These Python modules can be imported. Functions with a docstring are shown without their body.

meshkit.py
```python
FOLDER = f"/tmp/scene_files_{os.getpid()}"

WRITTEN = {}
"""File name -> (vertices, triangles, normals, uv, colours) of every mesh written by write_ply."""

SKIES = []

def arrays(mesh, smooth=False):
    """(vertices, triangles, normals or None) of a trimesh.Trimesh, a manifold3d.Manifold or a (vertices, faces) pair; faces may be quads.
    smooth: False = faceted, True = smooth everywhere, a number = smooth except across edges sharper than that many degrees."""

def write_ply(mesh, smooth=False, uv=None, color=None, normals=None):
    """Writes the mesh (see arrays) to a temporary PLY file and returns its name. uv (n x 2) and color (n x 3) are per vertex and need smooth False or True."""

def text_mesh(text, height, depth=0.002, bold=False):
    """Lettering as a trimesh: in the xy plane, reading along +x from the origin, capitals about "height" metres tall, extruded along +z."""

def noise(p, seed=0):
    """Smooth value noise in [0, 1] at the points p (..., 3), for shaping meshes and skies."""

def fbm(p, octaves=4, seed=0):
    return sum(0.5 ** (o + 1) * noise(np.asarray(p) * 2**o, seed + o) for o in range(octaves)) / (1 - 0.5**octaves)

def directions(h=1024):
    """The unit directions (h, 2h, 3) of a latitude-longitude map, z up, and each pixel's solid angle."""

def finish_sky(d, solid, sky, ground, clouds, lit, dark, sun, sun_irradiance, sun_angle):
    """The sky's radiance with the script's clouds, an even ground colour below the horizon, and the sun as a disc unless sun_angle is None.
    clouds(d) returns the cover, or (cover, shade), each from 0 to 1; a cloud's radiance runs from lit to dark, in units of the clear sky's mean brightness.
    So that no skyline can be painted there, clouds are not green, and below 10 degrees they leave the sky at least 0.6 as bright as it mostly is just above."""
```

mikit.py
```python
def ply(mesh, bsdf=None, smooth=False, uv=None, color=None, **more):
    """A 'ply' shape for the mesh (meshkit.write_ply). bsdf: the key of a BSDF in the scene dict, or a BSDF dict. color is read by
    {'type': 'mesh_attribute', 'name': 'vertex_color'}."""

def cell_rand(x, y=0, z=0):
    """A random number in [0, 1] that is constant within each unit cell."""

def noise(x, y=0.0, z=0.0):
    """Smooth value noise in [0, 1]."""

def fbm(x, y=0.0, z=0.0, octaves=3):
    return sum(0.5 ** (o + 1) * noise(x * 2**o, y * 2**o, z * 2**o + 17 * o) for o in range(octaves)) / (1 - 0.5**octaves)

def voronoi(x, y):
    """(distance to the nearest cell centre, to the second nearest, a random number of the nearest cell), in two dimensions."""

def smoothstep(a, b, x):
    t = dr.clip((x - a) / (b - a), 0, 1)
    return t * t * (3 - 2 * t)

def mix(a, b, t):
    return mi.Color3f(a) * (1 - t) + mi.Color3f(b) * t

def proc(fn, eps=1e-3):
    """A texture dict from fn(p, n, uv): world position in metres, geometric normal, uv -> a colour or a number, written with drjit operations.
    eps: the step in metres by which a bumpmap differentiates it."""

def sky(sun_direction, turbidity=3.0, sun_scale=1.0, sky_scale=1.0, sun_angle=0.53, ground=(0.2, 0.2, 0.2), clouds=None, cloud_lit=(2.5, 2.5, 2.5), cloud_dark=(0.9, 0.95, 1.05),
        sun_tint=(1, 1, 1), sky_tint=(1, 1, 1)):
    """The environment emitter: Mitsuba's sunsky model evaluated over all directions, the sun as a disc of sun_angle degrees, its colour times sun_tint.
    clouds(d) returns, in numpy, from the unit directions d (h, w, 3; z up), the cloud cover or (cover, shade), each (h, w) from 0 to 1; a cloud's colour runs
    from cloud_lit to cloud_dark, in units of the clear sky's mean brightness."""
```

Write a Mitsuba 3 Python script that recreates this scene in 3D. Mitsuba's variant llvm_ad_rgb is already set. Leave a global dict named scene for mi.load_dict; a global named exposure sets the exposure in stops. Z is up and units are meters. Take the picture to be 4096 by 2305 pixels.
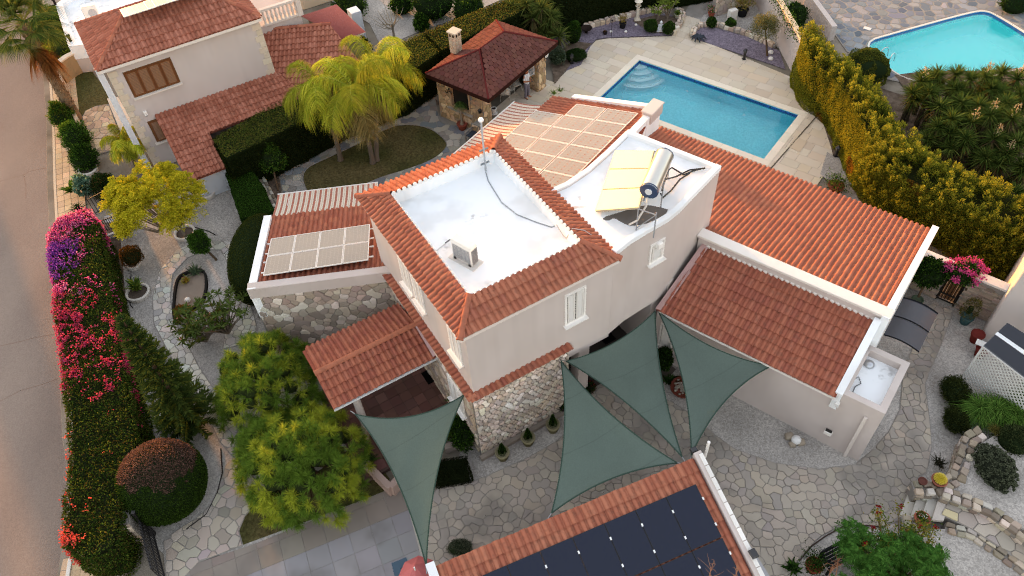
import math, random
import numpy as np, trimesh, shapely, manifold3d as m3
import mitsuba as mi, drjit as dr, mikit, meshkit
from mikit import noise, fbm, voronoi, cell_rand, smoothstep, mix, proc
from shapely.geometry import Polygon, LineString, Point, box as sbox
from scipy.spatial import Voronoi

# ------------------------------------------------------------------ camera, sky, exposure
EYE_H = 25.0
FPX = 3130.0 / 4096 * 2576                      # focal length in the units the plan was measured in (2576 wide)
CX, CY = 1288.0, 725.0
_d = np.array([2250 - 2048.0, 3866 - 1152.5, 3130.0]); _d /= np.linalg.norm(_d)
_z = -_d; _y = np.array([0, 0, 1.0]) - _z * _z[2]; _y /= np.linalg.norm(_y); _x = np.cross(_y, _z)
R = np.array([_x, _y, _z])                      # camera (x right, y down, z forward) -> world
EYE = np.array([0, 0, EYE_H])
M = np.eye(4); M[:3, 0] = -R[:, 0]; M[:3, 1] = -R[:, 1]; M[:3, 2] = R[:, 2]; M[:3, 3] = EYE
SUN_AZ, SUN_EL = 121.0, 7.0
exposure = 4.98
scene, labels = {}, {}
scene['camera'] = {'type': 'perspective', 'fov': math.degrees(2 * math.atan(2048 / 3130)), 'fov_axis': 'x', 'near_clip': 0.5, 'far_clip': 900.0,
                   'to_world': mi.ScalarTransform4f(M)}
_a, _e = math.radians(SUN_AZ), math.radians(SUN_EL)
SUN = (math.cos(_a) * math.cos(_e), math.sin(_a) * math.cos(_e), math.sin(_e))
scene['sky_light'] = mikit.sky(SUN, turbidity=4.0, sun_scale=.55, sky_scale=1.0, sun_angle=1.2, ground=(0.25, 0.23, 0.21), clouds=lambda d: 0.45, cloud_lit=(1.17, 1.09, 1.08), sky_tint=(1.10, 0.95, 0.90), sun_tint=(1.0, 0.82, 0.6))

# ------------------------------------------------------------------ plan helpers
def ray(px, py):
    return R @ np.array([px - CX, py - CY, FPX])
def W(px, py, z=0.0):
    """Point of the plan survey at height z."""
    r = ray(px, py); return EYE + r * ((z - EYE_H) / r[2])
def WP(px, py, p, n):
    """Survey point on the plane through p with normal n."""
    r = ray(px, py); n = np.asarray(n, float); return EYE + r * ((np.asarray(p, float) - EYE) @ n / (r @ n))
def WL(pts, z=0.0):
    return np.array([W(x, y, z) for x, y in pts])
def poly(pts, z=0.0):
    p = Polygon(WL(pts, z)[:, :2]); return p if p.is_valid else p.buffer(0)
UP = np.array([0, 0, 1.0])
def frame(deg):
    a = math.radians(deg); return np.array([math.cos(a), math.sin(a), 0]), np.array([-math.sin(a), math.cos(a), 0])
a1, a2 = frame(28.1)
b1, b2 = frame(-39.5)
g1, g2 = frame(19.3)
SC = np.array([-1.48, 14.01, 0])
def A(u, v, z=0.0): return SC + a1 * u + a2 * v + UP * z
def B(s, t, z=0.0): return b1 * s + b2 * t + UP * z
def unA(p): q = np.asarray(p) - SC; return np.array([q @ a1, q @ a2])
def unB(p): return np.array([np.asarray(p) @ b1, np.asarray(p) @ b2])
rng = np.random.default_rng(11)
random.seed(5)
def C(h):
    v = np.array([int(h[i:i + 2], 16) for i in (1, 3, 5)]) / 255
    return np.where(v <= .04045, v / 12.92, ((v + .055) / 1.055) ** 2.4)

# ------------------------------------------------------------------ mesh builder
def area2(v, f):
    p, q = v[f[:, 1]] - v[f[:, 0]], v[f[:, 2]] - v[f[:, 0]]; return p[:, 0] * q[:, 1] - p[:, 1] * q[:, 0]
class MB:
    def __init__(s): s.V, s.F, s.C, s.n = [], [], [], 0
    def add(s, v, f, c=(.5, .5, .5)):
        v = np.asarray(v, float).reshape(-1, 3); f = np.asarray(f, int)
        if len(f) == 0: return s
        if f.shape[1] == 4: f = np.vstack([f[:, [0, 1, 2]], f[:, [0, 2, 3]]])
        s.V.append(v); s.F.append(f + s.n); s.C.append(np.broadcast_to(np.asarray(c, float), (len(v), 3))); s.n += len(v); return s
    def mesh(s, m, c=(.5, .5, .5), T=None):
        if hasattr(m, 'to_mesh'):
            q = m.to_mesh(); v, f = q.vert_properties[:, :3], q.tri_verts
        else: v, f = m.vertices, m.faces
        v = np.asarray(v, float)
        if T is not None: v = v @ T[:3, :3].T + T[:3, 3]
        return s.add(v, f, c)
    def box(s, c, size, ax=None, col=(.5, .5, .5), bev=0.0):
        """size along the three axes ax (rows); bev chamfers the top edges."""
        ax = np.eye(3) if ax is None else np.asarray(ax, float); h = np.asarray(size, float) / 2
        if bev:
            b = min(bev, *(h * .9)); lv = []
            for z, i in ((-h[2], 0), (h[2] - b, 0), (h[2], b)):
                lv += [(-h[0] + i, -h[1] + i, z), (h[0] - i, -h[1] + i, z), (h[0] - i, h[1] - i, z), (-h[0] + i, h[1] - i, z)]
            f = [[3, 2, 1, 0], [8, 9, 10, 11]] + [[k + j, k + (j + 1) % 4, k + 4 + (j + 1) % 4, k + 4 + j] for k in (0, 4) for j in range(4)]
        else:
            lv = [(x, y, z) for z in (-h[2], h[2]) for x, y in ((-h[0], -h[1]), (h[0], -h[1]), (h[0], h[1]), (-h[0], h[1]))]
            f = [[3, 2, 1, 0], [4, 5, 6, 7]] + [[j, (j + 1) % 4, 4 + (j + 1) % 4, 4 + j] for j in range(4)]
        v = np.asarray(c, float) + np.array(lv) @ ax
        if np.linalg.det(ax) < 0: f = [q[::-1] for q in f]
        return s.add(v, f, col)
    def beam(s, p, q, w, h, col=(.5, .5, .5), up=UP):
        p, q = np.asarray(p, float), np.asarray(q, float); d = q - p; L = np.linalg.norm(d); d = d / L
        up = UP if abs(d @ up) < .95 else np.array([1.0, 0, 0])
        y = np.cross(up, d); y /= np.linalg.norm(y); z = np.cross(d, y)
        return s.box((p + q) / 2, (L, w, h), [d, y, z], col)
    def tube(s, pts, rad, n=8, col=(.5, .5, .5), cap=True):
        p = np.asarray(pts, float); k = len(p); rad = np.broadcast_to(np.asarray(rad, float), (k,))
        t = np.gradient(p, axis=0); t /= np.linalg.norm(t, axis=1, keepdims=True) + 1e-12
        ref = np.array([0, 0, 1.0]) if abs(t[:, 2]).mean() < .8 else np.array([1.0, 0, 0])
        x = np.cross(t, ref); x /= np.linalg.norm(x, axis=1, keepdims=True) + 1e-12; y = np.cross(t, x)
        an = np.arange(n) * 2 * np.pi / n
        v = (p[:, None] + rad[:, None, None] * (np.cos(an)[None, :, None] * x[:, None] + np.sin(an)[None, :, None] * y[:, None])).reshape(-1, 3)
        f = [[i * n + j, (i + 1) * n + j, (i + 1) * n + (j + 1) % n, i * n + (j + 1) % n] for i in range(k - 1) for j in range(n)]
        c = np.asarray(col, float)
        if c.ndim == 2: c = np.repeat(c, n, axis=0)
        s.add(v, f, c)
        if cap:
            for e, fl in ((0, 1), (k - 1, -1)):
                ring = v[e * n:(e + 1) * n]
                s.add(np.vstack([ring, p[e]]), [[i, (i + 1) % n, n][::fl] for i in range(n)], c if c.ndim == 1 else c[e * n])
        return s
    def lathe(s, c, prof, n=16, col=(.5, .5, .5), ax=None):
        c = np.asarray(c, float); ax = np.eye(3) if ax is None else np.asarray(ax); an = np.arange(n) * 2 * np.pi / n
        v = np.array([(r * math.cos(t), r * math.sin(t), z) for r, z in prof for t in an]) @ ax + c
        f = [[i * n + j, i * n + (j + 1) % n, (i + 1) * n + (j + 1) % n, (i + 1) * n + j] for i in range(len(prof) - 1) for j in range(n)]
        return s.add(v, f, col)
    def prism(s, pg, z0, z1, col=(.5, .5, .5), T=None, inset=0.0):
        """Extrudes a shapely polygon; T maps (x, y, z) to the world; inset chamfers the top."""
        for g in getattr(pg, 'geoms', [pg]):
            if g.is_empty or g.geom_type != 'Polygon' or g.area < 1e-6: continue
            g = shapely.geometry.polygon.orient(g)
            top = g
            v2, f = trimesh.creation.triangulate_polygon(top, engine='earcut')
            v2 = np.asarray(v2)
            a = area2(v2, f)
            f = np.where((a < 0)[:, None], f[:, ::-1], f)
            vs, fs = [np.c_[v2, np.full(len(v2), z1)]], [f]; n = len(v2)
            for r in [g.exterior, *g.interiors]:
                q = np.array(r.coords)[:-1]; k = len(q)
                vs += [np.c_[q, np.full(k, z0)], np.c_[q, np.full(k, z1)]]
                fs.append(np.array([t for i in range(k) for t in ([n + i, n + (i + 1) % k, n + k + (i + 1) % k], [n + i, n + k + (i + 1) % k, n + k + i])])); n += 2 * k
            v = np.vstack(vs)
            if T is not None: v = T(v)
            s.add(v, np.vstack(fs), col)
        return s
    def sheet(s, pg, z, col=(.5, .5, .5), maxlen=None):
        for g in getattr(pg, 'geoms', [pg]):
            if g.is_empty or g.geom_type != 'Polygon' or g.area < 1e-6: continue
            v2, f = trimesh.creation.triangulate_polygon(g, engine='earcut'); v2 = np.asarray(v2)
            a = area2(v2, f)
            s.add(np.c_[v2, np.full(len(v2), z)], np.where((a < 0)[:, None], f[:, ::-1], f), col)
        return s
    def quad(s, a, b, c, d, col=(.5, .5, .5)): return s.add([a, b, c, d], [[0, 1, 2, 3]], col)
    def arrays(s): return np.vstack(s.V), np.vstack(s.F), np.vstack(s.C)

COUNT = {}
def ply(mesh, bsdf, **k): return mikit.ply(mesh, 'mat_' + bsdf, **k)
TRIS = [0]
def num(key):
    n = COUNT.get(key, -1) + 1; COUNT[key] = n
    return key if n == 0 else f'{key}_{n:03d}'
def shape(mb, bsdf, smooth=False, **kw):
    v, f, c = mb.arrays(); TRIS[0] += len(f)
    return ply((v, f), bsdf, smooth=smooth, color=c, **kw)
def tag(key, label=None, cat=None, group=None, kind=None):
    d = {k: x for k, x in (('label', label), ('category', cat), ('group', group), ('kind', kind)) if x}
    if d: labels[key] = d
    return key
def thing(name, label, cat, group=None, kind=None):
    return tag(num(name), label, cat, group, kind)
def part(parent, name, mb, bsdf='tint', smooth=False, label=None, kind=None, T=None):
    if not isinstance(mb, dict) and mb.n == 0: return None
    key = num(f'{parent}__{name}'); d = mb if isinstance(mb, dict) else shape(mb, bsdf, smooth)
    scene[key] = d if T is None else {**d, 'to_world': mi.ScalarTransform4f(T)}
    return tag(key, label, None, None, kind)
def solid(name, mb, bsdf='tint', smooth=False, label=None, cat=None, group=None, kind=None):
    key = num(name); scene[key] = shape(mb, bsdf, smooth); return tag(key, label, cat, group, kind)
def struct(name, mb, bsdf, smooth=False, label=None):
    return solid(name, mb, bsdf, smooth, label, None, None, 'structure')
def mat4(x, y, z, o):
    m = np.eye(4); m[:3, 0], m[:3, 1], m[:3, 2], m[:3, 3] = x, y, z, o; return m
def rotz(d):
    a = math.radians(d); return np.array([[math.cos(a), math.sin(a), 0], [-math.sin(a), math.cos(a), 0], [0, 0, 1.0]])   # rows are axes
def jit(c, s=.12, r=rng): return np.clip(np.asarray(c) * (1 + r.normal(0, s)) * (1 + r.normal(0, s * .25, 3)), .005, .95)
def clean(pts, n=8):
    """Closed smooth curve through points (Chaikin)."""
    p = np.asarray(pts, float)
    for _ in range(n):
        q = np.roll(p, -1, 0); p = np.stack([.75 * p + .25 * q, .25 * p + .75 * q], 1).reshape(-1, 2)
    return p
def smoothpoly(pts, z=0.0, n=2):
    p = Polygon(clean(WL(pts, z)[:, :2], n)); return p if p.is_valid else p.buffer(0)

# ------------------------------------------------------------------ materials
vc = {'type': 'mesh_attribute', 'name': 'vertex_color'}
def two(b): return {'type': 'twosided', 'bsdf': b}
def rough(col, r=None, spec=None, **k):
    """Matt surfaces are plain diffuse; given r, a glossy coat lies on top."""
    return two({'type': 'diffuse', 'reflectance': col} if r is None else {'type': 'principled', 'base_color': col, 'roughness': r, 'specular': spec or .3, **k})
def rgb(c): return {'type': 'rgb', 'value': [float(x) for x in c]}
def mat(name, b): scene['mat_' + name] = b
mat('tint', rough(vc))
mat('smooth_paint', rough(vc, .38, .5))
mat('shiny', two({'type': 'principled', 'base_color': vc, 'roughness': .25, 'metallic': .85}))
mat('leaf', {'type': 'principledthin', 'base_color': vc, 'roughness': .55, 'spec_trans': 0.0, 'diff_trans': .85, 'eta': 1.35})
mat('bark', rough(vc))
def _mot(p, n, uv): return smoothstep(.48, .80, fbm(p.x * 9, p.y * 9, p.z * 9, 2)) * .28
mat('clay', {'type': 'blendbsdf', 'weight': proc(_mot), 'a': rough(vc), 'b': rough(rgb((.10, .065, .05)))})
def _st(p, n, uv):
    k = fbm(p.x * 1.1 + 3, p.y * 1.1, p.z * .5, 3) - .5; drip = smoothstep(.55, .85, noise(p.x * 5, p.y * 5, p.z * .35))
    return mix((.555, .495, .465), (.50, .44, .405), dr.clip(k * 1.6 + .4, 0, 1)) * (1 - .025 * drip)
mat('stucco', rough(proc(_st)))
def _wr(p, n, uv):
    s = smoothstep(.46, .74, fbm(p.x * 1.1 + 7, p.y * 1.1, 0, 4)); s2 = smoothstep(.52, .76, fbm(p.x * 4, p.y * 4, 1.5, 3)) * smoothstep(.55, .75, fbm(p.x * .9, p.y * .9 + 9, 0, 2))
    return mix(mix((.82, .85, .87), (.68, .70, .71), s * .7), (.25, .24, .23), s2 * .6)
mat('white_coat', rough(proc(_wr)))
def _as(p, n, uv):
    q = fbm(p.x * .5, p.y * .22, 0., 3); g = noise(p.x * 40, p.y * 40)
    return mix((.205, .165, .142), (.275, .225, .19), q) * (.85 + .3 * g)
mat('asphalt', rough(proc(_as)))
def _gr(p, n, uv):
    k = cell_rand(p.x * 24 + .6 * noise(p.y * 31), p.y * 24, 1); q = noise(p.x * .9, p.y * .9); g = noise(p.x * 15, p.y * 15)
    return mix((.23, .215, .197), (.47, .445, .41), k * .6 + g * .4) * (.80 + .4 * q)
mat('gravel', rough(proc(_gr)))
def _sl(p, n, uv):
    k = cell_rand(p.x * 15, p.y * 15, 2); g = noise(p.x * 12, p.y * 12)
    return mix((.085, .07, .095), (.26, .225, .27), k * .6 + g * .4)
mat('slate', rough(proc(_sl)))
def _so(p, n, uv): return mix((.060, .042, .030), (.20, .155, .12), fbm(p.x * 6, p.y * 6, 0., 3))
mat('soil', rough(proc(_so)))
def _gnd(p, n, uv): return mix((.12, .105, .08), (.29, .255, .21), fbm(p.x * 1.4, p.y * 1.4, 0., 3))
mat('earth', rough(proc(_gnd)))
def _la(p, n, uv):
    q = noise(p.x * .8, p.y * .8); g = fbm(p.x * 14, p.y * 14, 0., 2)
    return mix((.050, .055, .018), (.115, .092, .042), q) * (.45 + 1.1 * g)
mat('turf', rough(proc(_la)))
def _co(p, n, uv): return mix((.205, .19, .172), (.32, .298, .27), fbm(p.x * 3, p.y * 3, p.z * 3, 2))
mat('mortar', rough(proc(_co)))
mat('flag', {'type': 'blendbsdf', 'weight': proc(lambda p, n, uv: smoothstep(.46, .78, fbm(p.x * .8, p.y * .8, 0., 4)) * .55), 'a': rough(vc), 'b': rough(rgb((.15, .14, .13)))})
mat('felt', rough(rgb((.10, .032, .03))))
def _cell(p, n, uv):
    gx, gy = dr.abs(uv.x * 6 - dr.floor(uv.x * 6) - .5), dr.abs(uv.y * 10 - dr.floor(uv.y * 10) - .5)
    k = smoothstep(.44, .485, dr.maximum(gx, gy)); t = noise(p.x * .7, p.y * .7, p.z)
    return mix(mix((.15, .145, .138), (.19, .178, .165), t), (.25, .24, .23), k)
mat('cells_sky_sheen', rough(proc(_cell), .25, .6))  # pale base colour stands in for bright sky reflected in the glass
mat('cells_black', rough(rgb((.006, .010, .026)), .2, .35))
mat('collector', rough(rgb((.55, .49, .33)), .25, .6))  # cream base colour imitates the low sun glow mirrored in the glass
mat('water', {'type': 'dielectric', 'int_ior': 1.33, 'ext_ior': 1.0})
def _sail(p, n, uv): return mix((.105, .140, .120), (.130, .170, .148), noise(uv.x * 200, uv.y * 200)) * dr.select(dr.abs((uv.y - uv.x * .5) * 1.9 - dr.floor((uv.y - uv.x * .5) * 1.9) - .5) < .012, .85, 1.0)
mat('shade_cloth', {'type': 'principledthin', 'base_color': proc(_sail), 'roughness': .9, 'spec_trans': 0.0, 'diff_trans': .35, 'eta': 1.3})
def _aw(p, n, uv):
    f = uv.x - dr.floor(uv.x)
    c = dr.select((f < .40), mi.Color3f(.36, .15, .11), mi.Color3f(.60, .55, .46))
    return dr.select((f > .66) & (f < .74), mi.Color3f(.47, .38, .27), c)
mat('awning_cloth', {'type': 'principledthin', 'base_color': proc(_aw), 'roughness': .9, 'spec_trans': 0.0, 'diff_trans': .3, 'eta': 1.3})
mat('timber', rough(rgb((.15, .072, .032))))
def _pt(p, n, uv):
    sx, sy = p.x * .7716 - p.y * .6361, p.x * .6361 + p.y * .7716
    return mix((.135, .56, .66), (.19, .69, .78), cell_rand(sx * 14, sy * 14, p.z * 14)) * (.9 + .2 * noise(p.x * .6, p.y * .6, p.z))
mat('pool_mosaic', rough(proc(_pt)))
mat('pool_mosaic_pale', rough(rgb((.22, .86, .86))))
# ------------------------------------------------------------------ clay tile roofs
def _tile(p=.20, L=.40, n=7, jitter=0.0):
    """One roman tile: x across, y up the slope, z off the roof."""
    r = p * .33
    xs = [-p * .52, -r * 1.02] + [-r * math.cos(t) for t in np.linspace(.35, math.pi - .35, n)] + [r * 1.02, p * .52]
    zs = [.004, .006] + [r * 1.02 * math.sin(t) + .006 for t in np.linspace(.35, math.pi - .35, n)] + [.006, .004]
    k = len(xs); lo = np.c_[xs, np.zeros(k), np.array(zs) + .060]; hi = np.c_[xs, np.full(k, L), np.array(zs) + .004]
    un = lo.copy(); un[:, 2] -= .048; un[:, 1] += .004
    v = np.vstack([lo, hi, un])
    f = [[i, i + 1, k + i + 1, k + i] for i in range(k - 1)] + [[2 * k + i, 2 * k + i + 1, i + 1, i] for i in range(k - 1)]
    return v, np.array([q for a in f for q in ([a[0], a[1], a[2]], [a[0], a[2], a[3]])])
MAUVE = [C(h) for h in ('#a56c59', '#9e6653', '#ab725f', '#98604e')]
TONES = [C(h) for h in ('#9f6450', '#9a5f4c', '#a46953', '#955a49', '#9d6351', '#a76d57', '#925849')] + MAUVE
_tv, _tf = _tile()
TILE_DICTS = {}
def tile_dict(tone, scale=1.0):
    k = (tone, scale)
    if k not in TILE_DICTS:
        TILE_DICTS[k] = ply((_tv * [1, scale, 1], _tf), 'clay', color=np.broadcast_to(TONES[tone], (len(_tv), 3)))
    return TILE_DICTS[k]
class Roof:
    """Collects the tiles of one building; the ones that show largest become entries of their own."""
    def __init__(s): s.items = []
    def field(s, holder, O, e, up, width, length, lim=None, pitch=.20, course=.36, shade=1.0, tones=(0, 1, 2, 3, 4, 5, 6), keep=None):
        O, e, up = (np.asarray(x, float) for x in (O, e, up)); up = up / np.linalg.norm(up); nrm = np.cross(e, up)
        nc = max(1, round(width / pitch)); nr = max(1, math.ceil(length / course - .2)); px = width / nc; cy = length / nr
        for j in range(nr):
            for i in range(nc):
                x, y = (i + .5) * px, j * cy
                cut = None
                if lim is not None:
                    l0, r0 = lim(y); l1, r1 = lim(y + cy)
                    if x + px / 2 < min(l0, l1) + .03 or x - px / 2 > max(r0, r1) - .03: continue
                    if x - px / 2 < max(l0, l1) or x + px / 2 > min(r0, r1): cut = lim
                if keep is not None and not keep(x, y): continue
                w = rng.normal(0, .005, 2)
                o = O + e * (x + w[0]) + up * (y + w[1] - .02)
                ex = e * (px / .20) + up * rng.normal(0, .006); nz = nrm + e * rng.normal(0, .01)
                s.items.append((holder, mat4(ex, up * (min(cy + .05, length - y + .03) / .40), nz, o), int(rng.choice(tones)), cut, (O, e, up)))
    def flush(s, budget):
        def size(it):
            p = it[1][:3, 3] - EYE; d = np.linalg.norm(p); n = np.cross(it[1][:3, 0], it[1][:3, 1]); n /= np.linalg.norm(n) + 1e-9
            q = p / d; c = R.T @ q
            px, py = c[0] / c[2], c[1] / c[2]
            if abs(px) > .68 or abs(py) > .38 or it[3] is not None: return 0
            return max(0, -(q @ n)) / d ** 2
        order = sorted(range(len(s.items)), key=lambda i: -size(s.items[i])); own = set(i for i in order[:budget] if size(s.items[i]) > 0)
        rest = {}
        for i, (holder, m, tone, cut, fr) in enumerate(s.items):
            if i in own:
                part(holder, 'tile', tile_dict(tone), T=m)
            else:
                v = _tv @ m[:3, :3].T + m[:3, 3]
                if cut is not None:
                    O, e, up = fr; q = v - O; x, y = q @ e, q @ up
                    l = np.array([cut(t) for t in y]); xn = np.clip(x, l[:, 0], np.maximum(l[:, 1], l[:, 0])); v = v + e * (xn - x)[:, None]
                rest.setdefault(holder, MB()).add(v, _tf, TONES[tone])
        for h, mb in rest.items(): part(h, 'tiles', mb, 'clay', kind='stuff')
def ridge(holder, p, q, r=.11, step=.40, up=UP, tone=None, cap=False):
    """A row of barrel ridge tiles from p to q, each a part."""
    p, q = np.asarray(p, float), np.asarray(q, float); L = np.linalg.norm(q - p); d = (q - p) / L; n = max(1, round(L / step))
    side = np.cross(up, d); side /= np.linalg.norm(side); nz = np.cross(d, side)
    for i in range(n):
        mb = MB(); o = p + d * (L * i / n); ll = L / n + .05; col = TONES[int(rng.integers(0, 7)) if tone is None else tone]
        an = np.linspace(-.1, math.pi + .1, 9); vs = []
        for k, (t, rr) in enumerate(((0, r * 1.12), (ll * .12, r * 1.12), (ll * .13, r), (ll, r * .97))):
            vs += [o + d * t + side * (rr * math.cos(x)) + nz * (rr * math.sin(x)) for x in an]
        m = len(an); f = [[k * m + i2, (k + 1) * m + i2, (k + 1) * m + i2 + 1, k * m + i2 + 1] for k in range(3) for i2 in range(m - 1)]
        mb.add(vs, f, col)
        if cap and i == 0: mb.add(np.vstack([vs[:m], o]), [[j, j + 1, m] for j in range(m - 1)], col)
        part(holder, 'ridge_tile', mb, 'clay')

# ------------------------------------------------------------------ stones, paving
def cells(pg, size, seed=0, aniso=1.0, relax=1, merge=.12, gap=.03, jitterv=.46):
    """Irregular flags filling a polygon: voronoi cells of a shaken lattice, some joined, with open joints."""
    r = np.random.default_rng(seed); x0, y0, x1, y1 = pg.bounds; sx, sy = size * aniso, size / aniso
    gx, gy = np.meshgrid(np.arange(x0 - 2 * sx, x1 + 2 * sx, sx), np.arange(y0 - 2 * sy, y1 + 2 * sy, sy))
    gx = gx + (np.arange(gx.shape[0])[:, None] % 2) * sx * .5
    p = np.c_[gx.ravel(), gy.ravel()] + r.uniform(-1, 1, (gx.size, 2)) * [sx * jitterv, sy * jitterv]
    for k in range(relax + 1):
        vo = Voronoi(p)
        regs = [vo.regions[i] for i in vo.point_region]
        ok = [i for i, g in enumerate(regs) if g and -1 not in g]
        if k < relax:
            for i in ok: p[i] = .5 * p[i] + .5 * vo.vertices[regs[i]].mean(0)
    pr = shapely.prepared.prep(pg.buffer(size)); big = pg.buffer(size)
    cellp = {i: Polygon(vo.vertices[regs[i]]) for i in ok}
    cellp = {i: c for i, c in cellp.items() if c.area < 6 * sx * sy and pr.intersects(c)}
    used = set()
    for a, b in vo.ridge_points:
        if a in cellp and b in cellp and a not in used and b not in used and r.random() < merge:
            u = cellp[a].union(cellp[b])
            if u.geom_type == 'Polygon' and u.area / u.convex_hull.area > .86:
                cellp[a] = u; del cellp[b]; used |= {a, b}
    out = []
    for c in cellp.values():
        c = c.intersection(pg)
        for g in getattr(c, 'geoms', [c]):
            if g.geom_type != 'Polygon': continue
            g = g.buffer(-gap / 2, join_style=2)
            for h in getattr(g, 'geoms', [g]):
                if h.geom_type == 'Polygon' and h.area > (.25 * size) ** 2:
                    h = h.simplify(.012 + size * .02)
                    h = h.buffer(-size * .025).buffer(size * .025, quad_segs=1)
                    if h.geom_type == 'Polygon' and h.area > 1e-4: out.append(Polygon(h.exterior))
    return out
def stone_mesh(g, z0, z1, inset, col, T, mb=None):
    mb = MB() if mb is None else mb
    g = shapely.geometry.polygon.orient(g); q = np.array(g.exterior.coords)[:-1]; k = len(q)
    t = g.buffer(-inset, join_style=2) if inset else g
    c = q.mean(0); m = math.sqrt(max(g.area, 1e-6))
    qi = c + (q - c) * max(.5, 1 - 2.2 * inset / m)
    vs = np.vstack([np.c_[q, np.full(k, z0)], np.c_[q, np.full(k, z1 - inset * .8)], np.c_[qi, np.full(k, z1)], [[c[0], c[1], z1 + inset * .15]]])
    f = [[i, (i + 1) % k, k + (i + 1) % k, k + i] for i in range(k)] + [[k + i, k + (i + 1) % k, 2 * k + (i + 1) % k, 2 * k + i] for i in range(k)]
    f = [x for a in f for x in ([a[0], a[1], a[2]], [a[0], a[2], a[3]])]
    if g.area / g.convex_hull.area > .97:
        f += [[2 * k + i, 2 * k + (i + 1) % k, 3 * k] for i in range(k)]
    else:
        v2, tf = trimesh.creation.triangulate_polygon(Polygon(qi).buffer(0) if Polygon(qi).is_valid else Polygon(q), engine='earcut')
        v2 = np.asarray(v2); a = area2(v2, tf); tf = np.where((a < 0)[:, None], tf[:, ::-1], tf)
        vs = np.vstack([vs, np.c_[v2, np.full(len(v2), z1)]]); f += (tf + 3 * k + 1).tolist()
    return mb.add(T(vs), f, col)
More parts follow.
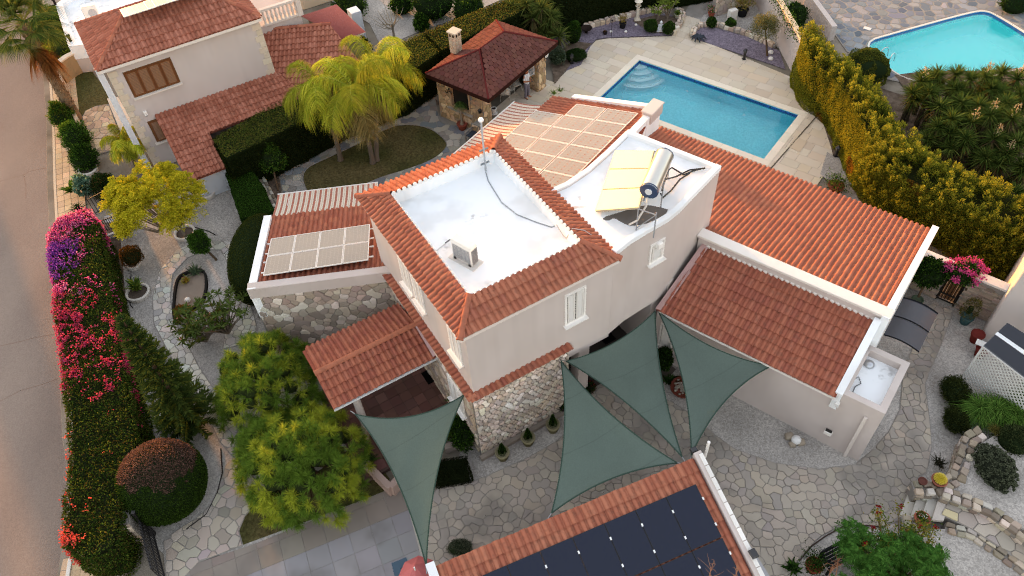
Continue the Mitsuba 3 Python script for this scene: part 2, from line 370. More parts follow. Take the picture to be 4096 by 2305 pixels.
def lay(parent, pg, size, T, palette, seed=0, z=(0, .035), inset=.012, own=300, name='stone', bsdf='tint', var=.10, **kw):
    """Stones filling polygon pg, mapped by T; the ones that show largest as parts of their own, the rest as one."""
    st = cells(pg, size, seed, **kw); r = np.random.default_rng(seed + 1)
    def show(g):
        c = np.array(g.centroid.coords[0]); p = T(np.array([[c[0], c[1], z[1]]]))[0] - EYE; q = R.T @ p
        if q[2] < 1 or abs(q[0] / q[2]) > .67 or abs(q[1] / q[2]) > .38: return 0
        return g.area / (p @ p)
    w = [show(g) for g in st]; order = sorted(range(len(st)), key=lambda i: -w[i]); mine = set(i for i in order[:own] if w[i] > 0)
    rest = MB()
    for i, g in enumerate(st):
        col = jit(palette[int(r.integers(len(palette)))], var, r); zz = z[1] * (1 + .25 * r.normal() * (z[1] > .012))
        zz = max(zz, z[1] * .6)
        if i in mine: part(parent, name, stone_mesh(g, z[0], zz, inset, col, T), bsdf)
        else: stone_mesh(g, z[0], zz, inset, col, T, rest)
    part(parent, name + 's', rest, bsdf, kind='stuff')
    return len(st)
def flat(z=0.0):
    return lambda v: v + np.array([0, 0, z])
def onwall(O, e, n):
    """Maps (x along e, y up, z out along n)."""
    O, e, n = (np.asarray(x, float) for x in (O, e, n))
    return lambda v: O + v[:, :1] * e + v[:, 1:2] * UP + v[:, 2:] * n
CRAZY = [C(h) * .9 for h in ('#aca397', '#b2a89b', '#a89f95', '#afa69b', '#b5ab9d', '#a8a098', '#b1a697')]
RUBBLE = [C(h) for h in ('#bba894', '#c8b8a4', '#ae9f90', '#d4cabc', '#b8a596', '#a79c92', '#cdbcab')]

# ------------------------------------------------------------------ foliage
def unit(v): return v / (np.linalg.norm(v, axis=-1, keepdims=True) + 1e-9)
def leaves(mb, P, D, L, Wd, col, fold=.25, r=rng):
    """One folded four-sided leaf per point P along direction D, length L, width Wd."""
    P, D = np.asarray(P, float), unit(np.asarray(D, float)); n = len(P)
    if n == 0: return
    L = np.broadcast_to(np.asarray(L, float), (n,))[:, None]; Wd = np.broadcast_to(np.asarray(Wd, float), (n,))[:, None]
    s = unit(np.cross(D, unit(r.normal(size=(n, 3))))); u = np.cross(s, D)
    v = np.stack([P, P + D * L * .45 + s * Wd * .5 + u * Wd * fold, P + D * L, P + D * L * .45 - s * Wd * .5 + u * Wd * fold], 1).reshape(-1, 3)
    i = np.arange(n)[:, None] * 4
    f = np.vstack([i + [0, 1, 2], i + [0, 2, 3]])
    mb.add(v, f, np.repeat(np.broadcast_to(col, (n, 3)), 4, axis=0))
def tint(n, cols, s=.18, r=rng):
    cols = np.asarray(cols); c = cols[r.integers(len(cols), size=n)]
    return np.clip(c * np.exp(r.normal(0, s, (n, 1))), .003, .9)
def blades(mb, P, D, L, w, col, droop=.3, seg=3, r=rng):
    """Narrow drooping blades (grass, palm and yucca leaves)."""
    P, D = np.asarray(P, float), unit(np.asarray(D, float)); n = len(P)
    if n == 0: return
    L = np.broadcast_to(np.asarray(L, float), (n,)); w = np.broadcast_to(np.asarray(w, float), (n,)); dr_ = np.broadcast_to(np.asarray(droop, float), (n,))
    s = np.cross(D, UP); bad = np.linalg.norm(s, axis=1) < .1; s[bad] = [1, 0, 0]; s = unit(s)
    vs = []
    for k in range(seg + 1):
        t = k / seg; c = P + D * (L * t)[:, None] - UP * (dr_ * L * t * t)[:, None]; ww = (w * .5 * (1 - t) ** .6 if k < seg else w * 0)[:, None] * (1 if k else .7)
        vs += [c - s * ww, c + s * ww]
    v = np.stack(vs, 1).reshape(-1, 3); m = 2 * (seg + 1); i = np.arange(n)[:, None] * m; f = []
    for k in range(seg):
        f += [i + [2 * k, 2 * k + 1, 2 * k + 3]]
        if k < seg - 1: f += [i + [2 * k, 2 * k + 3, 2 * k + 2]]
    mb.add(v, np.vstack(f), np.repeat(np.broadcast_to(col, (n, 3)), m, axis=0))
def sphere_dirs(n, r=rng): return unit(r.normal(size=(n, 3)))
def blob(c, rad, rough=.12, sub=3, col=(.02, .03, .01), seed=0, freq=1.4):
    m = trimesh.creation.icosphere(subdivisions=sub); v = m.vertices * (1 + rough * 2 * (meshkit.fbm(m.vertices * freq + seed * 3.7, 3, seed) - .5))[:, None]
    return MB().add(v * np.asarray(rad) + np.asarray(c), m.faces, col)
def clipped(mb, pts, nrm, n_col, L=.05, Wd=.035, tuft=.5, r=rng, out=.02):
    """Leaf skin of a clipped hedge: leaves lying along the surface, tips a little proud."""
    d = unit(nrm * tuft + r.normal(size=nrm.shape) * .7)
    leaves(mb, pts + nrm * r.uniform(-.03, out, (len(pts), 1)), d, L * r.uniform(.7, 1.3, len(pts)), Wd, n_col, r=r)
def sample_mesh(v, f, n, r=rng):
    v, f = np.asarray(v, float), np.asarray(f, int); t = v[f]; cr = np.cross(t[:, 1] - t[:, 0], t[:, 2] - t[:, 0]); ar = np.linalg.norm(cr, axis=1) / 2
    k = r.choice(len(f), n, p=ar / ar.sum()); u = r.uniform(size=(n, 2)); fl = u.sum(1) > 1; u[fl] = 1 - u[fl]
    return t[k, 0] + u[:, :1] * (t[k, 1] - t[k, 0]) + u[:, 1:] * (t[k, 2] - t[k, 0]), cr[k] / (2 * ar[k][:, None] + 1e-12)
def hull(points_radii, n=12):
    return m3.Manifold.batch_hull([m3.Manifold.sphere(r, n).translate([float(x) for x in p]) for p, r in points_radii])
def pot(parent, c, r, h, col, soil=True, n=20, rimw=.03, name='pot'):
    mb = MB().lathe(c, [(0, 0), (r * .68, 0), (r * .86, h * .55), (r * .98, h * .86), (r * 1.06, h * .88), (r * 1.06, h), (r * 1.06 - rimw * 1.4, h), (r * .9, h * .9), (0, h * .9)], n, col)
    return part(parent, name, mb, 'tint', True)
def rise(px, py, qx, qy):
    """Height above the ground at survey point p that shows at the row of q."""
    b = W(px, py); lo, hi = 0.0, 12.0
    r = ray(qx, qy); best = min(np.linspace(0, 12, 241), key=lambda z: np.linalg.norm(W(qx, qy, z)[:2] - b[:2])); return float(best)
# ------------------------------------------------------------------ the villa
WHITE = C('#d8cfc8')
H = thing('house', 'large pale stucco villa with stone-clad corner, red tiled roof edges and white flat roofs', 'house')
ROOF = Roof()
def slabroof(name, corners, th=.10, col=C('#8a4f40'), bs='tint', parent=None):
    """A sloping roof plate under the tiles (corners counterclockwise from above)."""
    p = np.array(corners); n = np.cross(p[1] - p[0], p[2] - p[0]); n /= np.linalg.norm(n); q = p - n * th
    k = len(p); f = [[0, i, i + 1] for i in range(1, k - 1)] + [[k, k + i + 1, k + i] for i in range(1, k - 1)]
    for i in range(k): j = (i + 1) % k; f += [[i, k + i, k + j], [i, k + j, j]]
    return part(parent or H, name, MB().add(np.vstack([p, q]), f, col), bs)
def walls(pts, z0, z1, name='wall', bs='stucco', col=WHITE, parent=None, th=None):
    return part(parent or H, name, MB().prism(Polygon([p[:2] for p in pts]), z0, z1, col), bs)
def louvre(o, e, n, w, h, cols=(C('#d3d0ca'), C('#c6c3be')), slats=16, lean=.016):
    """A louvred shutter leaf standing at o (lower left), along e, facing n."""
    mb = MB(); o = np.asarray(o, float); ax = [e, UP, n]
    for x in (.03, w - .03): mb.box(o + e * x + UP * h / 2 + n * .02, (.06, h, .045), ax, cols[0])
    for y in (.03, h - .03): mb.box(o + e * w / 2 + UP * y + n * .02, (w - .12, .06, .04), ax, cols[0])
    k = max(5, int(h / .075))
    for i in range(k):
        y = .06 + (h - .12) * (i + .5) / k; t = unit(UP * .8 - n * .6); mb.box(o + e * w / 2 + UP * y + n * .02, (w - .12, .05, .012), [e, t, np.cross(e, t)], cols[1])
    return mb
def window(parent, o, e, n, w, h, leaves_=2, sill=True, label=None, hue='#e2dfda'):
    """A shuttered window: frame, dark back plate, shutters and sill."""
    key = num(f'{parent}__window'); mb = MB(); o = np.asarray(o, float); ax = [e, UP, n]; c = C(hue)
    mb.box(o + e * w / 2 + UP * h / 2 - n * .01, (w + .06, h + .06, .06), ax, C('#4a4540') * .35)
    for x in (-.035, w + .035): mb.box(o + e * x + UP * h / 2 + n * .02, (.07, h + .14, .05), ax, c)
    for y in (-.035, h + .035): mb.box(o + e * w / 2 + UP * y + n * .021, (w, .07, .05), ax, c)
    scene[key] = shape(mb, 'smooth_paint'); tag(key, label)
    for i in range(leaves_):
        ww = w / leaves_; part(key, 'shutter', louvre(o + e * (ww * i + .022) + n * .012 + UP * .02, e, n, ww - .044, h - .04), 'smooth_paint')
    if sill: part(key, 'sill', MB().box(o + e * w / 2 - UP * .1 + n * .07, (w + .24, .05, .2), ax, c), 'smooth_paint')
    return key
# --- tower: upper storey walls
EAVE, RIDGE, FLOOR = 6.98, 7.46, 6.94
tw = [A(0, 0), A(5.35, 0), A(5.35, 7.05), A(0, 7.05)]
walls(tw, 3.02, EAVE - .1)
part(H, 'roof', MB().prism(Polygon([p[:2] for p in (A(.4, .4), A(5, .4), A(5, 6.7), A(.4, 6.7))]), FLOOR - .2, FLOOR), 'white_coat', label='white waterproofed flat roof of the tower')
ou = [(-.2, -.1), (5.5, -.1), (5.5, 7.25), (-.2, 7.25)]; inn = [(.66, .80), (4.66, .80), (4.66, 6.2), (.66, 6.2)]
O4 = [A(u, v, EAVE) for u, v in ou]; I4 = [A(u, v, RIDGE) for u, v in inn]
par = MB()
for k in range(4):
    j = (k + 1) % 4; ik, ij = I4[k] - UP * .02, I4[j] - UP * .02
    par.quad(ij, ik, ik - UP * (RIDGE - FLOOR), ij - UP * (RIDGE - FLOOR), (.7, .7, .7))
part(H, 'parapet', par, 'white_coat', label='white inner parapet face round the tower roof')
for k in range(4):
    j = (k + 1) % 4; mb = MB(); d = UP * .06
    lowk, lowj = O4[k] - UP * .16, O4[j] - UP * .16
    mb.quad(O4[k] - d * .6, O4[j] - d * .6, I4[j] - d * .4, I4[k] - d * .4, C('#b9a79a')); mb.quad(lowk, lowj, O4[j] - d * .6, O4[k] - d * .6, C('#d8cfc8'))
    ck, cj = A(*[(.3, .3), (5.0, .3), (5.0, 6.7), (.3, 6.7)][k], EAVE - .16), A(*[(.3, .3), (5.0, .3), (5.0, 6.7), (.3, 6.7)][j], EAVE - .16)
    mb.quad(ck, cj, lowj, lowk, C('#d8cfc8'))
    key = part(H, 'roof', mb, 'tint')
    e = unit(O4[j] - O4[k]); wdt = np.linalg.norm(O4[j] - O4[k]); mid = (I4[k] - O4[k]); x0 = mid @ e; up = mid - e * x0; ln = np.linalg.norm(up); x1 = (I4[j] - O4[k]) @ e
    ROOF.field(key, O4[k], e, up, wdt, ln, lambda y, x0=x0, x1=x1, ln=ln, wdt=wdt: (x0 * y / ln, wdt + (x1 - wdt) * y / ln), tones=(0, 2, 4, 5, 2, 5) if k == 0 else (0, 1, 2, 4, 5))
    ridge(key, O4[k] + UP * .05 - unit(I4[k] - O4[k]) * .05, I4[k] + UP * .05, .10, .38, tone=0, cap=True)
    # the mortar bed and tile ends along the inner crest
    fr = MB(); nn = max(4, round(np.linalg.norm(I4[j] - I4[k]) / .2))
    for i in range(nn):
        c = I4[k] + (I4[j] - I4[k]) * (i + .5) / nn; q = unit(up); inx = -np.cross(UP, e)
        fr.tube([c - q * .16 + UP * .03, c + q * .015 + UP * .035], .068, 8, TONES[int(rng.integers(7))])
        fr.tube([c + q * .0 + UP * .02, c + q * .05 + UP * .015], .075, 8, C('#d9d8d6'))
    part(key, 'crest', fr, 'tint')
# --- tower: stone-clad lower storey and tiled ledge
base = [A(0, -.07), A(3.62, -.07), A(3.62, 1.5), A(.0, 7.0), A(-.07, 7.0), A(-.07, -.07)]
lower = part(H, 'stone_wall', MB().prism(Polygon([p[:2] for p in (A(0, 0), A(3.58, 0), A(3.58, 4.6), A(5.3, 4.6), A(5.3, 7.0), A(0, 7.0))]), 0, 3.02, C('#8f8578')), 'mortar', label='rough pale stone cladding with grey joints under the tiled ledge')
part(lower, 'backing', MB().box(A(1.78, -.02, 1.9), (3.7, .05, 3.8), [a1, a2, UP], C('#8f8578')).box(A(-.02, 3.5, 1.9), (.05, 7.0, 3.8), [a1, a2, UP], C('#8f8578')), 'mortar')
SB = .24
lay(lower, sbox(-.10, 0, 3.64, 3.74), .20, onwall(A(0, -.045), a1, -a2), [C(h) for h in ('#c9bbab', '#d3c7b8', '#bcae9f', '#ddd4c8', '#c4b2a2', '#b4a89e')], 21, (0, .055), .018, 230, 'stone', gap=.04, aniso=1.2, merge=.10, relax=2, jitterv=.33)
lay(lower, sbox(0, 0, 6.9, 3.74), .26, onwall(A(-.045, 7.0), -a2, -a1), RUBBLE, 22, (0, .05), .014, 60, 'stone', gap=.028, aniso=1.2, merge=.16)
led = part(H, 'ledge', MB().box(A(1.8, -.06, 3.80), (3.9, .3, .05), [a1, a2, UP], C('#b9a79a')).box(A(-.06, 3.3, 3.80), (.3, 6.9, .05), [a1, a2, UP], C('#b9a79a')), 'tint')
ROOF.field(led, A(-.22, -.24, 3.79), a1, a2 * .28 + UP * .10, 3.9, .30, course=.3)
ROOF.field(led, A(-.24, 6.6, 3.79), -a2, a1 * .28 + UP * .10, 6.8, .30, course=.3)
part(H, 'plinth', MB().box(A(1.75, -.19, .09), (3.9, .18, .18), [a1, a2, UP], C('#8d8379'), .02), 'tint', label='low stone plinth along the foot of the clad wall')
# --- carport opening: pillar, recess
walls([A(4.12, .02), A(4.56, .02), A(4.56, .5), A(4.12, .5)], 0, 3.02, 'pillar')
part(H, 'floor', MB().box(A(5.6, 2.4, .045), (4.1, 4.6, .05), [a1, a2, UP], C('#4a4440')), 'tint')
part(H, 'wall', MB().box(A(5.5, 4.68, 1.5), (3.9, .16, 3.0), [a1, a2, UP], C('#6a625c')), 'tint', label='back wall of the covered entrance, coloured dark as if in shade')  # flat dark grey instead of stucco: the shade is in the colour
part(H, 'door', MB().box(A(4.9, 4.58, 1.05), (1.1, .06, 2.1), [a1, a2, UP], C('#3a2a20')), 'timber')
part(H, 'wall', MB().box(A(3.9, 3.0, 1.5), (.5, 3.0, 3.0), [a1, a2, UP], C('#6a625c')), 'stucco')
# --- tower windows
def wA(px, py, v=0.0): p = WP(px, py, A(0, v), -a2); return unA(p)[0], p[2]
def wAu(px, py, u=0.0): p = WP(px, py, A(u, 0), -a1); return unA(p)[1], p[2]
window(H, A(3.57, -.0, 5.02), a1, -a2, .66, 1.36, 2, label='white louvred double shutters on the shaded front wall')
for (x0, y0), (x1, y1), s in (((1137, 868), (1166, 905), 4.95), ((1046, 738), (1062, 765), 4.95), ((1012, 682), (1030, 712), 4.95)):
    v0 = wAu(x0, y0)[0]
    window(H, A(0, v0, s), -a2, -a1, .62, 1.25, 2)
window(H, A(-.1, 1.75, 1.55), -a2, -a1, .9, 1.3, 2)
# --- second flat roof, bent wall
arc = [(5.0, .0), (5.5, .10), (6.2, .26), (7.0, .33), (7.8, .38), (8.35, .5), (8.9, .70), (9.7, .97), (10.85, 1.38)]
arcw = [A(u, v) for u, v in arc]
left = [B(-10.85, 20.45), B(-10.88, 19.1), B(-10.95, 17.9), B(-11.15, 16.9), B(-11.45, 16.2)]
foot = arcw + left + [A(5.0, 5.6)]
fp = Polygon([p[:2] for p in foot])
P2, F2 = 7.16, 6.98
up2 = [A(u, v) for u, v in arc]
part(H, 'wall', MB().prism(fp, 3.02, F2), 'stucco', label='pale bent wall below the second flat roof')
part(H, 'roof', MB().prism(fp.buffer(-.12), F2 - .1, F2 + .004), 'white_coat', label='white flat roof that carries the water heater')
ring = MB()
edge = [*arcw[1:], *left[:1]]
for p, q in zip(edge[:-1], edge[1:]):
    d = unit(q - p); nrm_ = np.cross(d, UP); ring.box((p + q) / 2 - nrm_ * .09 + UP * (F2 + .09), (np.linalg.norm(q - p) + .05, .20, .2), [d, -nrm_, UP], (.7, .7, .7), .02)
lf = LineString([p[:2] for p in left]).buffer(.09, cap_style=2)
ring.prism(lf, F2 - .1, F2 + .09)
part(H, 'parapet', ring, 'white_coat', label='low white parapet round the second flat roof')
part(H, 'roof_patch', MB().prism(smoothpoly([(1512, 549), (1528, 558), (1545, 548), (1566, 562), (1590, 571), (1640, 560), (1688, 530), (1660, 522), (1620, 515), (1560, 535)], F2, 1).intersection(fp.buffer(-.25)), F2 + .004, F2 + .010, C('#6f6a66')), 'tint', label='bare grey patch where the white coating has worn off')
# small window, lamp box and duct on the bent wall
eb = unit(arcw[4] - arcw[3]); nb = np.cross(eb, UP)
pw = WP(1634, 660, arcw[3], nb)
window(H, pw + nb * .005, eb, nb, .50, .78, 1)
pl = WP(1654, 612, arcw[3], nb)
part(H, 'vent_cowl', MB().box(pl + nb * .1, (.2, .16, .24), [eb, nb, UP], C('#e8e6e2'), .03), 'smooth_paint')
pv = WP(1684, 725, arcw[5], np.cross(unit(arcw[6] - arcw[5]), UP)); e6 = unit(arcw[6] - arcw[5]); n6 = np.cross(e6, UP)
part(H, 'vent', MB().box(pv + n6 * .01 + UP * .2, (.34, .03, .4), [e6, n6, UP], C('#cdc3ba')).box(pv + n6 * .02 + UP * .2, (.26, .03, .32), [e6, n6, UP], C('#c2b8b0')), 'tint')
# the wall that goes on below, at the lower right roof
walls([A(7.55, .36), A(10.85, 1.36), B(-7.1, 20.2), B(-7.6, 21.5), A(7.3, 4.6)], 0, 3.05)
# --- right wings
T0, TB, S0, S1 = 19.75, 25.9, -12.2, -.55
walls([B(S0, T0), B(S1 + .1, T0), B(S1 + .1, TB - .25), B(S0, TB - .25)], 0, 3.05)
front = MB().box(B((-7.15 + S1) / 2 + .05, 19.72, 3.75), (S1 + 7.3, .36, 1.5), [b1, b2, UP], (.6, .6, .6))
part(H, 'wall', front, 'stucco')
part(H, 'coping', MB().box(B((-7.15 + S1) / 2 + .1, 19.70, 4.55), (S1 + 7.5, .46, .10), [b1, b2, UP], C('#d9d3cc'), .02), 'smooth_paint')
zr, ze = 4.38, 3.12
s_ = slabroof('roof', [B(S0, 19.9, zr), B(S0, TB, ze), B(S1 + .05, TB, ze), B(S1 + .05, 19.9, zr)][::-1], .12)
up = B(0, 19.9, zr) - B(0, TB, ze)
ROOF.field(s_, B(S1, TB, ze), -b1, up, S1 - S0, np.linalg.norm(up), tones=(0, 2, 5, 2, 0, 4), course=.37)
gp = MB()
for (t0, z0_, t1, z1_) in ((19.45, 4.60, 26.1, 3.28),):
    v = [B(s, t, z) for s in (S1, S1 + .24) for t, z in ((t0, 0), (t1, 0), (t1, z1_), (t0, z0_))]
    gp.add(v, [[0, 1, 2, 3], [7, 6, 5, 4], [3, 2, 6, 7], [1, 5, 6, 2], [0, 3, 7, 4]], WHITE)
part(H, 'gable_wall', gp, 'white_coat', label='white gable parapet at the end of the long tiled roof')
# lower roof in front
ZE, ZT, TE, TT = 2.95, 4.12, 16.86, 19.55
walls([B(-7.3, 17.08), B(S1 - .05, 17.08), B(S1 - .05, 19.7), B(-7.3, 19.7)], 0, ZE - .12)
s_ = slabroof('roof', [B(-7.25, TE, ZE), B(S1 - .1, TE, ZE), B(S1 - .1, TT, ZT), B(-6.85, TT, ZT)], .10)
up = B(0, TT, ZT) - B(0, TE, ZE)
ROOF.field(s_, B(-7.12, TE, ZE), b1, up, 6.42, np.linalg.norm(up), lim=lambda y: (.0 + y * .10, 6.42), tones=(0, 1, 3, 4, 1, 6))
part(s_, 'flashing', MB().add([B(-7.3, TE, ZE + .03), B(-7.0, TE, ZE + .10), B(-6.72, TT, ZT + .10), B(-7.0, TT, ZT + .1)], [[0, 1, 2, 3]], C('#a98a86')), 'smooth_paint')
fl = MB()
for i in range(31):
    s0 = -6.75 + i * .2
    fl.tube([B(s0, TT - .04, ZT + .04), B(s0, TT + .07, ZT + .07)], .08, 8, C('#dedbd6'))
part(s_, 'mortar_bed', fl.box(B(-3.7, TT + .08, ZT + .02), (6.3, .1, .16), [b1, b2, UP], C('#dedbd6')), 'tint')
part(s_, 'gutter_edge', MB().box(B(-3.9, TE - .0, ZE - .06), (6.5, .05, .09), [b1, b2, UP], C('#d8d2cb')), 'smooth_paint')
v = [B(s, t, z) for s in (S1 - .18, S1 + .06) for t, z in ((16.98, 2.2), (19.5, 3.3), (19.5, ZT + .25), (16.98, ZE + .12))]
part(H, 'gable_wall', MB().add(v, [[0, 1, 2, 3], [7, 6, 5, 4], [3, 2, 6, 7], [1, 5, 6, 2], [0, 3, 7, 4]], WHITE), 'white_coat')
# flat roofed annex
bx = [B(-.62, 17.06), B(.86, 17.06), B(.86, 19.46), B(-.62, 19.46)]
walls(bx, 0, 2.74)
pr = Polygon([p[:2] for p in bx])
part(H, 'roof', MB().prism(pr.buffer(-.2), 2.70, 2.76), 'white_coat', label='pale blue white flat roof of the small annex')
part(H, 'parapet', MB().prism(pr.difference(pr.buffer(-.23, join_style=2)), 2.72, 3.06, WHITE), 'stucco')
dsp = B(.42, 17.04)
part(H, 'downpipe', MB().box(dsp + UP * 1.28 - b2 * .05, (.11, .09, 2.5), [b1, b2, UP], C('#cfc6bf')), 'smooth_paint')
lp = WP(2086, 1083, B(0, 17.06), -b2)
part(H, 'wall_lamp', MB().box(lp - b2 * .09, (.26, .16, .16), [b1, b2, UP], C('#d9d5cf'), .03).box(lp - b2 * .10 + UP * .10, (.22, .10, .03), [b1, b2, UP], C('#20201f')), 'smooth_paint')
lp = WP(2110, 1010, B(0, 17.06), -b2)
part(H, 'floodlight', MB().box(lp - b2 * .1, (.14, .14, .1), [b1, b2, UP], C('#dcdad6'), .02).box(lp - b2 * .2 + b1 * .02 - UP * .03, (.10, .05, .09), [b1, b2, UP], C('#c2c0bc')), 'smooth_paint')
window(H, B(-7.0, 17.06, .9), b1, -b2, .42, 1.2, 1)
# --- solar wing at the back
ZE3, ZR3, SE, SR = 3.0, 4.2, -17.55, -12.45
walls([B(SE + .4, 15.5), B(SR, 15.5), B(SR, 25.3), B(SE + .4, 25.3)], 0, ZE3 - .1)
slope3 = (ZR3 - ZE3) / (SR - SE)
s_ = slabroof('roof', [B(SE, 15.6, ZE3), B(SR + 1.4, 15.6, ZR3 + 1.4 * slope3), B(SR + 1.4, 20.2, ZR3 + 1.4 * slope3), B(SR, 25.5, ZR3), B(SE, 25.5, ZE3)], .1)
up = B(SR, 0, ZR3) - B(SE, 0, ZE3)
ROOF.field(s_, B(SE, 25.45, ZE3), -b2, up, 8.6, np.linalg.norm(up) + 0.9, tones=(0, 2, 5, 0, 1, 4), keep=lambda x, y: not (x < 5.2 and y > 5.25))
part(H, 'parapet', MB().add([B(s, t, z) for t in (25.4, 25.66) for s, z in ((SE + 1.0, ZE3 - .5), (SR + .1, ZE3 - .5), (SR + .1, ZR3 + .28), (SE + 1.0, ZE3 + .42))], [[0, 1, 2, 3], [7, 6, 5, 4], [3, 2, 6, 7], [1, 5, 6, 2], [0, 3, 7, 4]], WHITE), 'white_coat')
part(H, 'parapet', MB().box(B(SR + .16, 23.0, 3.75), (.30, 5.3, 1.5), [b1, b2, UP], WHITE), 'white_coat')
ch = part(H, 'chimney', MB().box(B(SR + .15, 25.2, 4.38), (.46, 1.0, .5), [b1, b2, UP], WHITE), 'stucco', label='broad white chimney block at the end of the solar roof')
part(ch, 'cap', MB().box(B(SR + .15, 25.2, 4.66), (.54, 1.08, .06), [b1, b2, UP], C('#cfc6bd'), .02), 'tint')
part(H, 'terrace_wall', MB().box(B(SR + .95, 24.6, 1.6), (1.3, 2.0, 3.2), [b1, b2, UP], WHITE), 'stucco')
k3 = B(SR - .1, 18.9, ZR3)
part(H, 'chimney', MB().box(B(-12.05, 18.35, 4.55), (.42, .5, 1.1), [b1, b2, UP], C('#a9786a')), 'tint')
# --- left wing with solar panels
c1, c2 = frame(4.0)
LW = np.array([-9.56, 19.22, 0])
def Cc(u, v, z=0.0): return LW + c1 * u + c2 * v + UP * z
lwp = [Cc(0, 0), Cc(5.35, 0), Cc(4.9, 4.5), Cc(.0, 4.5)]
lww = part(H, 'stone_wall', MB().prism(Polygon([p[:2] for p in lwp]), 0, 3.02, C('#8a8175')), 'mortar', label='shaded stone wall under the white parapet of the left wing')
part(lww, 'backing', MB().box(Cc(2.75, -.03, 1.75), (5.6, .06, 3.5), [c1, c2, UP], C('#8a8175')), 'mortar')
lay(lww, sbox(0, 0, 5.55, 3.5), .30, onwall(Cc(0, -.06), c1, -c2), [C(h) for h in ('#a6978a', '#b2a394', '#9a8e84', '#bbae9f', '#a19388', '#cdc3b6')], 31, (0, .05), .014, 65, 'stone', gap=.022, aniso=1.2, merge=.2)
part(H, 'parapet', MB().box(Cc(2.72, .06, 3.75), (5.55, .34, .52), [c1, c2, UP], WHITE, .02), 'stucco')
zr2, ze2 = 3.82, 3.02
s_ = slabroof('roof', [Cc(0.2, .2, zr2), Cc(0.2, 4.65, ze2), Cc(4.9, 4.65, ze2), Cc(5.4, .2, zr2)][::-1], .1)
up = Cc(0, .2, zr2) - Cc(0, 4.65, ze2)
ROOF.field(s_, Cc(5.2, 4.65, ze2), -c1, up, 4.95, np.linalg.norm(up), tones=(0, 1, 4, 3, 2))
v = [Cc(u, t, z) for u in (-.03, .27) for t, z in ((-.1, 2.4), (4.6, 2.0), (4.6, ze2 + .24), (-.1, zr2 + .2))]
part(H, 'parapet', MB().add(v, [[0, 1, 2, 3], [7, 6, 5, 4], [3, 2, 6, 7], [1, 5, 6, 2], [0, 3, 7, 4]], WHITE), 'white_coat')
# --- entrance porch, gabled
zp, zq = 2.82, 3.22
Va, Vb, Vr, U0, U1 = 2.68, 5.56, 4.05, -4.0, -.05
sf = slabroof('roof', [A(U0, Va, zp), A(U1, Va, zp), A(U1, Vr, zq), A(U0, Vr, zq)], .09)
upf = A(0, Vr, zq) - A(0, Va, zp)
ROOF.field(sf, A(U0, Va, zp), a1, upf, U1 - U0 - .12, np.linalg.norm(upf), tones=(0, 1, 4, 3, 6))
sk = slabroof('roof', [A(U1, Vb, zp), A(U0, Vb, zp), A(U0, Vr, zq), A(U1, Vr, zq)], .09)
upk = A(0, Vr, zq) - A(0, Vb, zp)
ROOF.field(sk, A(U1, Vb, zp), -a1, upk, U1 - U0 - .12, np.linalg.norm(upk), lim=lambda y: (.12, 9), tones=(0, 1, 4, 3, 6))
ridge(sf, A(U0 - .03, Vr, zq + .06), A(U1 - .1, Vr, zq + .06), .10, .40, tone=2)
part(sf, 'gutter_edge', MB().box(A((U0 + U1) / 2, Va - .03, zp - .03), (U1 - U0, .07, .07), [a1, a2, UP], C('#c9cbcc')), 'smooth_paint')
part(sf, 'flashing', MB().add([A(U1 - .16, Va, zp + .09), A(U1 + .02, Va, zp + .14), A(U1 + .02, Vr, zq + .14), A(U1 - .16, Vr, zq + .09)], [[0, 1, 2, 3]], C('#a98a86')), 'smooth_paint')
part(H, 'column', MB().lathe(A(-3.15, 3.0), [(.17, 0), (.17, .1), (.14, .14), (.14, 2.6), (.18, 2.66), (.18, 2.72)], 18, WHITE), 'stucco', True)
part(H, 'column', MB().lathe(A(-3.6, 5.3), [(.14, 0), (.14, 2.7)], 14, WHITE), 'stucco', True)
pf = part(H, 'floor', MB().box(A(-2.0, 3.4, .08), (4.1, 4.4, .16), [a1, a2, UP], C('#5a4a44')), 'tint', label='dark tiled floor of the entrance porch')
for i in range(10):
    for j in range(10):
        part(pf, 'tile', MB().box(A(-3.95 + .41 * i + .2, 1.3 + .42 * j + .2, .168), (.39, .40, .02), [a1, a2, UP], jit(C('#6b4f48'), .1)), 'tint')
# finish: tiles
ROOF.flush(300)
# awnings
def awning(o, e, out, w, proj, drop, label, n, e2=None):
    key = thing('awning', label, 'awning'); nu, nv = 40, 8; vs, uv = [], []
    for j in range(nv + 1):
        for i in range(nu + 1):
            x, y = i / nu, j / nv
            vs.append(np.asarray(o) + e * w * x + out * proj * y - UP * (drop * y + .10 * math.sin(math.pi * y) * .6)); uv.append((x * n, y))
    f = [[j * (nu + 1) + i, j * (nu + 1) + i + 1, (j + 1) * (nu + 1) + i + 1, (j + 1) * (nu + 1) + i] for j in range(nv) for i in range(nu)]
    f = np.array([t for q in f for t in ([q[0], q[1], q[2]], [q[0], q[2], q[3]])])
    scene[f'{key}__canvas'] = ply((np.array(vs), f), 'awning_cloth', smooth=True, uv=np.array(uv))
    p, q = np.asarray(o) + out * proj - UP * drop, np.asarray(o) + e * w + out * proj - UP * drop
    part(key, 'front_bar', MB().tube([p, q], .035, 8, C('#c9c6c2')), 'smooth_paint')
    part(key, 'roller', MB().tube([np.asarray(o) - UP * .08, np.asarray(o) + e * w - UP * .08], .05, 8, C('#c9c6c2')), 'smooth_paint')
    for x in (.12, .88): part(key, 'arm', MB().tube([np.asarray(o) + e * w * x - UP * .12, np.asarray(o) + e * w * x + out * proj - UP * (drop + .03)], .02, 6, C('#c9c6c2')), 'smooth_paint')
    return key
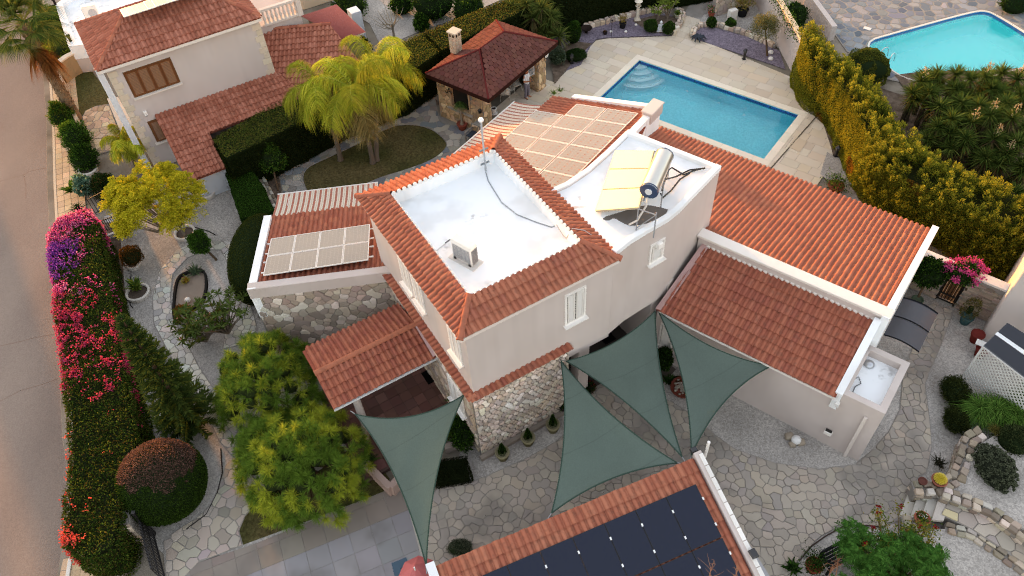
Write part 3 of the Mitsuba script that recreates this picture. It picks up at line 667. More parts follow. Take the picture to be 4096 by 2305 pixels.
awning(Cc(.2, 4.75, 2.97), c1, c2, 4.35, 1.9, .42, 'red and cream striped awning behind the left wing beside the oval lawn', 19)
awning(B(SE - .1, 24.7, 2.95), -b2, -b1, 7.2, 1.7, .45, 'red and cream striped awning at the back roof edge below the stone pavilion', 30)
# ------------------------------------------------------------------ ground, road, paving, pools
pool_w = Polygon([B(-17.9, 34.36)[:2], B(-8.62, 34.36)[:2], B(-8.62, 30.20)[:2], B(-17.9, 30.20)[:2]])
pc = np.mean(WL([(1608, 151), (2008, 289), (1922, 402), (1510, 246)]), 0); ps, pt = unB(pc)
def Brect(s0, s1, t0, t1): return Polygon([B(s0, t0)[:2], B(s1, t0)[:2], B(s1, t1)[:2], B(s0, t1)[:2]])
PS0, PS1, PT0, PT1 = ps - 4.64, ps + 4.64, pt - 2.08, pt + 2.08
pool_w = Brect(PS0, PS1, PT0, PT1)
npool = Polygon(clean(WL([(2172, 108), (2250, 85), (2440, 33), (2480, 28), (2510, 42), (2560, 72), (2640, 125), (2650, 150), (2400, 215), (2290, 205), (2225, 165)])[:, :2], 2))
road_e = WL([(96, 40), (100, 110), (107, 187), (115, 300), (117, 467), (122, 580), (133, 700), (146, 800), (150, 1000), (155, 1100), (170, 1200), (168, 1260), (160, 1330), (150, 1400), (138, 1470), (128, 1540)])[:, :2]
def off(line, d):
    g = LineString(line).parallel_offset(abs(d), 'left' if d > 0 else 'right'); q = np.array(g.coords)
    if np.linalg.norm(q[0] - line[0]) > np.linalg.norm(q[-1] - line[0]): q = q[::-1]
    return q
dr0 = unit(road_e[0] - road_e[2]); road_e = np.vstack([road_e[0] + dr0 * 60, road_e])
# the road runs towards the camera: its left side lies to the right of the line
def band(d0, d1):
    a = road_e if d0 == 0 else off(road_e, d0); b = off(road_e, d1); p = Polygon(np.vstack([a, b[::-1]])); return p if p.is_valid else p.buffer(0)
big = sbox(-160, -20, 160, 260)
road = band(0, -5.2)
struct('road', MB().sheet(road, -.10), 'asphalt')
for pts in ([(0, 458), (30, 449), (62, 440), (72, 432), (95, 428), (117, 424)], [(0, 1006), (50, 985), (110, 968), (147, 953)], [(0, 870), (40, 862), (90, 850), (145, 838)], [(60, 442), (66, 470), (63, 500)]):
    struct('road_crack', MB().prism(LineString(WL(np.array(pts, float) + rng.normal(0, 1.2, (len(pts), 2)), -.1)[:, :2]).segmentize(.3).buffer(.014), -.2, -.097, C('#7d6a5e')), 'tint')
struct('far_pavement', MB().prism(band(-5.2, -8.0), -.3, .0, C('#b7a78f')), 'tint')
struct('ground', MB().sheet(big.difference(pool_w.buffer(.1)).difference(npool.buffer(.05)).difference(band(0, -8.0).buffer(.02)), -.03), 'earth')
kb = struct('gutter', MB().prism(band(0, .34), -.3, -.06, C('#b0a08a')), 'tint')
kerb = struct('kerb', MB().prism(band(.34, .46), -.3, .03, C('#c2b49e')), 'tint')
pv = struct('pavement', MB().prism(band(.46, 1.75), -.2, .0, C('#a5937b')), 'mortar')
pl = band(.48, 1.74)
# pavement slabs follow the road: strips across
ln = LineString(off(road_e, .46)); cnt = 0
def alongline(ln, d):
    p = np.array(ln.interpolate(d).coords[0]); q = np.array(ln.interpolate(d + .1).coords[0]); t = unit(q - p); return p, t
rest = MB()
d = ln.length - 1.0
while d > ln.length - 46:
    p, t = alongline(ln, d); nn_ = np.array([-t[1], t[0]])
    for k in range(4):
        c = p + nn_ * (.02 + .32 * k + .155) + t * (.0)
        v = [np.r_[c - nn_ * .15 - t * .10, 0], ]
        mb = MB().box(np.r_[c, .010], (.305, .43, .03), [np.r_[nn_, 0], np.r_[t, 0], UP], jit(C('#c0aa8c'), .07), .006)
        if cnt < 300: part(pv, 'paver', mb, 'tint')
        cnt += 1
    d -= .45
ks = 0
d = ln.length - .6
for i in range(8):
    p, t = alongline(LineString(off(road_e, .40)), ln.length - 1.2 - i * 1.1)
    part(kerb, 'kerbstone', MB().box(np.r_[p, .045], (1.0, .13, .05), [np.r_[t, 0], np.r_[-t[1], t[0], 0], UP], C('#d9d6d0') if i % 2 == 0 else C('#a9a298'), .01), 'tint')

# ---- gravel of the gardens
gl = poly([(262, 545), (330, 520), (520, 470), (610, 430), (690, 540), (660, 640), (650, 800), (780, 860), (880, 1020), (1000, 1250), (640, 1395), (420, 1400), (330, 1330), (320, 1100), (285, 760)])
gr_ = poly([(1090, 1450), (1150, 1180), (1180, 1000), (1500, 830), (1750, 780), (2230, 600), (2400, 700), (2576, 760), (2700, 1000), (2700, 1500), (1090, 1500)])
struct('gravel', MB().sheet(gl, .0), 'gravel')
struct('gravel', MB().sheet(gr_, .0), 'gravel')
struct('flower_bed', MB().sheet(poly([(560, 420), (735, 320), (1000, 190), (1110, 260), (940, 335), (720, 420), (690, 560), (640, 480)]), .003), 'soil')
struct('flower_bed', MB().sheet(poly([(255, 560), (300, 560), (320, 800), (345, 1010), (365, 1110), (345, 1120), (310, 1000), (280, 760)]), .004), 'soil')
struct('bed_edge', MB().sheet(poly([(2090, 380), (2140, 470), (2230, 560), (2400, 640), (2480, 690), (2700, 700), (2700, 400), (2330, 260), (2060, 170), (2010, 190), (1985, 230)]), .006), 'soil')
gdeck = poly([(2063, 440), (2095, 470), (2140, 515), (2180, 530), (2110, 400), (2080, 385)])
struct('gravel', MB().sheet(gdeck, .05), 'gravel')

# ---- crazy paving of the forecourt
fore = poly([(1069, 1440), (1045, 1335), (1100, 1225), (1185, 1212), (1240, 1190), (1330, 1150), (1400, 1110), (1440, 1070), (1450, 1000), (1500, 960), (1620, 985), (1690, 1010), (1750, 1050), (1800, 1095), (1850, 1130), (1950, 1165), (2060, 1180), (2150, 1168), (2190, 1135), (2235, 1085), (2262, 1030), (2268, 960),
             (2275, 915), (2292, 883), (2315, 776), (2345, 764), (2400, 783), (2378, 843), (2352, 909), (2328, 966), (2340, 1060), (2345, 1126), (2332, 1193), (2312, 1199), (2292, 1243), (2262, 1313), (2225, 1326), (2119, 1323), (2062, 1353), (2008, 1413), (1990, 1470), (1600, 1560), (1075, 1480)])
fp_ = struct('forecourt_paving', MB().prism(fore, -.02, .012, C('#7d766c')), 'mortar')
lay(fp_, fore.buffer(-.02), .295, flat(.010), CRAZY, 41, (0, .028), .010, 300, gap=.022, merge=.30, var=.045, bsdf='flag')
step_ = struct('entrance_paving', MB().prism(poly([(1440, 1005), (1500, 955), (1640, 880), (1700, 930), (1660, 975), (1620, 985), (1500, 962)]), -.02, .02, C('#5d5650')), 'tint')
# ---- garden path on the left
gpth = poly([(386, 816), (383, 750), (400, 683), (440, 630), (483, 613), (546, 606), (596, 609), (603, 670), (616, 730), (633, 770), (650, 830), (600, 870), (560, 880), (572, 800), (585, 740), (585, 700), (566, 650), (553, 630), (520, 630), (473, 650), (436, 690), (430, 750), (438, 800), (470, 860), (500, 920), (560, 1010), (600, 1080), (587, 1153), (550, 1110), (500, 1000), (430, 900)])
gk = struct('garden_path', MB().prism(gpth, -.02, .012, C('#8d8a84')), 'mortar')
lay(gk, gpth.buffer(-.02), .30, flat(.010), [C(h) for h in ('#b9b6ae', '#c4c0b6', '#aba8a2', '#bdb7aa')], 42, (0, .026), .010, 240, gap=.026, merge=.15)
gp2 = poly([(410, 1360), (450, 1330), (500, 1300), (534, 1266), (550, 1219), (567, 1173), (590, 1150), (640, 1200), (660, 1255), (644, 1270), (617, 1300), (602, 1336), (612, 1373), (500, 1416), (440, 1480), (417, 1470)])
gk = struct('garden_path', MB().prism(gp2, -.02, .012, C('#7d766c')), 'mortar')
lay(gk, gp2.buffer(-.02), .36, flat(.010), CRAZY, 43, (0, .026), .010, 200, gap=.03, merge=.2)
edg = MB().tube(np.c_[np.array(LineString(WL([(470, 1332), (520, 1295), (548, 1240), (560, 1190), (556, 1130)])[:, :2]).coords), np.full(5, .03)], .025, 6, C('#3d3a38'))
struct('path_edging', edg, 'tint')
# ---- driveway
drv = poly([(463, 1452), (500, 1416), (644, 1368), (966, 1238), (1007, 1219), (1030, 1280), (1069, 1423), (1090, 1500), (440, 1500)])
dk = struct('driveway', MB().prism(drv, -.02, .004, C('#6b6866')), 'mortar')
o = W(644, 1366)[:2]; e = unit(W(966, 1238)[:2] - o); nrm2 = np.array([-e[1], e[0]])
for i in range(-6, 12):
    for j in range(-8, 1):
        q = [o + e * (i * .74 + a) + nrm2 * (j * .74 - .25 + b) for a, b in ((.006, .006), (.734, .006), (.734, .734), (.006, .734))]
        g = Polygon(q).intersection(drv)
        if g.geom_type == 'Polygon' and g.area > .03:
            edge_ = j >= -1
            part(dk, 'slab', stone_mesh(g, 0, .018, .006, jit(C('#8f8c8e') if not edge_ else C('#887f77'), .05), flat(.0)), 'flag')
struct('drain', MB().prism(LineString(WL([(1012, 1222), (1035, 1290), (1071, 1425), (1085, 1480)])[:, :2]).buffer(.07, cap_style=2), -.02, .035, C('#a9a39a')), 'tint')
solid('manhole_cover', MB().prism(poly([(985, 1418), (1022, 1403), (1033, 1437), (994, 1455)]), .0, .03, C('#4f6170')).box(W(1010, 1430, .034), (.06, .03, .012), None, C('#2d3a44')), 'tint', label='blue grey square manhole cover in the tiled driveway', cat='manhole cover')
# ---- lawns
def tuft_lawn(name, pg, n, cols, L=.05, label=None):
    x0, y0, x1, y1 = pg.bounds; p = rng.uniform([x0, y0], [x1, y1], (int(n * 1.9), 2)); p = p[shapely.contains_xy(pg, p[:, 0], p[:, 1])][:n]
    base = struct(name, MB().sheet(pg, .006), 'turf'); k = len(p)
    mb = MB(); q = np.c_[p, np.full(k, .0)]; t = meshkit.fbm(np.c_[p * .9, np.zeros(k)], 3)
    c = tint(k, cols, .25) * (.6 + .8 * t)[:, None]
    blades(mb, q, unit(np.c_[rng.normal(0, .6, (k, 2)), np.ones(k)]), L * rng.uniform(.6, 1.4, k), .012, c, .3, 2)
    part(base, 'grass', mb, 'leaf', kind='stuff')
oval = smoothpoly([(760, 430), (820, 400), (900, 365), (960, 330), (1010, 313), (1077, 320), (1120, 353), (1124, 372), (1087, 403), (1010, 430), (954, 446), (880, 480), (800, 500), (770, 480)], 0, 2)
DRY = [C(h) for h in ('#4d4a24', '#5c5230', '#3f4420', '#6a5a38')]
tuft_lawn('lawn', oval, 9000, DRY)
patch = poly([(612, 1371), (602, 1336), (617, 1300), (644, 1270), (700, 1235), (780, 1200), (880, 1130), (915, 1110), (980, 1205), (966, 1237), (800, 1302)])
tuft_lawn('lawn', patch, 9000, DRY + [C('#33341c')])
tuft_lawn('lawn', poly([(160, 180), (215, 145), (235, 185), (285, 250), (275, 268), (235, 275), (205, 292), (190, 300), (165, 250)]), 5000, [C(h) for h in ('#5d6a2a', '#6d7433', '#4d5a22')])
# ---- paths round the oval lawn
ov = poly([(700, 440), (727, 413), (900, 333), (987, 293), (1044, 266), (1094, 246), (1105, 293), (1245, 325), (1300, 330), (1180, 420), (1000, 470), (955, 480), (790, 560), (720, 520)]).difference(oval.buffer(.02))
gk = struct('garden_path', MB().prism(ov, -.02, .008, C('#77726c')), 'mortar')
lay(gk, ov.buffer(-.02), .42, flat(.006), [C(h) for h in ('#8f8a82', '#9d978d', '#848079', '#a7a195', '#787c80')], 44, (0, .024), .010, 200, gap=.03, merge=.2)
# ---- neighbour's patio
nps = poly([(207, 296), (215, 280), (240, 268), (275, 262), (300, 330), (310, 370), (255, 388), (225, 392), (215, 350)])
gk = struct('patio', MB().prism(nps, -.02, .02, C('#8a7a68')), 'mortar')
lay(gk, nps.buffer(-.02), .40, flat(.018), [C(h) for h in ('#bda78c', '#c9b59a', '#b09a82', '#a8957f')], 45, (0, .026), .010, 120, gap=.035, merge=.1)
# ---- pool deck
deck = poly([(1262, 300), (1340, 225), (1390, 215), (1420, 185), (1450, 155), (1500, 103), (1530, 98), (1690, 92), (1735, 10), (1745, -20), (1830, -25), (1800, 45), (1745, 95), (1870, 145), (1990, 195), (2002, 205), (2070, 310), (2090, 370), (2098, 405), (2060, 460), (1990, 560), (1700, 640), (1640, 500), (1180, 480)])
deck = deck.union(Brect(-22, -9, 25.5, 30)).difference(Brect(-30, S1_ := -.7, 15, 25.95)).difference(Brect(PS0 - .38, PS1 + .38, PT0 - .38, PT1 + .38))
dk = struct('pool_deck', MB().prism(deck, -.02, .012, C('#8d8373')), 'mortar')
r = np.random.default_rng(50); rest = MB(); slabs = []
for i in range(-2, 30):
    t = 23.0 + i * .56; s = -30 + r.uniform(0, .6)
    while s < 2:
        w = r.choice([.56, .84, .84, 1.12])
        g = Brect(s + .006, s + w - .006, t + .006, t + .554).intersection(deck)
        for q in getattr(g, 'geoms', [g]):
            if q.geom_type == 'Polygon' and q.area > .02: slabs.append(q)
        s += w
DK = [C(h) for h in ('#d3c6b2', '#cfc2ae', '#d6cab6', '#ccbda8', '#d1c5b3', '#d4c5ac')]
def inview(c):
    p = R.T @ (np.array([c[0], c[1], 0]) - EYE); return p[2] > 0 and abs(p[0] / p[2]) < .66 and abs(p[1] / p[2]) < .37 and not (sbox(-100, 0, 100, 1).intersects(Point(c)))
own = 0
for q in slabs:
    m = stone_mesh(q, 0, .026, .005, jit(DK[int(r.integers(6))] * .88, .025, r), flat(.0)); c = np.array(q.centroid.coords[0])
    if inview(c) and own < 300 and c[1] > 27.5: part(dk, 'slab', m, 'tint'); own += 1
    else: rest.add(*m.arrays())
part(dk, 'slabs', rest, 'tint', kind='stuff')
# ---- swimming pools
def basin(name, pg, depth, mat_, watz, label, thick=.3):
    k = struct(name, MB().prism(pg.buffer(thick, join_style=2).difference(pg), -depth, -.02, (.5, .5, .5)).sheet(pg.buffer(.05), -depth), mat_, label=label)
    mb = MB().prism(pg.buffer(.02), -depth - .3, watz)
    v, f, c = mb.arrays(); top = (v[f][:, :, 2] > watz - 1e-4).all(1)
    scene[f'{k}_water'] = ply((v, f[top]), 'water'); tag(f'{k}_water', None, None, None, 'structure'); return k
pk = basin('swimming_pool', pool_w, 1.45, 'pool_mosaic', -.14, None)
cop = Brect(PS0 - .38, PS1 + .38, PT0 - .38, PT1 + .38).difference(pool_w)
for (s0, s1, t0, t1, ns, nt) in ((PS0 - .38, PS1 + .38, PT1, PT1 + .38, 12, 1), (PS0 - .38, PS1 + .38, PT0 - .38, PT0, 12, 1), (PS0 - .38, PS0, PT0, PT1, 1, 5), (PS1, PS1 + .38, PT0, PT1, 1, 5)):
    for i in range(ns):
        for j in range(nt):
            a, b = s0 + (s1 - s0) * i / ns, s0 + (s1 - s0) * (i + 1) / ns; c, d = t0 + (t1 - t0) * j / nt, t0 + (t1 - t0) * (j + 1) / nt
            part(pk, 'coping', stone_mesh(Brect(a + .003, b - .003, c + .003, d - .003), -.07, .036, .012, jit(C('#ddd3c0'), .03), flat(0)), 'tint')
bd = MB(); nb_ = 0
for (p, q) in (((PS0, PT1), (PS1, PT1)), ((PS1, PT1), (PS1, PT0)), ((PS1, PT0), (PS0, PT0)), ((PS0, PT0), (PS0, PT1))):
    p, q = B(*p), B(*q); d = unit(q - p); nn_ = np.cross(d, UP); L = np.linalg.norm(q - p); m = int(L / .12)
    for i in range(m):
        for h in range(2):
            bd.box(p + d * (L * (i + .5) / m) - nn_ * -.006 + UP * (-.10 - .11 * h), (L / m - .008, .012, .10), [d, nn_, UP], C('#1c3d86') * rng.uniform(.5, 1.5) + [0, .02, .03])
part(pk, 'tile_band', bd, 'smooth_paint', kind='stuff')
cor = B(PS0, PT1)
for k, rr in enumerate((.55, .95, 1.35, 1.75)):
    an = np.linspace(-math.pi / 2, 0, 16); z1 = -.30 - .27 * k
    pg = Polygon([cor[:2]] + [(cor + b1 * (rr * math.cos(t)) + b2 * (rr * math.sin(t)))[:2] for t in an])
    part(pk, 'step', MB().prism(pg.buffer(0).intersection(pool_w), -1.45, z1, C('#a9d3d8')), 'smooth_paint')
    ed = [cor + b1 * (rr * math.cos(t)) + b2 * (rr * math.sin(t)) + UP * (z1 + .004) for t in an]
    part(pk, 'step_edge', MB().tube(ed, .022, 5, C('#3d86a0')), 'smooth_paint')
for px, py in ((1731, 210), (1812, 240), (1876, 270)):
    p = WP(px, py, B(0, PT1, 0), -b2); part(pk, 'jet', MB().lathe(p - UP * .5, [(.07, 0), (.07, .02), (.02, .03)], 10, C('#d9dcdc'), [b1, UP, -b2]), 'smooth_paint')
nk = basin('swimming_pool', npool, 1.5, 'pool_mosaic_pale', -.06, None)
mb = MB().prism(npool.buffer(.10).difference(npool), -.05, .03, C('#d7d3ca'))
part(nk, 'coping', mb, 'tint')
part(nk, 'tile_band', MB().prism(npool.difference(npool.buffer(-.02)), -.34, -.02, C('#2b5fa0')), 'smooth_paint')
# neighbour's pool deck: grey grout, flags as separate blobs
nd = poly([(2035, -10), (2080, 60), (2130, 130), (2170, 150), (2230, 200), (2420, 240), (2700, 220), (2700, -60), (2060, -60)]).difference(npool.buffer(.12))
gk = struct('neighbour_deck', MB().prism(nd, -.02, .012, C('#a19c98')), 'mortar')
lay(gk, nd.buffer(-.03), .52, flat(.010), [C(h) for h in ('#767a80', '#868a8e', '#90908f', '#6b737c', '#999896', '#7c8086')], 46, (0, .012), .006, 300, gap=.10, merge=.05, var=.08)
solid('skimmer_lid', MB().box(W(2182, 72, .03), (.4, .28, .03), [b1, b2, UP], C('#d5d3cf'), .006), 'tint', label='small white skimmer lid on the grey stone deck of the far pool', cat='lid')
lad = thing('pool_ladder', 'pair of curved steel handrails where the turquoise pool meets the clipped bush', 'ladder')
for px, py in ((2205, 155), (2228, 172)):
    p = W(px, py); d = unit(W(2300, 120) - p) * [1, 1, 0]; d = unit(d)
    part(lad, 'handrail', MB().tube([p + d * (.45 * (1 - math.cos(t)) * .8) + UP * (.75 * math.sin(t)) for t in np.linspace(0, math.pi * .95, 14)], .022, 8, C('#c9ccce')), 'shiny', True)
# ---- slate beds by the deck
sl1 = poly([(1461, 165), (1490, 110), (1500, 100), (1530, 96), (1690, 90), (1700, 50), (1690, 40), (1640, 30), (1540, 55), (1470, 75), (1420, 85), (1380, 105), (1400, 190)])
struct('slate_bed', MB().prism(sl1, 0, .05), 'slate')
sl2 = poly([(1742, 98), (1748, 70), (1800, 72), (1880, 95), (1960, 130), (1975, 175), (1870, 140)])
struct('slate_bed', MB().prism(sl2, 0, .05), 'slate')
struct('flower_bed', MB().sheet(poly([(1385, 150), (1440, 105), (1490, 112), (1440, 160), (1395, 215)]), .056), 'soil')
struct('flower_bed', MB().sheet(poly([(1640, 85), (1690, 85), (1705, 45), (1650, 40), (1590, 55)]), .058), 'soil')
struct('gravel', MB().sheet(poly([(1752, 68), (1770, 40), (1900, 0), (1990, 30), (2000, 190), (1975, 130), (1880, 92), (1800, 68)]), .056), 'gravel')
def edging(name, pts, z=.22, w=.26, n=60, size=.22, pal=RUBBLE, label=None, own=60, parent=None):
    """A low rubble edging: a line of single stones."""
    ln = LineString(WL(pts)[:, :2]); k = num(name) if parent is None else parent; m = int(ln.length / size); key = k
    core = MB().prism(ln.buffer(w * .36, cap_style=2), -.02, z * .8, C('#8b8273'))
    scene[key] = shape(core, 'mortar'); tag(key, label, 'edging') if label else tag(key, None, None, None, 'structure')
    for i in range(m):
        p, t = alongline(ln, (i + .5) * size); n2 = np.array([-t[1], t[0]])
        for sd in (-1, 1) if w > .2 else (0,):
            c = p + n2 * sd * w * .27 + t * rng.normal(0, .02); a = rng.normal(0, .25)
            ax = rotz(math.degrees(math.atan2(t[1], t[0]) + a)); m3_ = hull([(np.array([x * size * .36, y * w * .14, q * z * .42]) * rng.uniform(.7, 1.15, 3), .035) for x in (-1, 1) for y in (-1, 1) for q in (-1, 1)], 5)
            v = m3_.to_mesh(); vv = v.vert_properties[:, :3] @ ax + [c[0], c[1], z * .55]
            part(key, 'stone', MB().add(vv, v.tri_verts, jit(pal[int(rng.integers(len(pal)))], .1)), 'tint')
    return key
edging('stone_edging', [(1468, 75), (1540, 55), (1640, 30), (1690, 25)], .3, .34, size=.34)
edging('stone_edging', [(1690, 90), (1712, 62), (1715, 40), (1700, 28)], .3, .34, size=.34)
edging('stone_edging', [(1740, 98), (1744, 82), (1760, 68), (1800, 66), (1880, 90), (1950, 122)], .25, .3, size=.32)
# ------------------------------------------------------------------ solar panels
ALU = C('#c9c7c4')
def panel(o, e, up, w, h, label, group, cellmat='cells_sky_sheen', fr=ALU, th=.04, clamps=True, name='solar_module', rim=.03):
    """A framed panel lying in the plane of e and up, its lower left corner at o."""
    e, up = unit(np.asarray(e, float)), unit(np.asarray(up, float)); n = np.cross(e, up); o = np.asarray(o, float); key = thing(name, label, 'solar panel', group); mb = MB()
    for x in (rim / 2, w - rim / 2): mb.box(o + e * x + up * h / 2 + n * th / 2, (rim, h, th), [e, up, n], fr)
    for y in (rim / 2, h - rim / 2): mb.box(o + e * w / 2 + up * y + n * th / 2, (w - 2 * rim, rim, th), [e, up, n], fr)
    part(key, 'frame', mb, 'smooth_paint')
    v = [o + e * rim + up * rim, o + e * (w - rim) + up * rim, o + e * (w - rim) + up * (h - rim), o + e * rim + up * (h - rim)]
    v = np.array(v); vv = np.vstack([v + n * (th - .008), v + n * .004]); f = np.array([[0, 1, 2], [0, 2, 3], [6, 5, 4], [7, 6, 4]])
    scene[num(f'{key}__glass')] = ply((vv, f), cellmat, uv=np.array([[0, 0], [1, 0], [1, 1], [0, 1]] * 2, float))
    return key
def rails(pairs, host, col=ALU):
    for p, q in pairs: part(host, 'mounting_rail', MB().beam(p, q, .045, .045, col), 'smooth_paint')
# left wing: 4 x 2
upl = unit(Cc(0, .2, zr2) - Cc(0, 4.65, ze2)); nl = np.cross(-c1, upl)
pl0 = W(664, 700, 4.02); e0 = unit(W(930, 660, 4.02) - pl0); pw_ = .955; ph_ = 1.17
names = ['first', 'second', 'third', 'fourth']
d0 = unit(e0 * 1.0 + 0); upd = -unit(np.cross(np.cross(d0, -upl), d0)) if False else unit(-upl + 0)
for i in range(4):
    for j in range(2):
        # panels hang down the slope from the front edge
        top = pl0 + e0 * (i * (pw_ + .012)) - upl * (j * (ph_ + .02))
        o = top + e0 * pw_ - upl * ph_ + nl * .10
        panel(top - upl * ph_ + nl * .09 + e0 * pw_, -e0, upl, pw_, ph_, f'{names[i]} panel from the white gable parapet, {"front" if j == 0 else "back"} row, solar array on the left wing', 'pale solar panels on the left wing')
ra = []
for j, y in enumerate((.25, .9, 1.45, 2.1)):
    p = pl0 - upl * y + nl * .06 - e0 * .12; ra.append((p, p + e0 * 4.15))
rails(ra, H)
# back wing: columns along b1, rows along b2
up3 = unit(B(SR, 0, ZR3) - B(SE, 0, ZE3)); n3 = np.cross(-b2, up3)
def S3(s, t, off=0.0): return B(s, t, ZE3 + (s - SE) * slope3) + n3 * off
row = (25.15 - 19.2) / 6
cnames = ['lowest', 'middle', 'ridge']
for c in range(3):
    for r_ in range(6):
        if c == 0 and r_ in (0, 5): continue
        s0 = -12.78 - (3 - c) * 1.60; t1 = 25.0 - r_ * row
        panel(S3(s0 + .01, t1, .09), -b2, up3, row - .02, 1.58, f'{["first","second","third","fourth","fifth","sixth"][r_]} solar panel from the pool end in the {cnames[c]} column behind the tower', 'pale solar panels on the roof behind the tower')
# garage below: dark panels
GZ, GS = 3.0, .31                                  # height of the back edge, fall per metre
gN = W(1753, 1150, GZ)                             # back right corner
def Gp(u, v, off=0.0): return gN - g1 * u - g2 * v - UP * (GS * v) + UP * off
G = thing('garage', 'tiled garage roof in the foreground with white parapet and black solar panels on it', 'garage')
gdn = unit(-g2 - UP * GS)
GR = Roof()
part(G, 'wall', MB().prism(Polygon([Gp(u, v)[:2] for u, v in ((.1, .25), (8.4, .25), (8.4, 5.8), (.1, 5.8))]), 0, 1.0), 'stucco')
part(G, 'wall', MB().box(Gp(4.3, .35) * [1, 1, 0] + UP * 1.42, (8.2, .2, 2.84), [g1, g2, UP], WHITE), 'stucco')
gk = slabroof('roof', [Gp(8.6, 0), Gp(8.6, 6.0), Gp(.12, 6.0), Gp(.12, 0)], .12, parent=G)
GR.field(gk, Gp(8.57, 6.0, .01), g1, -gdn, 8.4, 6.0 * math.hypot(1, GS), course=.40, pitch=.215, tones=(0, 2, 5, 2, 5, 0, 1))
GR.flush(290)
v = [Gp(u, v, z) for u in (-.16, .10) for v, z in ((-.08, -1.2), (6.2, -1.2), (6.2, .16), (-.08, .16))]
gw = part(G, 'gable_parapet', MB().add(v, [[0, 1, 2, 3], [7, 6, 5, 4], [3, 2, 6, 7], [1, 5, 6, 2], [0, 3, 7, 4]], WHITE), 'stucco', label='white gable parapet along the right end of the garage roof')
mb = MB()
for i in range(16): mb.box(Gp(-.10, .2 + i * .38, .175), (.13, .37, .03), [g1, unit(-gdn), UP], C('#e4e1dc') * rng.uniform(.85, 1.05))
part(gw, 'coping', mb, 'tint')
v = [Gp(u, v, z) for u in (8.57, 8.83) for v, z in ((-.1, -.6), (6.2, -.6), (6.2, .16), (-.1, .16))]
part(G, 'gable_parapet', MB().add(v, [[0, 1, 2, 3], [7, 6, 5, 4], [3, 2, 6, 7], [1, 5, 6, 2], [0, 3, 7, 4]], WHITE), 'white_coat')
part(G, 'floodlight', MB().box(Gp(-.12, 3.1, .30), (.2, .26, .12), [g1, g2, UP], C('#2c2d30'), .02), 'smooth_paint')
part(G, 'floodlight', MB().box(Gp(.0, -.2, .05), (.2, .16, .12), [g1, g2, UP], C('#2c2d30'), .02), 'smooth_paint')
part(G, 'vent_pipe', MB().tube([Gp(-.42, -.1, -.5), Gp(-.42, -.1, .42)], .05, 10, C('#dedbd6')), 'smooth_paint', True)
part(G, 'lean_to', MB().prism(Polygon([Gp(u, v)[:2] for u, v in ((-.34, 2.0), (-.62, 2.2), (-.62, 3.6), (-.34, 3.6))]), 0, 1.2, C('#9c9da0')), 'smooth_paint')
gup = -gdn; gn = np.cross(g1, gup); ct, rt = .98, .95
PW, PH = 1.035, 1.60
p0 = W(1747.3, 1221, 2.80); ue = -(p0 - gN) @ g1; ve = -(p0 - gN) @ g2
BLK = C('#15171c')
ord_ = ['first', 'second', 'third', 'fourth', 'fifth', 'sixth', 'seventh']
for j in range(3):
    for i in range(7):
        u = ue + (i + (0.0 if j == 0 else -.0)) * PW; v = ve + j * (PH + .01)
        if v > 5: continue
        o = Gp(u + PW - .012, v + PH, .12)
        panel(o, g1, gup, PW - .012, PH / math.cos(math.atan(GS)) * .985, f'black solar panel, {ord_[i]} from the white parapet in the {["upper", "second", "third"][j]} row on the garage', 'black solar panels on the garage roof', 'cells_black', BLK, rim=.012)
        for y in (.3, .78): part(G, 'clamp', MB().box(Gp(u - .005, v + PH * y, .175), (.05, .09, .02), [g1, gup, gn], C('#dadada')), 'smooth_paint')
ra = []

# ------------------------------------------------------------------ things on the roofs
def aircon(loc, e, label, z=0.0):
    k = thing('air_conditioner', label, 'air conditioner'); n = np.cross(e, UP); ax = [e, -n, UP]; c = np.asarray(loc, float)
    part(k, 'casing', MB().box(c + UP * .47, (.80, .30, .80), ax, C('#dcdad4'), .02), 'smooth_paint')
    part(k, 'base', MB().box(c + UP * .02, (1.05, .5, .04), ax, C('#c9c7c2')), 'tint')
    mb = MB()
    for s in (-.3, .3): mb.box(c + e * s + UP * .075, (.08, .36, .08), ax, C('#1d1d1d'))
    part(k, 'feet', mb, 'tint')
    g = MB()
    for i in range(7): g.box(c - e * .40 + e * 0 + n * 0 + (-n) * (-.12 + .04 * i) + UP * .42 - e * .012, (.02, .016, .62), ax, C('#77777a'))
    for i in range(9): g.box(c - n * .165 + UP * (.16 + .065 * i), (.7, .012, .02), ax, C('#8d8d90'))
    for s in (-.32, -.16, 0, .16, .32): g.box(c - n * .165 + e * s + UP * .42, (.014, .012, .54), ax, C('#8d8d90'))
    part(k, 'grille', g, 'smooth_paint')
    part(k, 'fan_grille', MB().lathe(c + n * .165 + UP * .42 + e * .1, [(.24, 0), (.24, .012), (.20, .018), (.05, .02), (0, .02)], 20, C('#a9a9aa'), [e, UP, n]), 'smooth_paint')
    return k
ac = W(1172, 655, FLOOR)
aircon(ac, a2 * 0.93 + a1 * -.36, 'white air conditioner unit on the flat roof inside the tiled parapet')
solid('cable', MB().tube([W(1120, 612, FLOOR + .03), W(1128, 606, FLOOR + .10), W(1139, 600, FLOOR + .25)], .018, 6, C('#2a2a2c')), 'tint', True, 'short black cable end behind the air conditioner on the tower roof', 'cable')
solid('cable', MB().tube([W(x, y, FLOOR + .015) for x, y in ((1085, 645), (1100, 630), (1122, 612))], .012, 5, C('#b9bcbf')), 'tint', True, 'grey pipe crossing the white roof towards the air conditioner', 'cable')
mast = thing('antenna_mast', 'tall grey steel mast with round white head in the back corner of the tower roof', 'antenna')
mb_ = W(1222, 430, FLOOR)
part(mast, 'pole', MB().tube([mb_, mb_ + UP * 2.15], .035, 10, C('#9ba1a6')), 'smooth_paint', True)
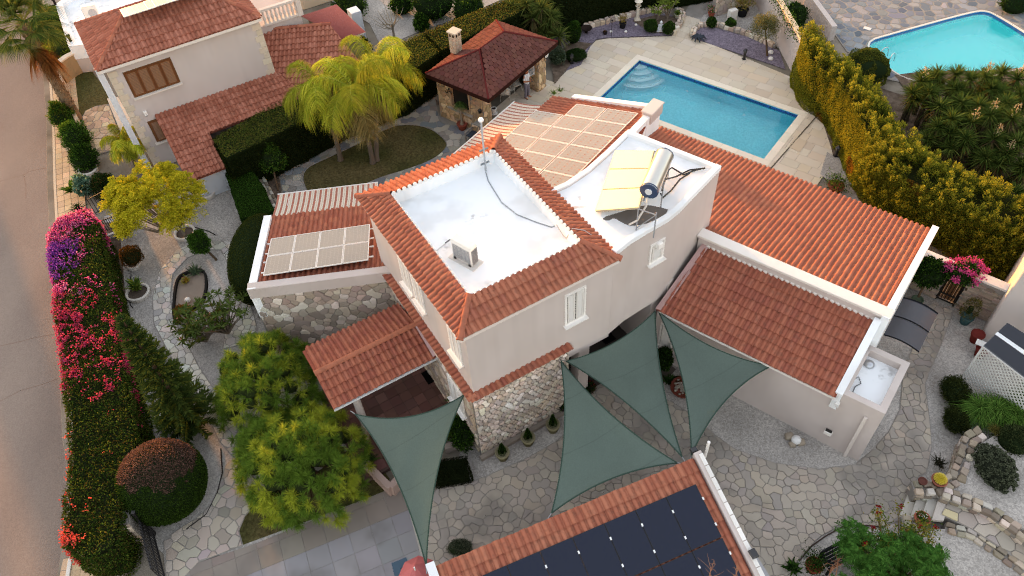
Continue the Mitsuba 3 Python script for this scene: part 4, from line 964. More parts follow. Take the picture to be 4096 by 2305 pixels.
part(mast, 'head', MB().lathe(mb_ + UP * 2.15, [(0, -.02), (.09, 0), (.10, .05), (.06, .12), (0, .14)], 14, C('#dfe1e2')), 'smooth_paint', True)
for z in (.35, .95): part(mast, 'clamp', MB().box(mb_ + UP * z, (.34, .05, .05), [a1, a2, UP], C('#6d7276')), 'smooth_paint')
solid('cable', MB().tube([W(x, y, FLOOR + .02) for x, y in ((1222, 433), (1228, 455), (1240, 475), (1262, 510), (1300, 540), (1350, 560), (1388, 572), (1400, 566))] , .016, 6, C('#8b9297')), 'tint', True, 'long grey cable curving over the white tower roof from the mast', 'cable')
cpts = [W(1400, 566, FLOOR + .5), W(1418, 595, FLOOR + .05), W(1425, 600, FLOOR + .05), W(1440, 575, RIDGE + .12), W(1470, 580, RIDGE + .02), W(1500, 600, EAVE + .1)]
solid('cable', MB().tube(cpts, .014, 6, C('#b9b2ae')), 'tint', True, 'thin pale cable looping over the tiled crest to the second roof', 'cable')
# water heater
wh = thing('water_heater', 'solar water heater with shiny horizontal tank and three yellow collectors on the white roof', 'water heater')
zb = F2
tk0, tk1 = W(1632, 482, zb + 1.35), W(1672, 390, zb + 1.35)
ta = unit((tk1 - tk0) * [1, 1, 0]); tn = np.cross(ta, UP); tc = (tk0 + tk1) / 2; TLn = np.linalg.norm((tk1 - tk0)[:2])
ax_ = [tn, UP, ta] if False else [np.cross(UP, ta), UP, ta]
part(wh, 'tank', MB().lathe(tk0, [(.29, 0), (.30, .03), (.30, TLn - .03), (.29, TLn)], 28, C('#c8c5be'), ax_), 'shiny', True)
part(wh, 'tank_end', MB().lathe(tk0 - ta * .03, [(0, .0), (.1, .0), (.13, .01), (.27, .015), (.305, .05), (.305, .09)], 24, C('#2c3f5c'), ax_), 'smooth_paint')
part(wh, 'tank_end', MB().lathe(tk1 + ta * .03, [(0, .0), (.1, .0), (.13, -.01), (.27, -.015), (.305, -.05), (.305, -.09)][::-1], 24, C('#2c3f5c'), ax_), 'smooth_paint')
part(wh, 'end_cap', MB().lathe(tk0 - ta * .05, [(0, 0), (.11, 0), (.12, .03)], 16, C('#c9cdd0'), ax_), 'smooth_paint')
cl0 = W(1497, 531, zb + .10); cl1 = W(1548, 377, zb + .10)
top0 = W(1606, 523, zb + 1.0); top1 = W(1645, 378, zb + 1.0)
for i in range(3):
    f0, f1 = i / 3 + .006, (i + 1) / 3 - .006
    a_, b_, c_, d_ = cl0 + (cl1 - cl0) * f0, top0 + (top1 - top0) * f0, top0 + (top1 - top0) * f1, cl0 + (cl1 - cl0) * f1
    n_ = unit(np.cross(b_ - a_, d_ - a_)); q = np.array([a_, b_, c_, d_]); lo = q - n_ * .08
    mb = MB().add(np.vstack([q, lo]), [[4, 5, 1, 0], [5, 6, 2, 1], [6, 7, 3, 2], [7, 4, 0, 3], [7, 6, 5, 4]], C('#a79c82'))
    ctr = q.mean(0); inn_ = ctr + (q - ctr) * .955
    mb.add(np.vstack([q, inn_]), [[0, 1, 5, 4], [1, 2, 6, 5], [2, 3, 7, 6], [3, 0, 4, 7]], C('#b7ad92'))
    ck = part(wh, 'collector', mb, 'smooth_paint')
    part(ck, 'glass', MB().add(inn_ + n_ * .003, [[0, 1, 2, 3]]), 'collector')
fr = MB()
for p in (top0, (top0 + top1) / 2, top1):
    fr.tube([p - UP * .05, p * [1, 1, 0] + UP * (zb)], .022, 6, C('#8d9094')); q = p - tn * -.0 + unit((top0 - cl0) * [1, 1, 0]) * .62
    fr.tube([q * [1, 1, 0] + UP * (zb + 1.1), q * [1, 1, 0] + UP * zb], .022, 6, C('#8d9094')); fr.tube([p * [1, 1, 0] + UP * (zb + .95), q * [1, 1, 0] + UP * (zb + 1.0)], .02, 6, C('#8d9094')); fr.tube([p * [1, 1, 0] + UP * (zb + .1), q * [1, 1, 0] + UP * (zb + 1.0)], .016, 6, C('#8d9094'))
part(wh, 'stand', fr, 'smooth_paint')
ins = [tk0 - UP * .22 - ta * .06, tk0 - UP * .42 - ta * .1, W(1585, 522, zb + .75), W(1560, 533, zb + .12)]
part(wh, 'pipe', MB().tube([tk0 - UP * .22 - ta * .06, tk0 - UP * .5 - ta * .12, top0 - UP * .55, top0 - UP * .72 - unit(top0 - cl0) * .3], .035, 7, C('#cfcac2')), 'tint', True)
for k, pts in enumerate((((1668, 470, .9), (1680, 430, .5), (1690, 422, .1), (1720, 440, .06), (1745, 430, .06), (1773, 423, .1)), ((1665, 480, .8), (1672, 452, .3), (1700, 445, .06), (1735, 428, .06), (1760, 425, .12), (1774, 424, .2)), ((1662, 488, .5), (1668, 497, .06), (1690, 478, .05), (1710, 452, .05), (1735, 436, .05)))):
    solid('hose', MB().tube([W(x, y, zb + z) for x, y, z in pts], .028, 7, C('#17181a')), 'smooth_paint', True, ['thick black hose looping up from the tank to the far corner of the roof', 'second black hose crossing under the first beside the water heater', 'black hose lying lowest on the white roof below the tank'][k], 'hose')
# lamp and cable on the annex roof
fl_ = thing('floodlight', 'round steel light fitting with loose cable on the small annex roof', 'light fitting')
q = W(2186, 917, 2.78)
part(fl_, 'dome', MB().lathe(q, [(.18, 0), (.17, .05), (.10, .10), (0, .12)], 16, C('#b9bcc0')), 'shiny', True)
part(fl_, 'cable', MB().tube([W(x, y, 2.79) for x, y in ((2176, 900), (2168, 920), (2160, 935), (2150, 940), (2146, 948), (2152, 953), (2160, 948), (2166, 965), (2152, 972), (2146, 985), (2143, 1000))], .012, 5, C('#3c3f42')), 'tint', True)

# ------------------------------------------------------------------ shade sails
def sail(corners, sag, label, drop=.25):
    P = np.array(corners, float); n = 30; vs, uv, idx = [], [], {}
    def edge_in(i, j, k):
        return i, j, k
    ctr = P.mean(0)
    for i in range(n + 1):
        for j in range(n + 1 - i):
            w = np.array([i, j, n - i - j]) / n
            # pull points towards the middle where an edge is far from its ends
            sh = np.zeros(3)
            for a in range(3):
                b, c = (a + 1) % 3, (a + 2) % 3; t = 4 * w[b] * w[c] / max((w[b] + w[c]) ** 2, 1e-9) * (w[b] + w[c]) ** 2 * (1 - w[a]) ** 2
                mid = (P[b] + P[c]) / 2; sh += (P[a] - mid) * sag * t
            p = w @ P + sh - UP * (drop + .16 * (meshkit.noise(np.r_[w * 5.0 + P[0, 0]]) - .5)) * 27 * np.prod(w)
            idx[i, j] = len(vs); vs.append(p); uv.append(p[:2] * .3)
    f = []
    for i in range(n):
        for j in range(n - i):
            f.append([idx[i, j], idx[i + 1, j], idx[i, j + 1]])
            if i + j < n - 1: f.append([idx[i + 1, j], idx[i + 1, j + 1], idx[i, j + 1]])
    k = thing('shade_sail', label, 'shade sail', 'dark green triangular shade sails over the forecourt'); vs = np.array(vs)
    f = np.array(f)
    if np.cross(vs[f[0, 1]] - vs[f[0, 0]], vs[f[0, 2]] - vs[f[0, 0]])[2] < 0: f = f[:, ::-1]
    scene[f'{k}__cloth'] = ply((vs, f), 'shade_cloth', smooth=True, uv=np.array(uv))
    for a, rr in enumerate(([(i, 0) for i in range(n + 1)], [(0, j) for j in range(n + 1)], [(i, n - i) for i in range(n + 1)])):
        part(k, 'hem', MB().tube([vs[idx[q]] for q in rr], .022, 5, C('#3b4c44')), 'tint', True)
    for c in P: part(k, 'corner_ring', MB().tube([c, c + unit(c - ctr) * .22], .02, 6, C('#9a9d9f')), 'shiny')
sail([W(893, 1042, 2.75), W(1168, 993, 3.35), W(1072, 1425, 3.0)], .085, 'leftmost green shade sail, between the porch, the stone corner and the garage', .18)
sail([W(1411, 908, 3.45), W(1704, 1165, 2.95), W(1387, 1292, 2.95)], .065, 'green shade sail nearest the garage roof edge, from the stone corner', .2)
sail([W(1424, 909, 3.35), W(1648, 783, 2.95), W(1716, 1150, 2.95)], .06, 'middle green shade sail in front of the covered entrance', .2)
sail([W(1656, 783, 2.9), W(1942, 921, 2.85), W(1739, 1146, 2.95)], .085, 'rightmost green shade sail hanging from the lower tiled eave', .2)

# ------------------------------------------------------------------ pavilion by the pool
PV = thing('pavilion', 'open stone pavilion with dark red shingled roof and small stone chimney beside the pool', 'pavilion')
gs0, gs1, gt0, gt1, gze = -24.25, -20.28, 23.9, 29.75, 2.75
rs, rt_, rz = -22.75, 27.6, 4.25
e4 = [B(gs0, gt0, gze), B(gs1, gt0, gze), B(gs1, gt1, gze), B(gs0, gt1, gze)]
rdg0, rdg1 = W(1172, 117, 3.82), W(1268, 84, 4.25)
rA, rB = B(-22.45, 26.1, 4.0), B(-22.2, 27.75, 4.05)
rA, rB = W(1206, 127, 3.95), W(1268, 82, 4.05)
faces = [[e4[0], e4[1], rA], [e4[1], e4[2], rB, rA], [e4[2], e4[3], rB], [e4[3], e4[0], rA, rB]]
def shingles(holder, fc, col, own, n_step=.23, wd=.30):
    O = fc[0]; e = unit(fc[1] - fc[0]); n = unit(np.cross(e, fc[2] - fc[0])); up = np.cross(n, e); q = [((p - O) @ e, (p - O) @ up) for p in fc]
    pg = Polygon(q).buffer(0); hgt = max(y for _, y in q); mb = MB(); cnt = 0
    T = lambda v: O + v[:, :1] * e + v[:, 1:2] * up + v[:, 2:] * n
    for j in range(int(hgt / n_step) + 1):
        x = -3 + (j % 2) * wd * .5
        while x < 9:
            y = j * n_step; g = Polygon([(x + .05, y), (x + wd - .05, y), (x + wd - .008, y + n_step * .45), (x + wd - .008, y + n_step + .02), (x + .008, y + n_step + .02), (x + .008, y + n_step * .45)]).intersection(pg)
            if g.geom_type == 'Polygon' and g.area > .01:
                m = stone_mesh(g, .01, .026, 0, jit(col, .10), lambda v, y=y: T(v + np.c_[np.zeros((len(v), 2)), .018 * (1 - (v[:, 1] - y) / n_step)]))
                if cnt < own: part(holder, 'shingle', m, 'tint'); cnt += 1
                else: mb.add(*m.arrays())
            x += wd
    part(holder, 'shingles', mb, 'tint', kind='stuff')
for i, fc in enumerate(faces):
    k = slabroof('roof', fc, .16, C('#4a2222'), 'felt', PV)
    shingles(k, fc, C('#60403a'), (90, 150, 20, 40)[i])
for p, q in ((e4[0], rA), (e4[1], rA), (e4[2], rB), (e4[3], rB), (rA, rB)):
    part(PV, 'hip', MB().tube([p + UP * .05, q + UP * .05], .045, 6, C('#5c2b2a')), 'tint')
for i in range(4):
    j = (i + 1) % 4; part(PV, 'fascia', MB().beam(e4[i] - UP * .10, e4[j] - UP * .10, .04, .2, C('#33201b')), 'tint')
GST = [C(h) for h in ('#b49a78', '#c7ab86', '#a68c6c', '#bfa27c', '#d0b692', '#a98f74')]
ws0, ws1, wt0, wt1 = -24.0, -21.0, 24.36, 29.4
def stonewall(parent, O, e, n, w, h, th, holes=(), size=.3, own=60, seed=0, pal=GST, core='#8d7c62', name='wall'):
    O, e, n = np.asarray(O, float), np.asarray(e, float), np.asarray(n, float)
    pg = sbox(0, 0, w, h)
    for x in holes: pg = pg.difference(sbox(*x))
    f = MB(); T = lambda v: O + v[:, :1] * e + v[:, 1:2] * UP + (v[:, 2:] - th) * n
    f.prism(pg, 0, th, C(core), T)
    k = part(parent, name, f, 'mortar')
    lay(k, pg, size, onwall(O, e, n), pal, seed, (0, .05), .012, own, gap=.022, aniso=1.15, merge=.15)
    return k
w1 = stonewall(PV, B(ws0, wt0), b1, -b2, 2.9, 2.6, .3, [(.82, .95, 2.12, 2.3)], .30, 120, 61)
part(PV, 'window', MB().box(B(ws0 + 1.47, wt0 + .15, 1.62), (1.3, .02, 1.34), [b1, b2, UP], C('#1b1a19')), 'smooth_paint', label='dark wide window in the stone wall of the pavilion')
wf = MB()
for x in (.86, 2.08): wf.box(B(ws0 + x, wt0 + .04, 1.62), (.08, .2, 1.4), [b1, b2, UP], C('#b39a7c'))
for z in (.99, 2.27): wf.box(B(ws0 + 1.47, wt0 + .04, z), (1.3, .2, .08), [b1, b2, UP], C('#b39a7c'))
part(PV, 'window_frame', wf, 'tint')
part(PV, 'sill', MB().box(B(ws0 + 1.47, wt0 - .06, .93), (1.6, .24, .07), [b1, b2, UP], C('#a49a8d')), 'tint')
w2 = stonewall(PV, B(ws1 - .1, wt0), b2, b1, .62, 2.6, .3, (), .28, 20, 62)
w3 = stonewall(PV, B(ws1 - .1, wt0 - .5) , b2, b1, .5, .85, .35, (), .26, 10, 63)
stonewall(PV, B(ws1 - .45, wt0 - .5), b1, -b2, .35, .85, .3, (), .26, 6, 64)
stonewall(PV, B(ws0, wt1), -b2, -b1, wt1 - wt0, 2.6, .25, (), .4, 0, 65)
w4 = stonewall(PV, B(-21.62, 28.85), b1, -b2, .72, 2.6, .6, (), .26, 24, 66)
w5 = stonewall(PV, B(-20.9, 28.85), b2, b1, .66, 2.6, .6, (), .26, 24, 67)
stonewall(PV, B(-23.9, 29.45), b1, -b2, 2.3, 2.6, .2, (), .35, 0, 68)
pch = W(1147, 122, 3.2)
cb = part(PV, 'chimney', MB().box(pch + UP * .35, (.44, .44, 1.1), [b1, b2, UP], C('#b8a68e')), 'tint', label='small stone chimney on the pavilion roof')
for i in range(4):
    for j in range(2):
        for (d_, e_) in ((-b2, b1), (b1, b2)): part(cb, 'stone', MB().box(pch + UP * (-.05 + .22 * i) + d_ * .225 + e_ * (-.1 + .2 * j + .03 * (i % 2)), (.19, .03, .20), [e_, d_, UP], jit(C('#bfae96'), .08), .01), 'tint')
part(cb, 'cap', MB().box(pch + UP * .98, (.56, .56, .07), [b1, b2, UP], C('#cdbfa9'), .015), 'tint')
for d_, e_ in ((-b2, b1), (b1, b2)):
    for s in (-.1, .1): part(cb, 'vent', MB().box(pch + UP * .80 + d_ * .222 + e_ * s, (.09, .02, .13), [e_, d_, UP], C('#2b211b')), 'tint')
# fittings of the pavilion
def scroll(parent, name, p, e, n):
    mb = MB(); mb.beam(p + e * .03, p + e * .03 + UP * .34, .02, .02, C('#1c1a1a')); mb.beam(p + UP * .1, p + n * .26 + UP * .1, .02, .02, C('#1c1a1a')); mb.beam(p, p + n * .22 + UP * .30, .02, .02, C('#1c1a1a'))
    return part(parent, name, mb, 'smooth_paint')
q = WP(1128, 232, B(0, wt0, 0), -b2)
mb = MB()
for x0, y0, x1, y1 in ((0, 0, .14, .34), (.14, .34, .28, 0), (.06, .14, .22, .14), (-.1, .02, .02, .02), (-.1, .02, -.1, .12)): mb.beam(q + b1 * x0 + UP * y0 - b2 * .09, q + b1 * x1 + UP * y1 - b2 * .09, .025, .025, C('#191718'))
part(PV, 'iron_ornament', mb, 'smooth_paint', label='black wrought iron ornament like a letter A')
q = WP(1212, 282, B(0, wt0, 0), -b2)
part(PV, 'wall_lantern', MB().lathe(q - b2 * .14, [(.03, 0), (.08, .04), (.10, .2), (.03, .26), (0, .3)], 8, C('#1a1918')).beam(q + UP * .2, q - b2 * .14 + UP * .2, .02, .02, C('#1a1918')), 'smooth_paint')
q = WP(1372, 137, B(-20.9, 0, 0), b1)
ck = part(PV, 'clock', MB().lathe(q + b1 * .06, [(.21, 0), (.21, .03), (.18, .045), (.17, .03)], 20, C('#17171a'), [b2, UP, b1]), 'smooth_paint', label='round wall clock with black rim')
mb = MB().lathe(q + b1 * .065, [(.175, 0), (.175, .026), (0, .027)], 20, C('#dcdad4'), [b2, UP, b1])
for i in range(12):
    t = math.pi * i / 6; mb.box(q + b1 * .094 + b2 * (.145 * math.sin(t)) + UP * (.145 * math.cos(t)), (.012, .03, .004), [b2 * math.cos(t) - UP * math.sin(t), UP * math.cos(t) + b2 * math.sin(t), b1], C('#222222'))
for L_, t in ((.09, 1.0), (.13, 3.4)): d_ = b2 * math.sin(t) + UP * math.cos(t); mb.beam(q + b1 * .096, q + b1 * .096 + d_ * L_, .012, .006, C('#111111'))
part(ck, 'face', mb, 'smooth_paint')
q = B(-21.3, 28.80, 1.15)
wb = part(PV, 'wall_basin', MB().lathe(q - b2 * .16, [(0, -.12), (.12, -.1), (.22, 0), (.24, .03), (.2, .03), (.1, -.03), (0, -.04)], 16, C('#dcdcda')), 'smooth_paint', True, label='white wall fountain basin on the pillar')
part(wb, 'back', MB().prism(Polygon([(-.22, -.05), (.22, -.05), (.22, .42), (.15, .58), (0, .64), (-.15, .58), (-.22, .42)]), .05, .09, C('#d5d6d6'), lambda v: q + v[:, :1] * b1 + v[:, 1:2] * UP - v[:, 2:] * b2), 'smooth_paint')
for pxy in ((1110, 165), (1235, 208), (1379, 112)):
    q = W(*pxy, 2.7)
    part(PV, 'spotlight', MB().box(q, (.16, .1, .1), [b1, b2, UP], C('#dddbd7'), .02).lathe(q - UP * .08, [(.02, -.05), (.06, -.04), (.07, .04)], 10, C('#d2d0cc')), 'smooth_paint')

# ------------------------------------------------------------------ the house next door, top left
N = thing('neighbour_house', 'two storey beige house with hipped mauve tile roof and brown shuttered window', 'house')
NR = Roof()
nz = 6.0
n0 = W(245, 181, nz); n1 = W(664, 56, nz)              # front eave
nL = np.linalg.norm((n1 - n0)[:2])
def Np(u, v, z=0.0): return np.array([n0[0], n0[1], 0]) + a1 * u + a2 * v + UP * z
nd_ = 4.75
walls([Np(.32, .32), Np(nL - .1, .32), Np(nL - .1, 5.5), Np(.32, nd_ - .1)], 0, nz - .12, parent=N)
hz = nz + 1.15
ridge0, ridge1 = Np(2.35, 2.4, hz), Np(5.6, 2.4, hz)
part(N, 'soffit', MB().prism(Polygon([Np(u, v)[:2] for u, v in ((0, 0), (nL, 0), (nL, nd_), (0, nd_))]), nz - .16, nz - .02, C('#dcd5cc')), 'tint')
fcs = [[Np(0, 0, nz), Np(nL, 0, nz), ridge1, ridge0], [Np(0, nd_, nz), Np(0, 0, nz), ridge0], [Np(nL, nd_, nz), Np(0, nd_, nz), ridge0, ridge1], [Np(nL, 0, nz), Np(nL, nd_, nz), ridge1]]
NT = (7, 8, 9, 10)
for fc in fcs:
    k = slabroof('roof', fc, .1, parent=N); e = unit(fc[1] - fc[0]); wdt = np.linalg.norm(fc[1] - fc[0]); q0 = fc[-1] - fc[0]; xl = q0 @ e; up = q0 - e * xl; ln = np.linalg.norm(up); xr = (fc[2] - fc[0]) @ e
    NR.field(k, fc[0], e, up, wdt, ln, lambda y, xl=xl, xr=xr, ln=ln, wdt=wdt: (xl * y / ln, wdt + (xr - wdt) * y / ln), tones=NT, pitch=.22, course=.37)
ridge(N, Np(-.03, -.03, nz + .04), ridge0 + UP * .05, .10, .40); ridge(N, Np(nL, 0, nz + .04), ridge1 + UP * .05, .10, .40); ridge(N, ridge0 + UP * .05, ridge1 + UP * .05, .10, .40); ridge(N, Np(0, nd_, nz + .04), ridge0 + UP * .05, .10, .40)
# shuttered window, quoins
def nwall(px, py): p = WP(px, py, Np(0, .32), -a2); return p
wa, wb_ = nwall(340, 243), nwall(452, 208)
wk = num(f'{N}__window'); ww = np.linalg.norm((wb_ - wa)[:2]); whh = 1.25; TB_ = C('#7a4a26')
scene[wk] = shape(MB().box(wa + a1 * ww / 2 + UP * whh / 2 - a2 * -.01, (ww + .1, .05, whh + .1), [a1, a2, UP], C('#57331c')), 'timber'); tag(wk, 'brown louvred shutters of the upper window')
for i in range(4): part(wk, 'shutter', louvre(wa + a1 * (ww * i / 4 + .012) - a2 * .02, a1, -a2, ww / 4 - .024, whh, (C('#6b3f20'), C('#7d5227'))), 'smooth_paint')
part(wk, 'sill', MB().box(wa + a1 * ww / 2 - UP * .08 - a2 * .08, (ww + .2, .2, .05), [a1, a2, UP], C('#d9d0c4')), 'tint')
wa2 = nwall(397, 356)
wk = num(f'{N}__window'); scene[wk] = shape(MB().box(wa2 + a1 * .45 + UP * .6, (1.0, .06, 1.2), [a1, a2, UP], C('#4b2d18')), 'timber')
for i in range(2): part(wk, 'shutter', louvre(wa2 + a1 * (.02 + i * .44) - a2 * .02, a1, -a2, .42, 1.15, (C('#6b3f20'), C('#7d5227'))), 'smooth_paint')
part(wk, 'sill', MB().box(wa2 + a1 * .45 - UP * .06 - a2 * .08, (1.2, .2, .05), [a1, a2, UP], C('#d9d0c4')), 'tint')
for i in range(18):
    for x, d_ in ((.32, 1), (nL - .1, -1)):
        wq = .42 if i % 2 else .28
        part(N, 'quoin', MB().box(Np(x + d_ * wq / 2 - d_ * .015, .32, .2 + i * .31), (wq, .06, .29), [a1, a2, UP], jit(C('#c9bca8'), .04), .01), 'tint')
part(N, 'corner_column', MB().box(Np(.05, .38, 3.0), (.28, .3, 5.9), [a1, a2, UP], C('#cdd0d3'), .02), 'smooth_paint')
lamp_ = nwall(365, 283)
part(N, 'wall_lamp', MB().box(lamp_ - a2 * .08, (.15, .16, .2), [a1, a2, UP], C('#e0ddd8'), .02).box(lamp_ - a2 * .08 - UP * .12, (.1, .1, .06), [a1, a2, UP], C('#3a2a22')), 'smooth_paint')
part(N, 'step', MB().prism(poly([(272, 254), (300, 250), (345, 330), (310, 348)]), 0, .16, C('#cbbfae')), 'tint')
# lean-to roofs
lz0, lz1 = 1.5, 2.85
q = [W(560, 402, lz0), W(732, 243, lz0)]
lt = [W(395, 302, lz1), W(472, 462, lz0 - .1), W(562, 404, lz0 - .1), W(535, 351, lz0 + .25), W(645, 286, lz0 + .1), W(729, 241, lz0), W(679, 160, lz1)]
def Nf(p): d_ = np.asarray(p) - np.array([n0[0], n0[1], 0]); return d_ @ a1, d_ @ a2
uu0, uu1 = Nf(W(395, 302, lz1))[0], Nf(W(679, 160, lz1))[0]
vv0, vv1 = .32, Nf(W(470, 460, lz0))[1]
vvm = Nf(W(535, 351, lz0 + .3))[1]; uum = Nf(W(560, 400, lz0 + .1))[0]
LS = (lz1 - lz0) / (vv0 - vv1)
def lzat(v): return lz1 - (vv0 - v) * LS
L0 = [Np(uu0, vv1, lzat(vv1)), Np(uum, vv1, lzat(vv1)), Np(uum, vvm, lzat(vvm)), Np(uu1 + .9, vvm, lzat(vvm)), Np(uu1, vv0, lz1), Np(uu0, vv0, lz1)]
k = slabroof('roof', [L0[0], L0[1], L0[2], Np(uum, vv0, lz1), L0[5]], .1, parent=N); slabroof('roof', [L0[2], L0[3], L0[4], Np(uum, vv0, lz1)], .1, parent=N)
upn = Np(0, vv0, lz1) - Np(0, vv1, lzat(vv1))
NR.field(k, Np(uu0, vv1, lzat(vv1)), a1, upn, uum - uu0, np.linalg.norm(upn), tones=NT, pitch=.22, course=.37)
upn2 = Np(0, vv0, lz1) - Np(0, vvm, lzat(vvm)); ln2 = np.linalg.norm(upn2); we = uu1 + .9 - uum
NR.field(k, Np(uum, vvm, lzat(vvm)), a1, upn2, we, ln2, lambda y, we=we, ln2=ln2: (0, we - .9 * y / ln2), tones=NT, pitch=.22, course=.37)
part(N, 'wall', MB().prism(Polygon([Np(u, v)[:2] for u, v in ((uu0 + .2, vv1 + .3), (uum - .1, vv1 + .3), (uum - .1, .3), (uu0 + .2, .3))]), 0, 1.2, C('#c8ccd2')), 'smooth_paint')
# side roof, turned a little against the house, meeting the lean-to at a hip
zt_ = 3.5; T1, T2 = W(640, 79, zt_), W(830, 63, zt_); eR = unit(T2 - T1); dR = -np.cross(UP, eR) - UP * .30; nR = unit(np.cross(eR, -dR)); dR = unit(dR)
hp0, hp1, rt0, rt1 = WP(676, 160, T1, nR), WP(731, 243, T1, nR), T2, WP(905, 155, T1, nR)
def uvR(p): q = np.asarray(p) - T1; return q @ eR, q @ dR
(hu0, hv0), (hu1, hv1), (ru0, _v), (ru1, rv1) = (uvR(p) for p in (hp0, hp1, rt0, rt1))
LR = hv1; WR = max(ru0, ru1) + .2
def limR(y): v = LR - y; l = hu1 if v >= hv1 else (hu0 + (hu1 - hu0) * (v - hv0) / (hv1 - hv0) if v > hv0 else hu0 - .3); return l, ru0 + (ru1 - ru0) * v / rv1
k = slabroof('roof', [T1 + eR * hu0, hp0, hp1, T1 + eR * (ru0 + (ru1 - ru0) * LR / rv1) + dR * LR, T2], .1, parent=N)
NR.field(k, T1 + dR * LR, eR, -dR, WR, LR, limR, tones=NT, pitch=.22, course=.37)
ridge(k, hp1 + UP * .06, hp0 + UP * .08, .10, .4); ridge(k, T1 + eR * .2 + UP * .05, T2 + UP * .05, .10, .4)
NR.flush(300)
# balcony with balusters
bal0, bal1 = W(664, 66, 3.9), W(756, 36, 3.9)
part(N, 'balcony', MB().prism(Polygon([(bal0 - a1 * .2)[:2], (bal1)[:2], (bal1 + a2 * 5)[:2], (bal0 + a2 * 5 - a1 * .2)[:2]]), 3.0, 3.9, C('#cdc6be')), 'stucco')
bk = part(N, 'balustrade', MB().beam(bal0 + UP * .85, bal1 + UP * .85, .2, .12, C('#d4ccc3')).beam(bal0 + UP * .04, bal1 + UP * .04, .2, .1, C('#d4ccc3')).box(bal1 + UP * .5, (.26, .26, 1.05), [a1, a2, UP], C('#d4ccc3')), 'tint')
m_ = 9
for i in range(m_):
    part(bk, 'baluster', MB().lathe(bal0 + (bal1 - bal0) * ((i + .6) / (m_ + .3)), [(.07, .06), (.07, .12), (.045, .2), (.085, .36), (.05, .55), (.045, .66), (.07, .74), (.07, .8)], 10, C('#d4ccc3')), 'tint', True)
bk2 = part(N, 'balustrade', MB().beam(bal1 + UP * .85, bal1 + a2 * 4 + UP * .85, .2, .12, C('#d4ccc3')).beam(bal1 + UP * .04, bal1 + a2 * 4 + UP * .04, .2, .1, C('#d4ccc3')), 'tint')
for i in range(12): part(bk2, 'baluster', MB().lathe(bal1 + a2 * (.35 + i * .3), [(.07, .06), (.07, .12), (.045, .2), (.085, .36), (.05, .55), (.045, .66), (.07, .74), (.07, .8)], 10, C('#d4ccc3')), 'tint', True)
# flat white roof at the far side
FZ = 1.6
fw = [W(142, 17, FZ), W(175, 123, FZ), W(215, 118, FZ), W(520, 20, FZ), W(480, -60, FZ), W(180, -10, FZ)]
fpn = Polygon([p[:2] for p in fw]).buffer(0)
part(N, 'roof', MB().prism(fpn, FZ - .7, FZ - .1), 'white_coat', label='worn white flat roof at the far side')
part(N, 'parapet', MB().prism(fpn.difference(fpn.buffer(-.4)), FZ - .2, FZ + .15), 'white_coat')
part(N, 'wall', MB().prism(fpn.buffer(-.02), 0, FZ - .7), 'stucco')
aircon(W(237, 47, FZ - .1), a1 * .97 - a2 * .22, 'grey white air conditioner on the neighbouring flat roof')
for i, (px, py) in enumerate(((312, 45), (372, 25), (436, 5))):
    o = W(px, py, hz + .25); e = unit(W(px + 60, py - 19, hz + .25) - o)
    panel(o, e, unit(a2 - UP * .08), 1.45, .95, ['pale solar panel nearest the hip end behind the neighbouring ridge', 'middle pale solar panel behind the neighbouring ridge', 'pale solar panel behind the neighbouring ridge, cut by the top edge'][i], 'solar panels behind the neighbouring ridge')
for i, (px, py) in enumerate(((178, 104), (140, 12))):
    q = W(px, py, FZ + .16); solid('roof_vent', MB().lathe(q, [(.07, 0), (.07, .3), (.11, .3), (.11, .38), (0, .4)], 10, C('#2b2426')), 'tint', True, ['short dark vent pipe at the near corner of the neighbouring white roof', 'dark vent pipe at the far corner of the neighbouring white roof'][i], 'vent pipe')
# garden wall with cap beside the lawn
gw_ = thing('garden_wall', 'curved sandstone wall with pale coping beside the small lawn', 'wall')
wl = [W(138, 160, 1.3), W(165, 140, 1.3), W(208, 118, 1.3)]
for p, q in zip(wl[:-1], wl[1:]):
    part(gw_, 'wall', MB().box((p + q) / 2 * [1, 1, 0] + UP * .6, (np.linalg.norm(q - p), .25, 1.2), [unit(q - p), np.cross(UP, unit(q - p)), UP], C('#a08a6a')), 'tint'); part(gw_, 'coping', MB().box((p + q) / 2 * [1, 1, 0] + UP * 1.24, (np.linalg.norm(q - p) + .05, .36, .08), [unit(q - p), np.cross(UP, unit(q - p)), UP], C('#d3c4b0'), .01), 'tint')
lw_ = thing('garden_wall', 'low pale boundary wall between the pavement and the small lawn', 'wall')
wl = [W(145, 165, .6), W(153, 210, .6), W(172, 262, .6), (W(192, 300, .6))]
for p, q in zip(wl[:-1], wl[1:]): part(lw_, 'wall', MB().box((p + q) / 2 * [1, 1, 0] + UP * .3, (np.linalg.norm(q - p) + .05, .2, .6), [unit(q - p), np.cross(UP, unit(q - p)), UP], C('#c9b79e'), .02), 'tint')
